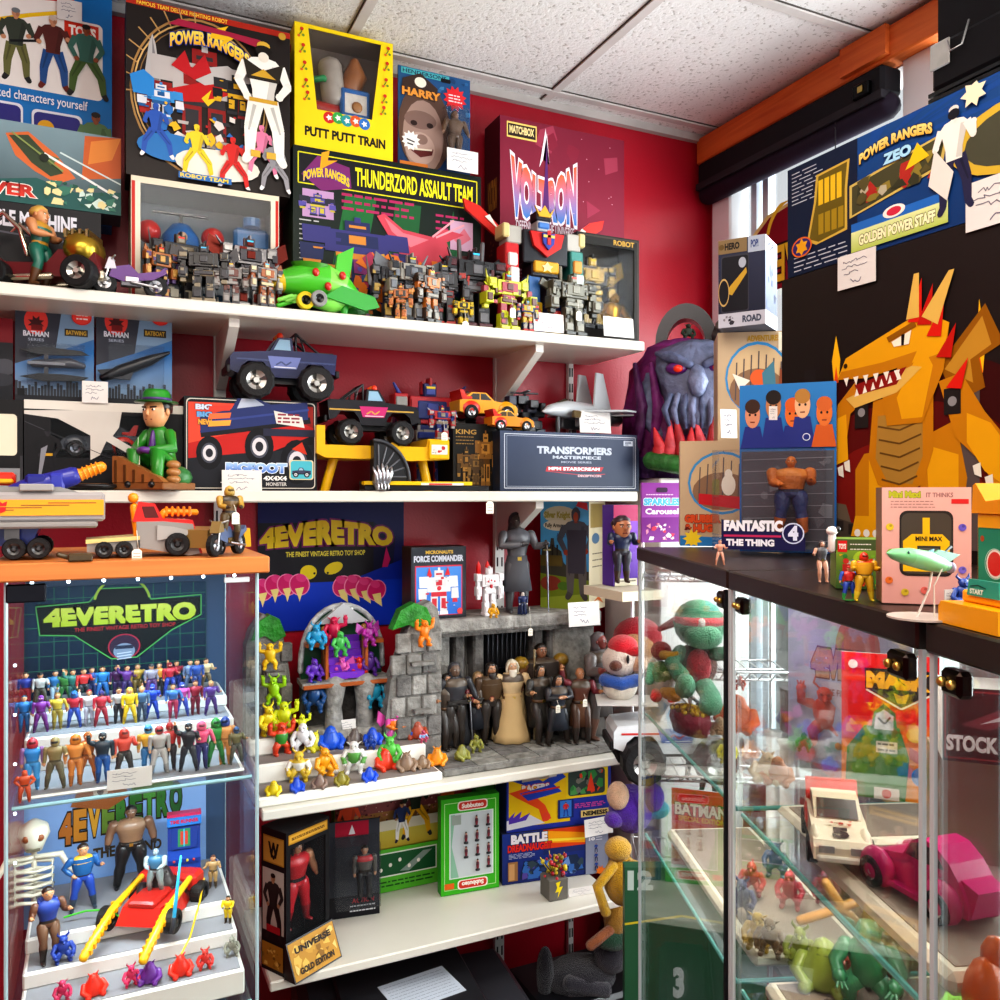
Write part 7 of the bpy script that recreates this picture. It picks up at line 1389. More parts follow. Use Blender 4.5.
# ================================================================== lowest shelf
Z4 = S4+.0006
def on4(px,py): return onZ(px,py,Z4)
p = on4(288,990); q = on4(342,950)
w,d = .125,.08; p = on4(289,986); cx = Vector((p.x+w/2*math.cos(.52),p.y+w/2*math.sin(.52)+.03,Z4)); h = onY(300,826,cx.y).z-Z4
t = thing('window_box','tall black and gold boxed wrestling figure with a slanted gold plaque at its foot','toy box',cx,.52)
m = window_tray(MB(),w,h,d,'17171a',-w/2+.012,h*.25,w/2-.012,h*.88,'1c1c20',side='141416',top='2a2a2c')
A = front_art(m,w,h); A.rect(5,91,95,98,'a87820'); A.rect(7,92,93,97,'c89838'); A.lines(12,94,88,95,2,'5a3a10',.8)
A = left_art(m,w,h,d); A.rect(8,76,92,95,'a87428'); A.rect(10,77,90,94,'c08c3c'); A.text('W',28,80,72,91,'141210',.06); A.text('V',34,79,66,84,'141210',.06); A.rect(6,28,92,72,'b8a89c'); A.person(50,24,46,'a87858','2a2422','241c1c',hair='1c120e'); A.rect(24,28,78,33,'a82028'); A.rect(6,3,90,20,'a87424'); A.clutter(8,4,88,19,['c8983c','7a5214','d8b058','8a6420'],16,3,12); A = None
m.build('carton',t); film_mb(-w/2+.012,h*.25,w/2-.012,h*.88).build('window_film',t)
m = MB(); m.prism([(-.035,0),(.0,0),(.0,h*.24),(-.004,h*.245)],-w*.54,w*.54,'1a1814'); m.v = [Vector((v.y,v.x,v.z)) for v in m.v]
sl = Vector((0,.031,h*.245)); A = Art(m,(-w*.54,-.0352,0),(w*1.08,0,0),tuple(sl)); A.rect(2,4,98,96,'b8862c'); A.clutter(6,8,94,92,['d8b050','8a6018','c89838','e0c070'],26,4,12); A.text('UNIVERSE',12,66,88,82,'2a1c08',.05); A.text('GOLD EDITION',14,14,86,30,'2a1c08',.05); m.build('gold_plaque',t)
c_,s_ = math.cos(.52),math.sin(.52); at = lambda x,y,z: (cx.x+x*c_-y*s_,cx.y+x*s_+y*c_,cx.z+z)
figure('red clothed wrestling figure inside the black and gold box',h*.6,at(.002,.04,h*.255),.52,dict(skin='c08a68',hair='2a1a12',torso='a81c24',sleeve='c08a68',leg='b8202c',boot='8a1820',belt='1a1a1c',chest='c02830'),'wide','wide','long',1.3)
p = Vector((onY(352,900,2.03).x,2.03,Z4)); o = carton_mb(.135,.235,.004,'24242a'); A = front_art(o,.135,.235); A.rect(0,0,100,100,'3a3c44'); A.rect(20,84,80,99,'a81c38'); A.poly([(44,86),(56,86),(50,96)],'d8d4d8'); A.rect(0,0,100,22,'1c1c22'); A.text('ACTION',50,14,90,19,'c83038',.03); A.lines(46,6,94,11,2,'d0d0d4',1.4)
o = o.build('blister_card',None,p,-.15); meta(o,'dark carded figure in a clear blister behind the black and gold box','carded toy'); m = MB(); m.box(-.045,-.07,.05,.06,-.001,.2,'ffffff','film'); m.build('blister',o)
figure('grey and black figure inside the clear blister',.13,(p.x+.02,p.y-.04,p.z+.055),-.15,dict(skin='b08468',hair='2a2018',torso='5a5854',leg='1e1e22',boot='141416',chest='b82c34'),'down','stand','short',1.2)
def fb(A):
    A.rect(0,0,100,100,'4aa02c'); A.rect(0,30,100,100,'b88a3c','7a4a44'); A.rect(0,62,100,94,'8a4a4c'); A.clutter(0,56,100,94,['a85a50','6a3038','d8a898','c8785c','5a2a30','e0c8b0'],260,4,1.8); A.rect(0,48,100,56,'d8d0bc'); A.rect(0,34,100,48,'b8a034','c8b850')
    A.person(66,40,46,'8a5a3c','1e2a1c','e0a818',boot='2a2a2c',hair='7a3a20',arm=1.2,legsp=.18); A.person(54,38,32,'b07850','24305a','e8e4e0',boot='20203a',arm=.3); A.person(10,38,40,'b07850','c84828','c84828',arm=.3); A.person(97,36,46,'a06a48','d86820','e0a020'); A.rect(0,92,100,100,'d8c8a0')
    A.rect(0,0,100,34,'58b030'); A.rect(3,12,28,31,'e8e8e0'); A.rect(4,13,27,30,'1f5a34'); A.ell(20,21,5,'c87850'); A.rect(31,12,84,31,'e8e8e0'); A.rect(32,13,83,30,'1f5a34'); A.poly([(52,15),(72,28),(80,28),(60,14)],'8a9a94')
    for i in range(5): A.ell(36+i*8,18+(i % 3)*3,1.4,'f0e8e0',ry=1.6)
    A.lines(4,5,82,8,2,'1c5a1c',1.2)
a_,b_ = onY(335,880,2.135).x,onY(452,880,2.135).x; F = ((a_+b_)/2,2.135,Z4,b_-a_,onY(400,762,2.135).z-Z4)
flat_box('long green and brown football game box with players before a crowd',F,.04,'4aa02c',fb,side='3c8a28')
X,Y = onY(480,840,2.1).x,2.1; flat_box('green box end standing behind the green team box',(X+.04,2.15,Z4,.06,.25),.03,'3f9a26',lambda A: A.rect(10,10,90,90,'48a82c'))
def tb(A):
    A.rect(0,0,100,100,'3fae24'); A.frame(6,5,94,95,.7,'b8e0a0'); A.rect(14,16,90,84,'d8e0dc'); A.rect(16,17,88,83,'c4ccd0'); A.poly([(16,17),(16,83),(24,83),(18,50),(30,17)],'8ab8a0'); A.rect(18,72,34,82,'9aa49c')
    for (x0,y0,x1,y1) in ((30,87,78,95),(30,5,78,13)):
        A.rrect(x0-2,y0-1,x1+2,y1+1,'f0e8e0',5); A.rrect(x0,y0,x1,y1,'d03828',5)
        A.text('Subbuteo',x0+5,y0+1.5,x1-5,y1-1.5,'f4ece4',.05,fn=None if y0 > 50 else (lambda u,v: (1-u,1-v)))
    A.rect(6,6,22,12,'e06820')
p0 = on4(441,897); p1 = on4(499,887)
X,Y = (p0.x+p1.x)/2,(p0.y+p1.y)/2; rz = math.atan2(p1.y-p0.y,p1.x-p0.x); w = math.hypot(p1.x-p0.x,p1.y-p0.y); h = onY(468,797,Y).z-Z4
tr = flat_box('upright green football team box showing ten little players',(X,Y,Z4,w,h),.03,'3fae24',tb,side='34982a',rz=rz)
for k,(u,v) in enumerate(((60,68),(80,68),(42,52),(61,53),(81,54),(42,37),(62,38),(81,38),(62,22),(81,24))):
    m = MB(); m.rings([(0,0,0,.006,.003),(0,0,.004,.0065,.003),(0,0,.006,.003,.002),(0,0,.016,.0042,.0025),(0,0,.022,.004,.0025),(0,0,.024,.0015,.0015),(0,0,.028,.003,.0028),(0,0,.031,.001,.001)],['20242a','20242a','7a2030','5a2a38','7a2030','c89070','2a1a14'],8)
    lx = -w/2+w*u/100; o = m.build('team_player',None,(X+lx*math.cos(rz)+.004*math.sin(rz),Y+lx*math.sin(rz)-.004*math.cos(rz),Z4+h*v/100),rz); meta(o,f'tiny maroon football player mounted in the green team box, {("top", "second", "third", "bottom")[0 if k < 2 else 1 if k < 5 else 2 if k < 8 else 3]} row {("left", "middle", "right")[(0, 2, 0, 1, 2, 0, 1, 2, 0, 2)[k]]}','football figure','players in the green team box')
def battle(A):
    A.rect(0,0,100,100,'1c2a6a','243a8a'); A.poly([(38,100),(78,100),(78,60),(38,56)],'d84818'); A.poly([(40,98),(78,86),(78,66),(40,74)],'f0a018'); A.poly([(40,82),(78,76),(78,72),(40,76)],'f4d840'); A.rect(38,50,78,62,'24306a')
    A.text('BATTLE',8,78,42,97,'e8e4e8',.07,'2a2a30',.06); A.text('DREADNAUGHT',5,62,46,77,'d83028',.05,'4a0c10',.05); A.lines(6,50,30,58,4,'b8bcd0',1); A.poly([(16,8),(20,42),(70,44),(78,10)],'20304e'); A.clutter(18,6,76,42,['3a6ab0','5a4a9a','2a3a60','6a8ac0','c8b040','3a4a54'],40,4,7); A.rect(5,6,14,44,'9a7048'); A.rect(6,8,11,40,'c89a68')
    A.rect(78,0,100,100,'8e94a8'); A.text('SPACE',81,88,97,93,'d03030',.04); A.text('ARENA',80,80,98,86,'2a62c8',.06); A.text('10',81,68,87,75,'f0f0f4',.06); A.lines(88,69,97,74,2,'e8e8f0',1.4)
    for i in range(3): A.person(88,44-i*18,18,'c89070','3050a0','2a2a50',hair='8a3a20')
    A.burst(92,6,5,'e87828',8)
def racer(A):
    A.rect(0,0,100,100,'2a3a9a'); A.poly([(2,8),(60,8),(56,96),(2,92)],'e8c018'); A.poly([(2,88),(20,96),(34,80),(50,96),(56,84),(40,70),(18,76)],'2848b0'); A.text('RACERS',14,66,40,77,'e8e4e0',.06,'c82828',.08); A.poly([(2,66),(18,72),(36,40),(42,16),(34,12),(30,34),(10,56)],'e05020'); A.poly([(0,4),(36,10),(22,26),(0,20)],'d8d8e0'); A.poly([(12,64),(44,74),(52,60),(20,50)],'2a48b8'); A.line([(14,62),(50,68)],3,'d03828'); A.poly([(2,24),(8,34),(6,24),(14,34),(12,22),(22,30),(18,18),(2,14)],'5a3ab0'); A.ell(37,20,4,'e04830')
    A.rect(56,46,97,96,'e8c820'); A.rrect(58,50,94,94,'3a4a44',3); A.clutter(60,52,92,92,['3a8a48','d84828','2a2a30','58a058','7a7a70'],26,3,7); A.poly([(76,56),(80,88),(84,56)],'e04828'); A.rect(48,14,63,46,'1c2a68'); A.rect(50,16,61,44,'3a78c8'); A.person(55.5,18,24,'c89070','c83030','2848a0'); A.lines(64,30,94,36,3,'d050a0',1.6); A.rect(70,12,98,24,'d8c078'); A.text('NEMESIS',72,14,96,22,'2a2420',.05)
Xb = onY(556,888,2.0); w = .325*.98; w = pxsize(106,Xb)/math.cos(.33); hb = onY(555,829,2.0).z-Z4
flat_box('boxed battle game with an orange sunset and grey side panel on the lowest shelf',(Xb.x,2.0,Z4,w,hb),.10,'1c2a6a',battle,side='3a3a58',rz=-.16)
X2 = onY(557,800,2.02); flat_box('yellow and blue boxed racing game on top of the sunset game box',(X2.x,2.005,Z4+hb+.001,w,onY(557,768,2.01).z-Z4-hb-.001),.095,'2a3a9a',racer,side='22307a',rz=-.14)
card_px('blank white price card between the two stacked game boxes',585,818,613,835,1.962); 
p = on4(582,895); price_card('white price card lying against the sunset game box beside the grey pot',p,-.1,pxsize(29,p),.02)
p = on4(554,896); s = pxsize(21,p)/2
t = thing('flower_pot','small square grey pot with a yellow lightning bolt','flower pot',p,-.05)
m = MB(); m.box(-s,-s,0,s,s,s*2,'6a6660','matte',.002); A = Art(m,(-s,-s,0),(2*s,0,0),(0,0,2*s)); A.poly([(35,85),(60,90),(52,62),(72,64),(44,12),(50,42),(32,40),(42,62)],'e8d020'); m.build('pot',t)
m = MB(); r = random.Random(4)
for i in range(46): a = r.uniform(0,2*PI); q = r.uniform(.1,1.3)*s; zz = s*2+r.uniform(0,1.9)*s; m.ball(q*math.cos(a),q*math.sin(a)*.7,zz,r.uniform(.12,.26)*s,col=r.choice(['a01c2c','c02838','d8b828','6a1828','8a7a20','d8c030']),n=6)
for i in range(12): a = r.uniform(0,2*PI); m.tube([(0,0,s*1.8),(s*.9*math.cos(a),s*.6*math.sin(a),s*2.9),(s*1.4*math.cos(a),s*.9*math.sin(a),s*(2.6+r.uniform(0,1.4)))],.0012,r.choice(['d8c030','5a6a20','3a2a20']),4)
m.build('flowers',t)
zc = .55
p = onZ(372,975,zc); t = thing('black_machine','dark grey plastic machine on the floor below the lowest shelf','machine',(onY(385,980,1.95).x,1.95,0),-.1)
zc = onY(385,957,2.05).z
m = MB(); m.box(-.2,-.25,0,.21,.2,zc-.0,'34343a','plastic',.02); m.box(.21,-.2,0,.34,.16,zc-.05,'3c3c42','plastic',.02); m.build('body',t)
m = MB(); m.box(-.12,-.252,zc,.2,.15,zc+.012,'2a2a2e','plastic',.006); m.tube([(.02,-.26,zc-.0),(.04,-.24,zc+.018),(.07,-.26,zc)],.008,'1a1a1c',6); m.build('lid',t)
m = MB(); m.box(-.085,-.06,0,.085,.06,.001,'c8d0dc','card'); A = Art(m,(-.085,-.06,.001),(.17,0,0),(0,.12,0)); A.lines(6,10,94,88,9,'7a8498',1.2)
o = m.build('instruction_sheet',None,(t.location.x+.06,1.86,zc+.0125),.12); meta(o,'white printed sheet lying on the dark grey machine','paper')
# ================================================================== corner behind the cabinets
def plush(label,loc,rz,k,parts,name='plush_toy',cat='plush toy',group=None):
    """parts: list of (part name, [(kind, args..., colour)])"""
    t = thing(name,label,cat,loc,rz,group)
    for nm,prims in parts:
        m = MB()
        for q in prims:
            if q[0] == 'b': m.ball(*q[1:7],q[7],12,'plush')
            elif q[0] == 't': m.tube(q[1],q[2],q[3],10,'plush')
            elif q[0] == 'p': m.prism(q[1],q[2],q[3],q[4],'plush')
        scaled(m,k).build(nm,t)
    return t
rk = thing('wire_rack','white wire display rack in the corner behind the far cabinet','rack',(1.365,1.67,0),-.5)
m = MB()
for x in (-.18,.18):
    for y in (-.1,.14): m.tube([(x,y,0),(x,y,1.72)],.005,'e8e8ea',6,'metal')
m.build('post',rk)
for z in (.85,1.08,1.32,1.55):
    m = MB()
    for i in range(13): x = -.18+.03*i; m.tube([(x,-.16,z+.03),(x,-.1,z),(x,.14,z)],.0022,'eceaea',5,'metal',cap=False)
    for y,zz in ((-.16,z+.03),(-.1,z),(.02,z),(.14,z)): m.tube([(-.18,y,zz),(.18,y,zz)],.003,'eceaea',5,'metal',cap=False)
    m.build('wire_shelf',rk)
rp = lambda px,py,Y: onY(px,py,Y)
p = rp(622,583,1.70); h = onY(622,513,1.70).z-p.z
def a(A): A.rect(0,0,100,100,'5a3a9a','8a4ac0'); A.rect(0,80,100,100,'a8305c'); A.clutter(0,10,100,78,['3a5ac8','7a4ab8','4a2a80','9a6ad0'],16,5,14); A.rect(4,0,96,9,'d8d0b8'); A.lines(10,3,90,6,1,'6a6050',2)
flat_box('purple printed box behind the big headed figure in the corner',(p.x+.034,1.735,p.z-.012,.07,h+.03),.05,'5a3a9a',a)
meta(MB().box(-.05,-.07,-.022,.06,.1,0,'d8d0b8','card').build('box_ledge',None,(p.x+.005,1.70,p.z-.0125)),'cream card ledge under the big headed figure in the corner','box')
t = thing('bobblehead_figure','big headed figure with brown hair and a dark blue top before the purple printed box','figurine',(p.x,1.70,p.z),-.2)
scaled(body_mb(dict(skin='c8865c',hair='3a2418',torso='1f2c50',leg='30303c',boot='3a2a20',belt='2a2018'),'half','stand',1.3,hs=2.4),h*.86).build('body',t); scaled(hair_mb('3c2830','short',s=2.45),h*.86).build('hair',t)
p = rp(620,690,1.72); plush('white plush toy with a red cap and blue collar in the corner rack',p,-.5,.13,[('head',[('b',0,0,.55,.34,.3,.3,'e8d8cc'),('b',-.1,-.28,.5,.12,.1,.1,'6a3a2c'),('b',.3,-.05,.5,.2,.16,.16,'e0b090'),('b',.12,-.29,.62,.03,.03,.08,'1a1418')]),('cap',[('b',.05,.02,.82,.28,.28,.2,'d81c30'),('t',[(.05,-.1,.76),(.35,-.2,.74)],[.12,.08],'d01828')]),('collar',[('t',[(-.3,-.05,.2),(0,-.22,.16),(.3,-.05,.2)],.12,'2a5ab0')]),('body',[('b',0,.02,.05,.32,.26,.26,'e4dccc')])])
p = rp(640,660,1.74); plush('tan plush toy head with a red hood beside the white plush in the corner',(p.x+.02,p.y+.05,p.z-.04),-.5,.15,[('head',[('b',0,0,.4,.34,.28,.3,'c8905c'),('b',-.1,-.27,.4,.025,.02,.03,'1a1210'),('b',.0,-.3,.32,.06,.04,.04,'b07848')]),('hood',[('b',.05,.12,.55,.42,.28,.36,'b81a2c')]),('body',[('b',0,.02,.05,.3,.25,.25,'7a6a58')])])
p = rp(622,700,1.70); m = MB(); m.box(-.06,-.04,0,.08,.06,.004,'c8c4c0','card'); m.build('paper_tray',None,(p.x,p.y,p.z-.005),-.5); bpy.data.objects['paper_tray']['label'] = 'pale card tray under the soft toys in the corner'; bpy.data.objects['paper_tray']['category'] = 'tray'
p = rp(624,806,1.72); plush('purple plush toy in the corner rack below the soft toys',(p.x+.02,p.y,p.z-.06),-.5,.17,[('body',[('b',0,0,.3,.32,.28,.34,'5a2ab0'),('b',.3,-.1,.5,.16,.14,.2,'6a30c0'),('b',-.25,-.15,.2,.14,.14,.12,'5a28a8')]),('muzzle',[('b',-.2,-.2,.55,.16,.14,.2,'e0b898')]),('wing',[('b',.35,.0,.3,.2,.12,.14,'5ab0c8')])])
p = rp(622,905,1.68); plush('yellow plush toy with long arms at the bottom of the corner rack',(p.x,p.y,p.z),-.5,.2,[('body',[('b',0,0,.3,.22,.2,.3,'c8981c'),('t',[(-.1,-.1,.5),(-.3,-.2,.3),(-.2,-.2,0)],.06,'d8a820'),('t',[(.1,-.1,.5),(.4,-.15,.42)],.08,'d0a030')]),('head',[('b',-.05,-.05,.68,.16,.14,.14,'d0a030')])])
p = rp(590,985,1.9); plush('dark grey furry plush toy on the floor under the lowest shelf',(p.x,1.95,p.z-.06),-.2,.24,[('body',[('b',0,0,.25,.42,.3,.2,'24222c'),('b',-.42,-.05,.35,.1,.1,.3,'1c1a24'),('t',[(-.2,-.2,.3),(.2,-.25,.2)],.09,'302e38')]),('head',[('b',.32,-.12,.5,.2,.18,.2,'2c2a34')])])
meta(MB().box(-.17,-.1,0,.15,.14,p.z-.02,'1c1c20','plastic',.01).build('storage_crate',None,(p.x+.02,1.96,0)),'black storage crate on the floor in the corner under the dark furry plush','crate'); p = rp(614,935,1.86); plush('ochre and green plush sports figure lying in the corner',(p.x,1.88,p.z-.02),-.3,.17,[('body',[('b',.1,0,.3,.2,.18,.3,'b8862c'),('b',.05,-.06,.02,.3,.16,.16,'1f4a34')]),('arm',[('t',[(-.02,-.1,.2),(-.35,-.15,.0)],.08,'a8643c')]),('head',[('b',.2,0,.7,.16,.14,.16,'5a3a24')])])
o = MB().box(-.1,0,0,.2,.03,.3,'2a5238','card'); A = Art(o,(-.1,0,0),(.3,0,0),(0,0,.3)); A.rect(0,0,100,100,'2f5c40'); A.line([(0,60),(40,66),(100,56)],1.6,'c8b830'); A.text('3',34,8,42,30,'c8d0cc',.06); A.text('12',2,84,20,98,'b8c8c0',.06)
p = rp(672,1000,1.47); o = o.build('green_box',None,(p.x,1.47,p.z-.02),-.45); meta(o,'dark green box with a yellow line low in the corner behind the far cabinet','box')
o = monster_truck('white toy truck with big black tyres on the wire rack behind the far cabinet',.3,(rp(672,835,1.66).x,1.66,1.088),-.4,'d8dce0','c03030','4a70b0',group=None)
Yp = 1.94; p0,p1 = rp(640,478,Yp),rp(724,478,Yp); W = p1.x-p0.x; H = rp(670,338,Yp).z-p0.z
meta(MB().box(-W*.5,-.11,0,W*.5,.17,p0.z-.001,'d8d4d0','laminate',.004).build('plinth_table',None,((p0.x+p1.x)/2+.03,Yp+.06,0)),'pale plinth in the corner carrying the purple mountain playset','plinth')
t = thing('mountain_playset','purple rock mountain playset with a grey snarling face and red flames at its foot','toy playset',((p0.x+p1.x)/2+.01,Yp,p0.z),-.64)
pu = '6a1c5c'; wv = lambda s_: (lambda i,a: 1+.10*math.sin(a*5+i*1.7+s_)+.05*math.sin(a*11+i))
m = MB(); Wm = W/H
m.rings([(-.05,.05,0,Wm*.5,.3),(-.06,.05,.15,Wm*.5,.3),(-.06,.05,.5,Wm*.5,.28),(-.05,.06,.8,Wm*.46,.25),(-.02,.06,.94,Wm*.36,.2),(-.02,.06,1.0,Wm*.2,.12)],['3c1a50',pu,'7c2468',pu,'7a2a70','54184c'],22,'lumpy',wob=wv(1))
for i in range(7): x = -Wm*.45+i*Wm*.15; m.tube([(x,-.2,.2+.05*(i % 3)),(x+.03,-.24,.5),(x-.02,-.2,.8)],[.03,.045,.02],'7a2a72' if i % 2 else '4a1448',6,'lumpy')
scaled(m,H).build('rock',t)
gy = '6c7490'; m = MB()
m.rings([(.12,-.2,.30,.1,.1),(.12,-.24,.42,.19,.14),(.12,-.24,.6,.25,.16),(.12,-.22,.76,.3,.16),(.12,-.16,.9,.25,.14),(.12,-.1,.97,.1,.06)],gy,16,'lumpy',wob=wv(3))
for i in range(8): x = -.06+.052*i; m.tube([(x,-.37,.56),(x+.01*(i-4),-.38,.46),(x,-.33,.34)],[.02,.026,.012],'7c84a4' if i % 2 else '565e7c',6,'lumpy')
m.tube([(.12,-.36,.72),(.12,-.42,.64),(.12,-.4,.58)],[.05,.07,.05],'7a82a0',8,'lumpy')
for sx in (-1,1): m.tube([(.12+sx*.05,-.38,.76),(.12+sx*.18,-.36,.82),(.12+sx*.27,-.28,.86)],[.03,.045,.02],'5a6280',7,'lumpy'); m.tube([(.12+sx*.3,-.1,.75),(.12+sx*.34,-.16,.45),(.12+sx*.26,-.2,.3)],[.07,.08,.04],gy,8,'lumpy')
scaled(m,H).build('face',t)
for sx in (-1,1): m = MB(); m.ball(.12+sx*.14,-.37,.74,.075,.03,.042,'5a1a6a',10,'plastic'); m.ball(.12+sx*.13,-.395,.735,.034,.02,.026,'f03818',8,'plastic'); scaled(m,H).build('eye',t)
m = MB()
for i in range(11): x = -.2+.07*i; m.tube([(x,-.3,.1),(x+.02,-.34,.22),(x-.02+.04*(i % 2),-.33,.34+.05*(i % 3))],[.06,.045,.008],('b82a30','c8444c','a82028')[i % 3],7,'lumpy')
scaled(m,H).build('flames',t)
m = MB(); m.tube([(-.25,-.34,.12),(.1,-.4,.06),(.3,-.34,.14),(.45,-.3,.3)],[.06,.07,.06,.03],'2f6a2c',8,'lumpy'); m.tube([(0,-.38,.04),(.2,-.4,.1),(.4,-.3,.06)],.05,'7a9a2c',7,'lumpy'); scaled(m,H).build('vines',t)
m = MB(); m.ball(.3,-.05,1.02,.13,.12,.1,'5a5450',9,'lumpy'); m.ball(.25,-.15,1.06,.06,.06,.05,'6a645e',7,'lumpy'); scaled(m,H).build('boulder',t)
m = MB(); R_ = .23
def band(r0,r1,y0,y1,c,mat='plastic'):
    n = 14; A0 = [(r*math.cos(PI*i/n)*.95,r*1.25*math.sin(PI*i/n)) for r in (r0,r1) for i in range(n+1)]; m.add([(x,y0,z) for x,z in A0]+[(x,y1,z) for x,z in A0],[f for i in range(n) for f in ((i,i+1,n+2+i,n+1+i),(2*n+2+i,2*n+3+i,3*n+4+i,3*n+3+i),(i,i+1,2*n+3+i,2*n+2+i),(n+1+i,n+2+i,3*n+4+i,3*n+3+i))],c,mat)
m.push((.0,.1,.98)); band(R_*.62,R_,-.08,.08,'26242a'); m.pop(); scaled(m,H).build('black_arch',t)
monster('small dark green beast perched under the black arch',.05,(t.location.x+.0,t.location.y-.01,p0.z+H*.985),-.4,'crouch','2c3a2c',4,mat='lumpy')
for o in t.children:
    if o.name.split('.')[0] in ('face','eye'): o.location.x = -.05*H
p0 = rp(643,543,1.62); p1 = rp(680,543,1.62); 
def a(A): A.rect(0,0,100,100,'a85ab8','8a3a98'); A.rect(0,0,100,42,'7a2a88'); A.clutter(10,4,90,36,['e8c8d8','c83a5a','f0e8e8','d88aa8'],24,3,9); A.text('SPARKLES',4,62,96,74,'58b8d8',.06,'f0f0f8',.06); A.text('Carousel',8,47,92,57,'f0e8f4',.04); A.rrect(36,84,64,92,'3a2440',4); A.lines(10,78,80,80,1,'f0d8f0',1.4)
flat_box('purple carded toy standing on the far cabinet corner before the wire rack',((p0.x+p1.x)/2,1.62,p0.z,p1.x-p0.x,rp(660,483,1.62).z-p0.z),.006,'a85ab8',a,name='blister_card',cat='carded toy',rz=-.1)
# ================================================================== on top of the right hand cabinets
ZT = RTOP+.0006; W90 = -PI/2
def wallbox(label,X,px0,px1,yt_mid,zb,d,col,art,side=None,zt=None,name='toy_box'):
    """box facing the room (front toward -x) parallel to the window wall"""
    a_ = onX(px0,400,X); b_ = onX(px1,400,X); w = a_.y-b_.y; h = (zt if zt else onX((px0+px1)/2,yt_mid,X).z)-zb
    m = carton_mb(w,h,d,col,side=side); art(front_art(m,w,h)); o = m.build(name,None,(X,(a_.y+b_.y)/2,zb),W90); meta(o,label,'toy box'); return (X,(a_.y+b_.y)/2,w,h)
XB = 1.1; zBT = onX(782,281,XB).z
bx1 = 1085
def dragon(A):
    A.rect(0,0,100,100,'17100f','241d1c'); A.ell(50,24,52,'3a0c0c',ry=40,n=30); A.ell(48,20,42,'5a100e',ry=30,n=30); A.ell(46,16,30,'7a1812',ry=22,n=30); A.rect(0,0,100,5,'1c1614'); A.poly([(2,18),(30,11),(64,4),(64,0),(2,10)],'4a4038'); A.poly([(2,21),(28,17),(30,11),(2,18)],'6a5c4c')
    for i in range(6): A.rect(4+i*5,12-i,7+i*5,15.5-i,'2c2622')
    Y1,Y2,Y3,T1_,T2_ = 'e0a012','c07c0e','8e5808','d8b058','a88038'
    P = lambda pts,c: A.poly([(49+(u-42)*.86,3+v*.86) for u,v in pts],c); AE,AL,AR = A.ell,A.line,A.rect
    for sx,x in ((0,13),(1,70)):   # candle towers
        y = 34 if sx == 0 else 30; A.rect(x-2.2,4,x+2.2+sx,y+22,'5a4e4c'); A.rect(x-2.4,y+22,x+2.4+sx,y+31,'241e20'); P([(x-1,y+31),(x-2+sx,y+40),(x,y+50+sx*6),(x+2,y+40),(x+1.2,y+31)],'f0b818'); P([(x-1,y+31),(x,y+38),(x+1.2,y+31)],'e05018')
    f = lambda u,v: (49+(u-42)*.86,3+v*.86); E_ = lambda u,v,r,c: A.ell(*f(u,v),r*.86,c)
    P([(56,66),(72,84),(78,70),(70,66),(72,56),(62,52)],'8e5808'); P([(58,64),(71,80),(74,70),(67,66),(68,58)],'b8862c')
    P([(26,36),(22,30),(22,12),(26,6),(38,6),(40,28),(44,38)],Y2); P([(28,36),(28,12),(38,12),(39,30)],Y1); P([(22,12),(20,4),(38,4),(39,12)],Y1); P([(48,40),(50,8),(64,8),(66,26),(62,46)],Y2); P([(51,38),(53,10),(63,12),(63,34)],Y1); P([(50,12),(48,4),(66,4),(64,12)],Y1)
    for x in (23,27,31,51,55,59): E_(x,5.4,1.4,'e8e4dc')
    P([(30,56),(28,34),(32,24),(42,20),(50,24),(54,36),(54,58)],Y2); P([(32,50),(31,34),(36,25),(46,24),(50,34),(50,50)],T2_)
    for i in range(5): A.line([f(32+i*.4,46-i*5),f(41,44-i*5),f(50-i*.5,47-i*5)],.6,'6a4a1c')
    P([(28,58),(20,52),(18,40),(14,34),(12,44),(14,56),(22,64)],Y2); P([(18,52),(12,50),(13,32),(19,34)],Y1); P([(56,60),(64,62),(72,48),(78,40),(82,26),(76,22),(70,32),(62,40)],Y2); P([(66,48),(74,44),(82,32),(80,22),(72,28),(66,38)],Y1)
    for (x,y) in ((68,30),(72,26),(77,22),(14,31),(17,33)): P([(x,y),(x+2.6,y+1),(x+3,y-4),(x+.6,y-3)],'e4ded0')
    for (x0,y0,x1,y1) in ((22,46,28,58),(58,48,64,57)): P([(x0,y0),(x1,y0),(x1,y1),(x0,y1)],'24201f'); E_((x0+x1)/2,(y0+y1)/2,1.6,'8a8a8c')
    P([(34,58),(36,46),(50,46),(58,64),(60,80),(48,78)],Y2); P([(40,56),(42,48),(50,48),(54,66),(50,74)],Y1)
    P([(14,66),(18,74),(34,80),(50,86),(60,80),(58,70),(46,68),(28,66)],Y1); P([(14,66),(16,69),(34,70),(48,72),(46,68),(28,65)],Y2); P([(18,58),(22,54),(40,58),(50,66),(46,67),(34,63)],T1_); P([(22,63),(44,67),(40,61),(24,59)],'8a1812')
    for i in range(6): P([(17+i*4.4,66.2),(19.4+i*4.4,66.3),(18.4+i*4.4,62.8)],'efe8da'); P([(22+i*3.6,58.4+i*.8),(24+i*3.6,58.8+i*.8),(23+i*3.6,61.6+i*.8)],'efe8da')
    E_(18,71,.9,'3a2408'); P([(38,77),(46,80),(45,75),(39,75)],'f0e8d0'); P([(42,79),(43.4,79),(43,75),(42,75)],'181210'); P([(36,79),(47,83),(48,81),(37,77)],Y3)
    for i in range(5): x,y = 47+i*3.6,86-i*i*1.6; P([(x-2.4,y-3),(x+3+i*.6,y+12-i*1.4),(x+3,y-4)],('d02014','b81a10')[i % 2])
    P([(50,84),(60,98),(62,98),(56,80)],T1_); P([(44,84),(47,100),(49,100),(49,84)],T1_)
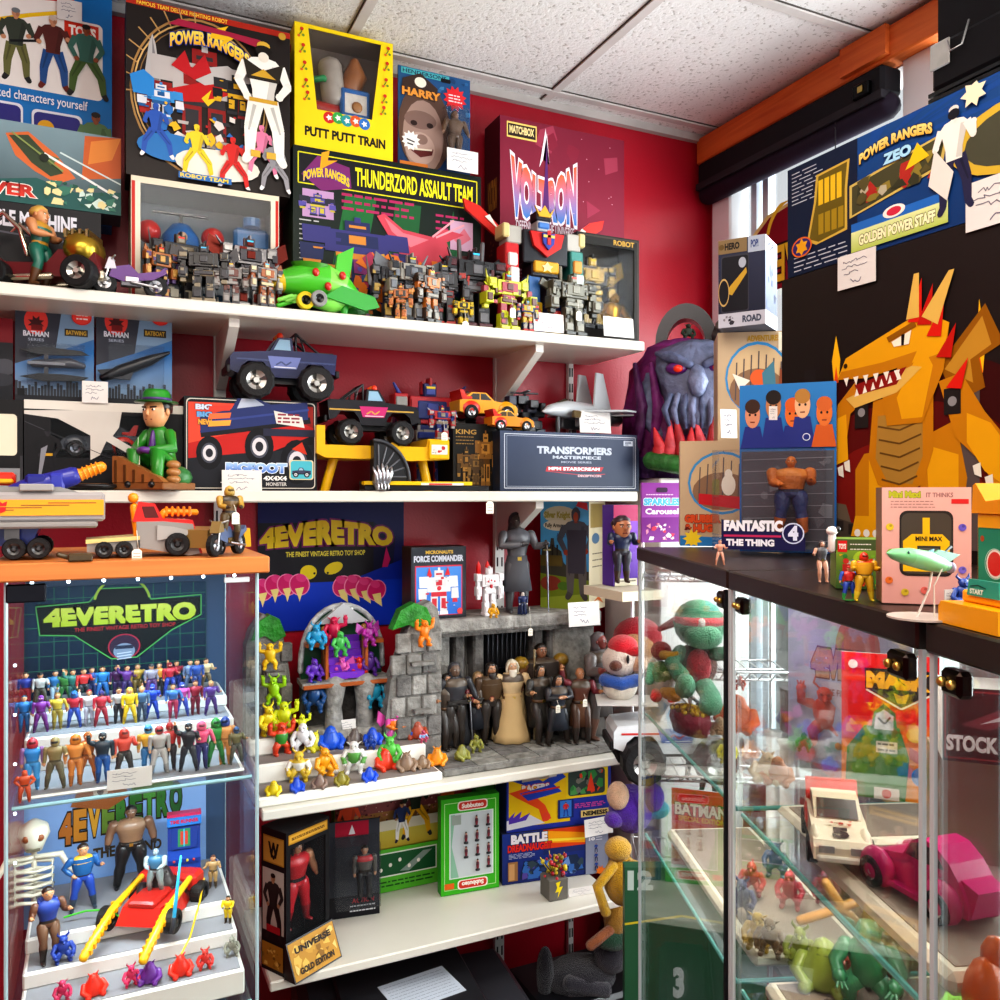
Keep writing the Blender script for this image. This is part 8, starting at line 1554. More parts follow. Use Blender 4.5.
wallbox('large black toy box printed with a yellow brick dragon and two candles',XB,782,bx1,0,ZT,.16,'17100f',dragon,side='12100e',zt=zBT)
def gold(A):
    A.rect(0,0,100,100,'14386c','1c4a86')
    for i in range(9): q = -.3+.25*i; A.poly([(34,80),(34+60*math.cos(q),80+70*math.sin(q)),(34+60*math.cos(q+.1),80+70*math.sin(q+.1))],'1a4a90')
    A.rect(0,0,30,100,'16223c'); A.lines(2,66,16,94,9,'b8bcc8',.9); A.lines(3,4,26,16,4,'b8bcc8',1)
    A.poly([(9,28),(13,22),(26,26),(26,62),(27,86),(13,84),(12,60)],'c8a848'); A.poly([(10,29),(14,24),(25,28),(25,62),(26,84),(14,82),(13,60)],'6a5a1c')
    for i in range(4): A.rect(14+i*2.6,56,16+i*2.6,78,'e0b828'); A.rect(14+i*2.8,30,16.2+i*2.8,48,'a08420')
    A.poly([(27,34),(27,62),(62,74),(60,48)],'c8b060'); A.poly([(28,36),(28,60),(61,72),(59,50)],'4a4830'); A.clutter(30,42,60,64,['c8a020','5a5230','8a7a34','a83028','b0a890','3a3a28'],26,5,4); A.poly([(48,56),(52,74),(56,60)],'e8c020')
    A.text('POWER RANGERS',31,76,57,90,'e0b048',.06,'1c1c30',.05,'f0dc88',fn=lambda u,v: (u,v*.62+.38*(1-(2*u-1)**2))); A.text('ZEO',40,67,50,76,'a8d8f0',.06,'1c3060')
    A.poly([(28,10),(28,28),(62,28),(62,10)],'2a6ab8'); A.rect(28,4,62,21,'b0c05c','d8e0a0'); A.text('GOLDEN POWER STAFF',31,8,58,17,'f0ecc0',.05,'4a4a20',.05); A.ell(44,27,4,'e8e4dc',ry=5); A.ell(44,27,2.6,'c83048',ry=3.4); A.ell(7,24,4.6,'d86a28',ry=9); A.ell(7,24,4,'3a2a6a',ry=7.6); A.burst(7,24,3,'e0a020',6)
    A.ell(82,52,19,'c8a838',ry=26); A.ell(83,52,16,'4a4a3a',ry=21); A.ell(86,54,8,'7a7a60',ry=9)
    A.person(64,12,78,'e8e4dc','e4e2da','2a2a48',hair='d8d4cc',arm=.7,legsp=.1,boot='2a2a48'); A.ell(64,83,1.8,'1a1a24',ry=4); A.poly([(58,62),(56,36),(62,20),(64,40)],'d8d4cc'); A.burst(70,92,4,'e8e0c0',7)
    A.poly([(88,6),(88,40),(100,42),(100,8)],'2a62a8')
gx = wallbox('dark blue boxed toy staff with gold lettering on top of the black dragon box',XB,788,1092,0,zBT+.001,.07,'14284c',gold,side='10182c',zt=onX(788,171,XB).z)
def xcard(label,X,px0,px1,y0,y1,tilt=0):
    a_ = onX(px0,(y0+y1)/2,X); b_ = onX(px1,(y0+y1)/2,X); z0 = onX((px0+px1)/2,y1,X).z; z1 = onX((px0+px1)/2,y0,X).z
    price_card(label,(X,(a_.y+b_.y)/2,z0),W90,a_.y-b_.y,z1-z0,tilt)
xcard('cream price card hanging over the top edge of the black dragon box',XB-.004,838,876,252,286); xcard('large cream price card stuck on the dark blue staff box at the right edge',XB-.003,966,1040,172,222)
def wire(A,two):
    A.rect(0,0,100,100,'c0a888'); A.ell(54,62 if not two else 60,44,'3a8ac0',ry=30); A.ell(54,62 if not two else 60,41,'c8ac84',ry=27.5); A.ell(54,52,38,'8a6a50',ry=18)
    for i in range(7): A.line([(24+i*10,44),(26+i*10,84-abs(i-3)*3)],1.1,'5a5050')
    if two: A.poly([(24,40),(90,34),(90,46),(24,50)],'c01c28'); A.ell(62,58,9,'e8e0d0',ry=10); A.ell(62,68,5,'e8e0d0',ry=5); A.ell(84,56,8,'9ab038',ry=8); A.text('GRUBBER',6,22,52,30,'d05020',.07,'6a1c10'); A.text('& HUG',6,13,42,21,'d05020',.07,'6a1c10'); A.poly([(0,0),(100,0),(100,14),(60,8),(0,10)],'2a7ab8'); A.burst(16,7,13,'e8c828',9); A.lines(52,3,92,10,3,'e8e8e8',1)
    else: A.ell(56,62,12,'d86030',ry=7); A.poly([(44,60),(20,66),(30,52)],'e8e0d0'); A.poly([(60,66),(76,76),(80,44),(64,40)],'4a7a8a'); A.poly([(84,70),(96,60),(94,36),(82,40)],'8a4a30'); A.text('ADVENTURES',40,92,84,97,'b89030',.04); A.rect(82,84,90,99,'e0d8c0')
p = onZ(700,551,ZT); 
u_ = lambda px,py: onZ(px,py,ZT)
pa_ = RC(.40,.06,ZT); 
F1 = onY(720,552,1.22); 
def facing(label,px0,px1,yb,yt,Y,d,col,art,rz=-.62,z=None,name='toy_box',side=None,cat='toy box',ar=None):
    c = onY((px0+px1)/2,yb,Y); zb = c.z if z is None else z; h = onY((px0+px1)/2,yt,Y).z-zb; r = Vector(ray((px0+px1)/2,HORY)); r.normalize()
    w = pxsize(px1-px0,c)/max(.35,abs(-math.sin(rz)*r.x+math.cos(rz)*r.y))
    return flat_box(label,(c.x,Y,zb,w,h),d,col,art,rz=rz,name=name,side=side,cat=cat,art_right=ar),zb+h
o,zz = facing('cardboard toy box with a caged vulture picture, stacked behind the orange lettered box',719,790,552,332,1.36,.12,'b89c78',lambda A: (A.rect(0,0,100,100,'b89c78'),wire(Art(A.mb,A.P(0,42),A.P(100,42)-A.P(0,42),A.P(0,100)-A.P(0,42)),False)),z=ZT)
def pop(A):
    A.rect(0,0,100,100,'1c2236','2c3450'); A.rect(0,0,100,16,'c8ccd8'); A.clutter(4,2,40,14,['3a3a44','8a8a94'],6,3,8); A.text('ROAD',52,4,92,12,'4a5468',.05); A.rrect(6,16,66,82,'3a3c48',5); A.rrect(8,18,64,80,'14161f',5); A.poly([(14,40),(60,66),(62,60),(30,36)],'c8a030'); A.ell(52,72,8,'b0b8c4',ry=6); A.ell(12,40,12,'16161c',ry=16); A.ring(12,40,12,1.6,'c8a868',ry=16); A.rect(0,84,62,100,'8a7450'); A.text('HERO',14,88,46,96,'1c1812',.05); A.ell(7,92,6,'6a5428'); A.rect(64,82,100,100,'b0bccc'); A.text('POP!',70,87,86,96,'3a4a80',.05)
facing('window style vinyl figure box with pale corner panel on top of the cardboard box',719,764,332,238,1.33,.09,'20283c',pop,z=zz+.001,side='4a5060',rz=-1.0,ar=lambda A: (A.rect(0,0,100,100,'3a4258','8a94ac'),A.rect(0,0,100,16,'d8dce4'),A.rect(0,82,100,100,'d0d4e0'),A.text('POP!',20,86,70,97,'4a4a58',.06),A.clutter(6,20,94,78,['2a3048','5a6480','46506c'],10,3,20)))
price_card('crumpled white price note taped to the cardboard box with the vulture',onY(729,438,1.352),-.1,.038,.058,-.05)
facing('tan toy box with orange lettering and a caged white toy picture',681,757,555,441,1.26,.07,'c4aa84',lambda A: wire(A,True),z=ZT+.001)
def ff(A):
    A.rect(0,0,100,100,'16508c','2a78b8'); A.rect(2,2,98,60,'50525a'); A.clutter(4,4,96,58,['62646c','484a54','70727a'],20,3,12)
    for i in range(8): A.line([(4,6+i*7),(96,7+i*7)],.4,'8a8c94')
    for i,(x,c,h_) in enumerate(((14,'c8886a','3a2418'),(36,'b07850','1c1410'),(56,'d06a28','c85a20'),(66,'d8a880','a87838'),(88,'d07030','c06028'))):
        y = 82+(i % 2)*5; A.poly([(x-13,62),(x+13,62),(x+8,y-7),(x-8,y-7)],'24307a' if i != 4 else 'c05a20'); A.ell(x,y,8,c,ry=8); A.ell(x,y+5,8,h_,ry=4.4)
        for sx in (-1,1): A.ell(x+sx*3,y,1.2,'1c1410',ry=.8)
        A.line([(x-2.4,y-4.4),(x+2.4,y-4.4)],.7,'6a2a1c')
    A.ell(70,68,4,'d8e0f0'); A.ell(70,68,3.2,'24307a')
pc = onY(787,570,1.08); pw,ph = pxsize(92,pc),onY(787,384,1.08).z-ZT
o = carton_mb(pw,ph,.004,'16508c'); ff(front_art(o,pw,ph)); o = o.build('blister_card',None,(pc.x,1.08,ZT+.001),-.85); meta(o,'blue carded orange rock figure in a large clear blister','carded toy')
m = MB(); m.box(-pw*.72,-.075,.006,pw*.4,-.001,ph*.6,'ffffff','film'); m.build('blister',o)
m = MB(); m.prism([(-pw*.62,.008),(pw*.22,.008),(pw*.22,ph*.1),(-pw*.62,ph*.2)],-.078,-.076,'1c1c4a','card'); A = Art(m,(-pw*.62,-.078,.008),(pw*.84,0,0),(0,0,ph*.2)); A.text('FANTASTIC',3,52,74,84,'e8e8f0',.07); A.ell(86,48,13,'c8d0e8'); A.ell(86,48,11.4,'1c1c4a'); A.text('4',80,28,92,70,'d8dcf0',.07); A.rect(3,36,72,42,'b83060'); A.text('THE THING',6,10,64,30,'e8e8f0',.06); m.build('name_plate',o)
q = figure('orange rocky skinned toy figure with a raised fist inside the clear blister',ph*.44,(pc.x-.03,1.04,ZT+.035),-.8,dict(skin='b8682c',hair='a05a20',torso='b06428',leg='2a3a6a',boot='a85a24',belt='1c2440',chest='c07834'),'half','wide',None,1.6,larm='fwd'); 
for c_ in q.children: c_.data.materials.clear(); c_.data.materials.append(MATS['lumpy'])
price_card('white swing tag card in front of the blue carded rock figure',onY(773,420,1.04),-.3,.014,.022,0)
tp = lambda px,py: onZ(px,py,ZT)
def tfig(label,px,pb,pt,pal,**k): p = tp(px,pb); return figure(label,onY(px,pt,p.y).z-ZT,p,-.5,pal,**k)
tfig('small pink skinned loincloth figure crouching before the blister',720,565,540,dict(skin='d8a088',hair='8a6a58',torso='c89078',leg='d8a088',boot='b88068'),arms='half',legs='wide',style='short')
tfig('slim figure with grey cloth and a bow beside the green boxed set',822,582,541,dict(skin='d0a088',hair='4a3a38',torso='5a5a60',sleeve='d0a088',leg='d0a088',boot='c09078'),arms='up',legs='strideL',style='long',larm='half',extras=(('belt','3a3438'),))
p = tp(856,595); c0 = RC(-.08,.12,ZT)
def lego(A): A.rect(0,0,100,100,'3a5a2c','8ab03c'); A.rect(0,78,100,100,'4a5a34'); A.rect(3,74,22,97,'d02020'); A.text('TOYS',5,80,20,91,'f4ece0',.05); A.lines(28,80,70,90,2,'e8e8d8',2); A.ell(48,52,16,'a8c838',ry=24); A.clutter(6,6,94,70,['d84020','e0b020','2a5aa8','3a8a38','c8c0b0','7ab030'],40,6,8); A.rect(12,14,26,50,'b83028'); A.ell(19,56,6,'c83a30')
fb_ = onZ(857,598,ZT); facing('small green boxed brick set between the slim figure and the pink box',838,884,588,540,fb_.y+.05,.05,'6a8a3c',lego,rz=-.7,z=ZT)
tfig('colourful jester figure with a red and yellow collar before the green boxed set',864,601,553,dict(skin='e0b020',hair='d83820',torso='e0b828',sleeve='d8a820',leg='c8a020',boot='d8c030',chest='d83828'),arms='half',legs='wide',style='dome',extras=(('vest','d8a020'),),bulk=1.4)
tfig('red and blue little figure on a green plate beside the jester',849,600,566,dict(skin='d0a070',hair='c02820',torso='c83028',sleeve='2a50b0',leg='2a4aa8',boot='2a8a40'),arms='wide',legs='wide',style='cap',bulk=1.3,extras=(('disc','2a8a40'),))
m = MB(); m.ball(0,0,.0,.006,.006,.005,'f0ece8',8); m.tube([(0,0,-.02),(0,0,0)],.004,'e8e4e0',6); m.ball(.004,-.004,.002,.003,col='1a1a1c',n=6); q = tp(832,552); meta(m.build('toy_bird',None,(q.x-.0,q.y-.3,ZT+.078)),'tiny white bird toy peeping above the green boxed set','toy bird')
bpy.data.objects['toy_bird'].location = onY(832,531,fb_.y+.07)
def pink(A):
    A.rect(0,0,100,100,'d8a098','e0b0a4'); A.text('Mini Maxi',8,91,44,97,'b8b828',.06,'4a6a28',.04); A.text('IT THINKS',50,91.5,80,95.5,'9a6a68',.02); A.rect(78,86,97,90,'d02828'); A.lines(10,83,60,88,3,'9a706c',.6)
    A.rrect(20,24,80,80,'2a2420',9); A.rrect(22,26,78,78,'4a4238',9); A.poly([(24,28),(24,54),(34,60),(68,60),(76,54),(76,28)],'e8b814'); A.rect(40,34,66,50,'3a3a34'); A.rect(42,36,64,48,'5a5a50'); A.rect(46,60,54,74,'e8b814'); A.text('MINI MAX',38,54,68,58,'2a2418',.03)
    for (x,y,c) in ((9,66,'d8c030'),(10,44,'88a838'),(90,66,'6a5ac0'),(90,30,'7a6ac8'),(8,20,'d87028'),(48,12,'d86a60'),(26,10,'c8b030')): A.ell(x,y,4.4,c); A.ell(x+1,y+1,1.6,shade(c,.6))
bb = onZ(922,612,ZT); facing('pink boxed yellow handheld game leaning against the dragon box',886,966,600,488,bb.y+.03,.035,'c89488',pink,rz=-.72,z=ZT,side='8a6a4a')
p = tp(922,618); t = thing('toy_spaceship','pale green rocket spaceship on a round clear disc stand','toy spaceship',p,0); k = pxsize(96,p)
m = MB(); g = '7cc88c'; gz = .55
m.tube([(-.52,-.02,gz+.14),(-.44,-.02,gz+.13),(-.25,-.03,gz+.1),(.0,-.05,gz+.05),(.2,-.06,gz),(.3,-.07,gz-.02)],[.02,.07,.115,.13,.1,.06],[g,g,'86d098','86d098','62a878','4c8a68'],14,'plastic',flat=.8,up=(0,0,1)); scaled(m,k).build('hull',t)
m = MB(); m.prism([(.0,gz+.1),(.18,gz+.16),(.5,gz+.1),(.34,gz+.03),(.2,gz+.02)],-.07,-.05,'4a9470','plastic'); m.prism([(.24,gz+.12),(.36,gz+.2),(.38,gz+.18)],-.07,-.05,'203830','plastic'); m.prism([(-.06,gz+.13),(.1,gz+.17),(.08,gz+.11)],-.07,-.05,'3a8a9a','plastic'); scaled(m,k).build('fin',t)
m = MB()
for i in range(4): m.ball(-.34+.1*i,-.115,gz+.15-.02*i,.016,.01,.016,'2a4a50',6,'plastic')
m.ball(.32,-.09,gz-.03,.05,.06,.06,'9a98b8',9,'plastic'); scaled(m,k).build('porthole',t)
m = MB(); m.cyl(0,0,0,.02,.34,'b8b0a8',24,'plastic'); m.tube([(-.1,-.02,.02),(.05,-.04,.3),(.1,-.05,gz-.02)],.012,'e0dcd4',6,'plastic'); m.tube([(.06,-.1,.02),(.0,-.14,.35),(.16,-.14,gz+.02)],.008,'e8e4d8',6); scaled(m,k).build('disc_stand',t)
price_card('small white price card under the nose of the green spaceship',tp(893,602),-.4,pxsize(22,p),pxsize(28,p),-.15); price_card('white tag card below the hull of the green spaceship',tp(918,607)+Vector((0,-.03,.004)),-.2,pxsize(14,p),pxsize(18,p),0)
monster('small blue and black toy rider under the tail of the green spaceship',.028,tp(941,608)+Vector((0,-.02,.0)),-.3,'crouch','24489a',3)
p = tp(985,652); t = thing('toy_arcade_game','bright yellow toy tabletop game with a green screen panel and a teal start plate','toy game',RC(-.453-.42*.075,.3*.075,ZT),RROT); k = .075; yl = 'e8a010'
m = MB(); m.prism([(-.42,0),(.5,0),(.5,.22),(-.38,.22),(-.42,.16)],-.3,.4,yl,'plastic'); m.box(-.32,-.12,.22,.5,.36,.34,yl,'plastic',.02); scaled(m,k).build('base',t)
m = MB(); m.box(-.3,.02,.3,.3,.34,1.12,yl,'plastic',.03); m.prism([(-.34,1.1),(.3,1.1),(.3,1.26),(-.12,1.22),(-.28,1.4),(-.32,1.38)],.0,.34,'e09010','plastic'); scaled(m,k).build('cabinet',t)
m = MB(); A = Art(m,(-.26*k,.019*k,.42*k),(.5*k,0,0),(0,0,.54*k)); A.rect(0,0,100,100,'1c6a54'); A.rect(3,3,97,97,'2a8268'); A.ell(52,36,26,'e8d8d0',ry=26); A.ell(52,36,22,'d02828',ry=22); A.ell(14,80,6,'a84a28'); A.ring(52,36,30,1.6,'b8d8c8'); m.build('screen_panel',t)
m = MB(); m.prism([(-.2,.3),(.28,.3),(.28,.46),(-.17,.46)],-.14,-.1,'2f9a88','plastic'); A = Art(m,(-.08*k,-.141*k,.3*k),(.4*k,0,0),(0,0,.14*k)); scaled(m,k); A = Art(m,(-.18*k,-.1412*k,.305*k),(.4*k,0,0),(0,0,.13*k)); A.text('START',8,10,60,50,'d8ece4',.05); A.line([(10,65),(40,80),(70,62)],8,'1c4a44'); m.build('start_plate',t)
# ================================================================== inside the right hand cabinets
def inC(px,py,n):
    r = Vector(ray(px,py)); O = Vector((OX,OY,0)); k = (n+O.dot(NN))/(r.x*NN.x+r.y*NN.y); return Vector((r.x*k,r.y*k,EYE+r.z*k))
def onS(px,n,Z): p = inC(px,600,n); return Vector((p.x,p.y,Z+.001))
def hS(px,py,n,Z): return inC(px,py,n).z-Z
FC = RROT+.45
g,gl = '4c9a74','6cb890'
p = onS(698,.08,RS1+.05); k = hS(692,598,.06,RS1+.03)*.86
plush('green plush animal with a red headband sitting in the far cabinet',p,-.9,k,[('body',[('b',0,0,.34,.2,.17,.24,'5a3c34'),('b',.04,-.14,.34,.13,.08,.18,'c8283c')]),('head',[('b',.02,-.04,.76,.27,.24,.25,g),('b',.1,-.22,.66,.2,.12,.13,gl)]),('headband',[('b',.03,-.06,.8,.275,.245,.09,'d82c3c'),('b',.1,-.27,.8,.04,.03,.05,'f0ece8'),('t',[(-.2,.05,.78),(-.42,.05,.66)],[.06,.03],'c02434')]),('arm',[('t',[(-.16,-.06,.46),(-.22,-.2,.36),(-.1,-.3,.26)],[.08,.08,.09],g),('t',[(.18,-.06,.46),(.34,-.14,.5)],.07,g)]),('leg',[('t',[(.1,-.14,.14),(.2,-.34,.1),(.22,-.42,.02)],[.1,.1,.12],gl),('t',[(-.08,-.14,.14),(-.04,-.4,.16),(-.02,-.44,.24)],[.1,.1,.09],gl)])])
p = onS(664,.026,RS1+.045); k = hS(662,636,.026,RS1+.045)
plush('small bird plush with a yellow beak, green waistcoat and orange feet beside the green plush',p,-.9,k,[('body',[('b',0,0,.3,.2,.17,.24,'d8d8dc'),('b',-.02,-.04,.4,.21,.17,.2,'6a9a4c')]),('head',[('b',-.04,-.02,.76,.18,.16,.16,'b83a3c')]),('beak',[('t',[(.02,-.14,.72),(.2,-.26,.74),(.3,-.28,.8)],[.08,.07,.03],'e8b018')]),('wing',[('t',[(-.16,-.04,.5),(-.22,-.14,.25)],[.1,.07],gl)]),('foot',[('t',[(.04,-.14,.1),(.28,-.34,.12)],[.09,.12],'e8a818'),('t',[(-.1,-.14,.08),(-.04,-.34,.06)],[.08,.1],'c83028')])])
p = onS(690,.05,RS1); t = thing('knitted_basket','dark pink oblong toy bowl heaped with gold beads on the far cabinet shelf','bowl',p,FC); k = pxsize(54,p)
m = MB(); m.rings([(0,0,0,.4,.2),(0,0,.25,.5,.26),(0,0,.4,.46,.24)],'8a3040',18,'lumpy'); scaled(m,k).build('bowl',t); m = MB(); r = random.Random(3)
for i in range(90): a,q = r.uniform(0,6.28),r.uniform(0,1)**.5; m.ball(.44*q*math.cos(a),.22*q*math.sin(a),.42+.1*(1-q),.045,col=r.choice(['c8a018','8a5a18','d8b838','5a3a20']),n=5)
o = scaled(m,k).build('beads',t); o['kind'] = 'stuff'
for i,(px,n,yt,kind,c,lab,md) in enumerate(((738,.14,694,'blob','d8601c','orange pumpkin shaped creature at the joint of the far and middle cabinets','lumpy'),(728,.06,738,'crouch','c8c020','yellow green creature at the inner corner of the far cabinet','lumpy'),(720,.1,730,'blob','d8b890','cream rounded foot shaped toy beside the gold beads','plush'),(768,.09,752,'blob','d8c0a0','pale rounded toy on the middle cabinet shelf','toy'),(778,.1,756,'blob','b86a38','small brown orange toy beside the pale rounded one','toy'),(792,.24,704,'blob','4a4a8c','blue violet domed creature below the brown hat figure','lumpy'),(826,.25,690,'up','d84028','red orange creature left of the red comic','toy'),(740,.25,716,'crouch','c8401c','rust red creature behind the orange pumpkin creature','lumpy'),(804,.2,744,'crouch','3a7a3c','dark green creature before the blue dome','lumpy'))):
    z = RS1; p = onS(px,n,z); monster(lab,max(.03,hS(px,yt,n,z)),p,-.9,kind,c,i,mat=md)
p = onS(798,.24,RS1+.075); figure('brown wide hatted cowboy creature with a raised claw hand in the middle cabinet',hS(798,664,.24,RS1+.075)*1.0,p,-.9,dict(skin='4a3430',hair='3a2826',torso='3a4a78',sleeve='4a3430',leg='3a2c2c',boot='3a2826',hand='3a2c30'),'up','stand','cap',1.5,larm='half',hs=1.4)
meta(MB().cyl(0,0,0,.072,.03,'5a4a4c',14).build('round_pedestal',None,p-Vector((0,0,.074))),'dark round pedestal under the brown hat figure','stand')
def cardC(label,px0,px1,yt,yb,n,z,art,d=.004,name='comic_card',tilt=0,rz=None):
    c = inC((px0+px1)/2,yb,n); rz = -.8 if rz is None else rz; r = Vector(ray((px0+px1)/2,HORY)); r.normalize(); w = pxsize(px1-px0,c)/abs(-math.sin(rz)*r.x+math.cos(rz)*r.y); z = c.z if z is None else z
    return flat_box(label,(c.x,c.y,z,w,inC((px0+px1)/2,yt,n).z-z),d,'c8c4c0',art,name=name,rz=rz,cat='card')
def bat(A): A.rect(0,0,100,100,'c02024','d02c28'); A.clutter(0,74,100,100,['2a5a2c','a81820','e04038'],14,3,10); A.text('BATMAN',6,66,96,82,'e8dcc8',.04,'6a1014'); A.text('SPECIAL EDITION',12,58,92,65,'e0b020',.03); A.rect(0,2,100,54,'d8a030','c85028'); A.poly([(20,8),(24,40),(44,46),(50,10)],'3a3a44'); A.rect(44,28,66,50,'e8c040'); A.clutter(52,4,98,44,['4a7a3c','c8b898','7a3a6a','2f5a34','d8c890'],30,4,9); A.poly([(0,0),(100,6),(100,12),(0,8)],'b83828')
cardC('red comic style toy card with white capitals low in the far cabinet',672,729,791,868,.13,None,bat)
def mask(A):
    A.rect(0,0,100,100,'e89018','d81c20'); A.rect(0,52,100,100,'d81c1c'); A.clutter(0,44,100,74,['e85a18','f0a020','e03818'],24,3,12); A.poly([(24,90),(94,90),(94,76),(62,64),(26,76)],'1c1618'); A.text('MASK',26,76,92,88,'f0b01c',.08,'3a1c10',.05); A.line([(26,75),(62,63),(94,75)],1.2,'e8dcc8'); A.ell(12,92,5,'e8dcd0'); A.poly([(54,74),(58,67),(66,67),(70,74),(62,72)],'c8a030')
    A.poly([(4,6),(6,34),(24,50),(60,50),(70,30),(66,0),(8,0)],'2f7a34'); A.poly([(30,44),(34,60),(44,66),(56,60),(58,46)],'2a6a30'); A.poly([(34,48),(36,58),(44,62),(54,58),(54,48)],'c0c4c0'); A.line([(38,56),(45,52),(51,57)],1.4,'2a3a2c'); A.rect(36,32,58,40,'c8c4b4'); A.lines(38,34,56,38,2,'5a5a54',1.4); A.poly([(70,38),(98,28),(98,20),(70,30)],'a82040'); A.ell(84,18,12,'2a7ac0',ry=7); A.rect(34,0,60,8,'d8d4cc'); A.ell(47,4,5,'c83028'); A.ell(76,46,9,'e8c040',ry=5)
cardC('red and orange carded toy with big yellow capitals and a green cloaked figure',845,934,655,800,.172,None,mask,rz=-.85)
def lil(A): A.rect(0,0,100,100,'b8b4d8','c8c4e4'); A.ell(58,70,18,'d07a7a',ry=22); A.text('4EVERETRO',20,52,92,70,'c89a84',.08,'7a4a54',.05); A.poly([(26,50),(86,50),(60,20)],'d8c8dc'); A.text('THE FINEST VINTAGE',30,42,80,46,'9a5a58',.03)
cardC('pale lilac shop poster at the back of the middle cabinet',790,905,600,770,.27,None,lil,name='poster',rz=-1.2)
def tray(label,t0,t1,n0,n1,z,h=.02):
    c = RC((t0+t1)/2,n0,z+.001); w = (t1-t0)/2; m = MB(); m.box(-w,0,0,w,n1-n0,h,'e8dfc8','laminate',.006); m.box(-w+.012,.012,h,w-.012,n1-n0-.012,h+.001,'8a7a6c','matte')
    return meta(m.build('cream_tray',None,c,RROT),label,'tray')
tray('cream tray under the two toy cars in the middle cabinet',-.42,-.16,.03,.3,RS1); tray('cream tray in the far part of the middle cabinet shelf',-.14,-.02,.05,.3,RS1,.012); tray('cream tray at the front of the far cabinet lower shelf',.03,.46,.04,.2,RS2); tray('cream tray on the lower shelf of the middle cabinet',-.42,-.03,.03,.3,RS2); tray('cream tray in the nearest cabinet',-.62,-.46,.03,.3,RS1-.06,.05)
ZC = RS1+.0225; p = onS(836,.05,ZC); r = Vector(ray(836,HORY)); ang = math.atan2(-r.y,-r.x)
toy_car('white toy rally car with red rear and a dark number five on its bonnet',.125,p,ang+PI+.1,'efe4c8','e4d8b8','3a3428')
o = MB(); A = Art(o,(-.055,.017,.0326),(0,-.034,0),(.036,0,.0053),'plastic'); A.text('5',26,2,74,62,'2a1a18',.07); A.clutter(10,70,90,98,['d83820','e8dcc0','c82c18'],14,3,16)
o = o.build('bonnet_number',[q for q in scene.objects if q.get('label','').startswith('white toy rally')][0])
p = onS(928,.085,ZC); toy_car('magenta toy beetle car with chrome wheels in the middle cabinet',.128,(p.x,p.y,ZC),RROT+.25,'b81464','b81464','3a3034','beetle','d8d0c8')
for i,(px,n,yt,kind,c,lab) in enumerate(((824,.1,936,'blob','8a9a3c','olive green rounded head toy at the bottom of the middle cabinet'),(800,.09,940,'crouch','9aa83c','light green creature at the bottom of the middle cabinet'),(868,.13,925,'stand','2f6a48','dark green caped figure toy at the bottom of the middle cabinet'),(752,.1,880,'crouch','b83a34','red creature on the lower shelf near the cabinet joint'),(776,.16,905,'stand','4a5a7a','slate blue creature on the lower shelf of the middle cabinet'),(770,.06,950,'crouch','7a5a38','brown gold creature low in the middle cabinet'),(826,.2,890,'crouch','a8324a','crimson creature behind the olive head toy'),(990,.14,930,'blob','7ab048','green round head toy at the lower right photo edge'))):
    p = onS(px,n,RS2+.022); monster(lab,max(.05,min(.17,hS(px,yt,n,RS2+.022))),p,-.9,kind,c,i+2)
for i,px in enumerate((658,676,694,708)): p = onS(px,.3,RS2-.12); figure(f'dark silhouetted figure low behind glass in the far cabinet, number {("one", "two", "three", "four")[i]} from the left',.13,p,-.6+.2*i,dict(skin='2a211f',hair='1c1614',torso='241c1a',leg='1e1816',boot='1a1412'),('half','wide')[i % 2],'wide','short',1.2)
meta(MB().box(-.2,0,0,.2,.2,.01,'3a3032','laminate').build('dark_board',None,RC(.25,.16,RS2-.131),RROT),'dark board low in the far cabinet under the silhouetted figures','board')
m = MB(); m.tube([(-.05,0,.0),(.0,0,.02),(.06,0,.05)],.006,'b8843c',8).tube([(-.02,0,.05),(.0,0,.02),(.03,0,-.01)],.006,'b8843c',8); p = onS(842,.12,RS2+.1); meta(m.build('wooden_catapult',None,p,-.6),'small pale wooden frame toy in the lower middle cabinet','toy')
for px in (773,787): p = onS(px,.2,RS2+.022); m = MB(); m.rings([(0,0,0,.016,.016),(0,0,.01,.012,.012),(0,0,.19,.012,.012),(0,0,.2,.016,.016)],'f0f0f0',12); meta(m.build('white_column',None,p),'white toy column under the cream tray, ' + ('left one' if px == 773 else 'right one'),'column')
def tock(A): A.rect(0,0,100,100,'1c1618'); A.frame(3,5,97,95,2,'8a2c30'); A.text('STOCK',4,14,60,36,'d8d0d0',.05); A.poly([(20,50),(80,84),(92,70),(50,44)],'6a3038'); A.poly([(40,52),(76,72),(80,64)],'b8b0b4'); A.rect(80,40,90,70,'c8c4c8')
cardC('black boxed car kit with white lettering and red edges in the nearest cabinet',948,1030,690,765,.16,None,tock,d=.06,name='toy_box')
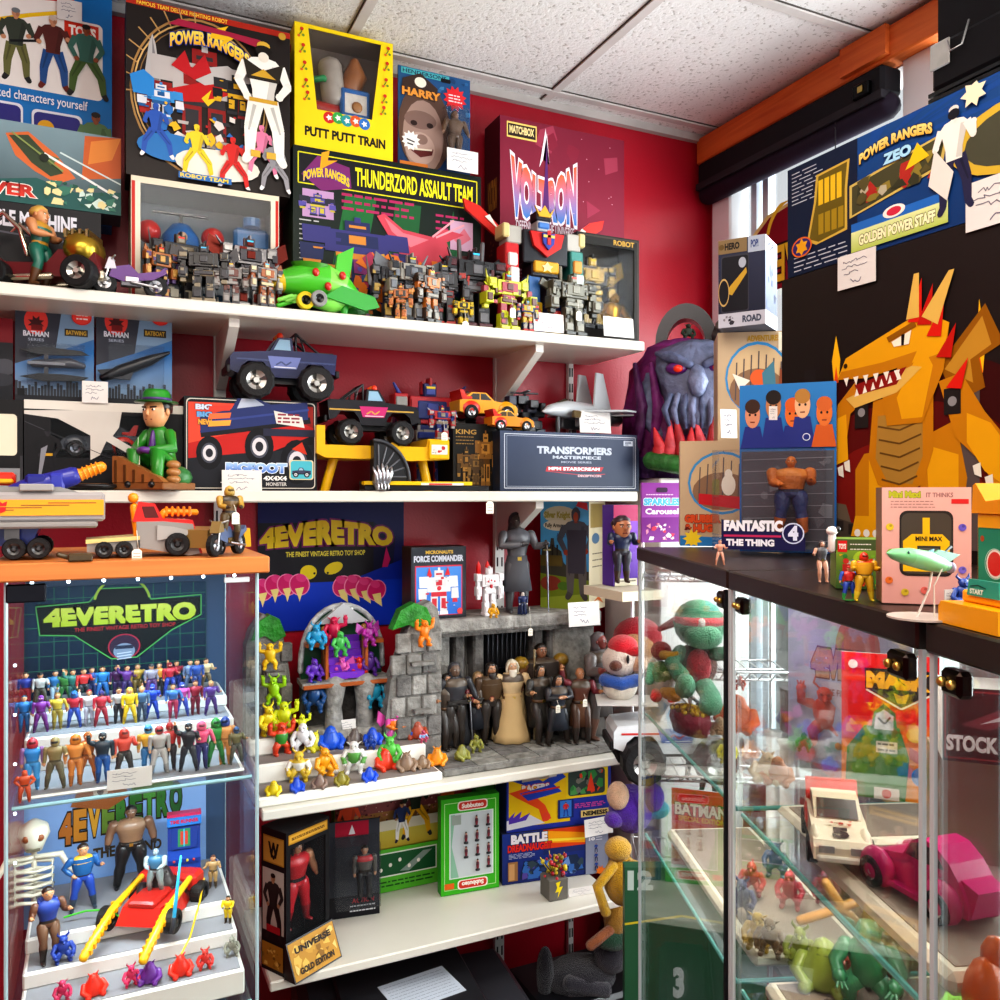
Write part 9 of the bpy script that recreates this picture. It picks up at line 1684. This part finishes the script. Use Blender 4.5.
p = onS(960,.2,RS1-.055+.045); z = inC(988,768,.16).z; meta(MB().box(-.04,0,0,.05,.05,z-(RS1-.06+.052)-.001,'8a7a68','laminate').build('cream_pillar',None,(inC(975,760,.18).x,inC(975,760,.18).y,RS1-.06+.052),-.8),'greyish pillar carrying the black car kit box','stand')
o = MB().ball(0,0,.02,.02,.015,.03,'e86a18',10,'plastic').ball(.012,0,.05,.012,.01,.014,'e86a18',8,'plastic'); meta(o.build('orange_toy',None,onS(985,.05,RS1-.01+.002)),'small orange toy below the black car kit box','toy')
p = onS(905,.25,ZC); monster('dark red and blue machine toy on the brown base behind the glass edge',.07,p,-.8,'crouch','5a2a3a',7)
for i,(t0,n,w,h,c,lab) in enumerate(((.36,.3,.07,.16,'2a2440','added dark violet printed box low at the back of the far cabinet'),(.16,.31,.08,.18,'1c2c24','added dark green printed box low at the back of the far cabinet'),(-.1,.33,.07,.15,'2c1a20','added dark maroon printed box low at the back of the middle cabinet'),(-.27,.32,.08,.19,'16203a','added dark navy printed box low at the back of the middle cabinet'))):  # invented boxes, added to darken the overbright back of the lower shelves
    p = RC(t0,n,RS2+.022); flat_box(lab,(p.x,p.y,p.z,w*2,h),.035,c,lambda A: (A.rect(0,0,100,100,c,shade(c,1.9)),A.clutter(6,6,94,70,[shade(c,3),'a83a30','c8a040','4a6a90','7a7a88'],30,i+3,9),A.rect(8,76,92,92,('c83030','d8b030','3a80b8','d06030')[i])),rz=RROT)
for i,(px,n,yt,kind,c,lab) in enumerate(((742,.06,900,'stand','3a3f6a','dark blue standing toy at the far end of the middle cabinet lower shelf'),(758,.05,955,'crouch','c8a030','mustard creature low beside the cabinet joint'),(790,.14,880,'stand','c03a48','crimson standing toy on the middle cabinet lower shelf'),(845,.12,960,'crouch','c84a3a','red and green creature low at the front of the middle cabinet'),(884,.17,930,'stand','5a4a3a','brown standing toy at the near end of the middle cabinet lower shelf'))):
    p = onS(px,n,RS2+.022); monster(lab,max(.05,min(.15,hS(px,yt,n,RS2+.022))),p,-.9,kind,c,i+3)
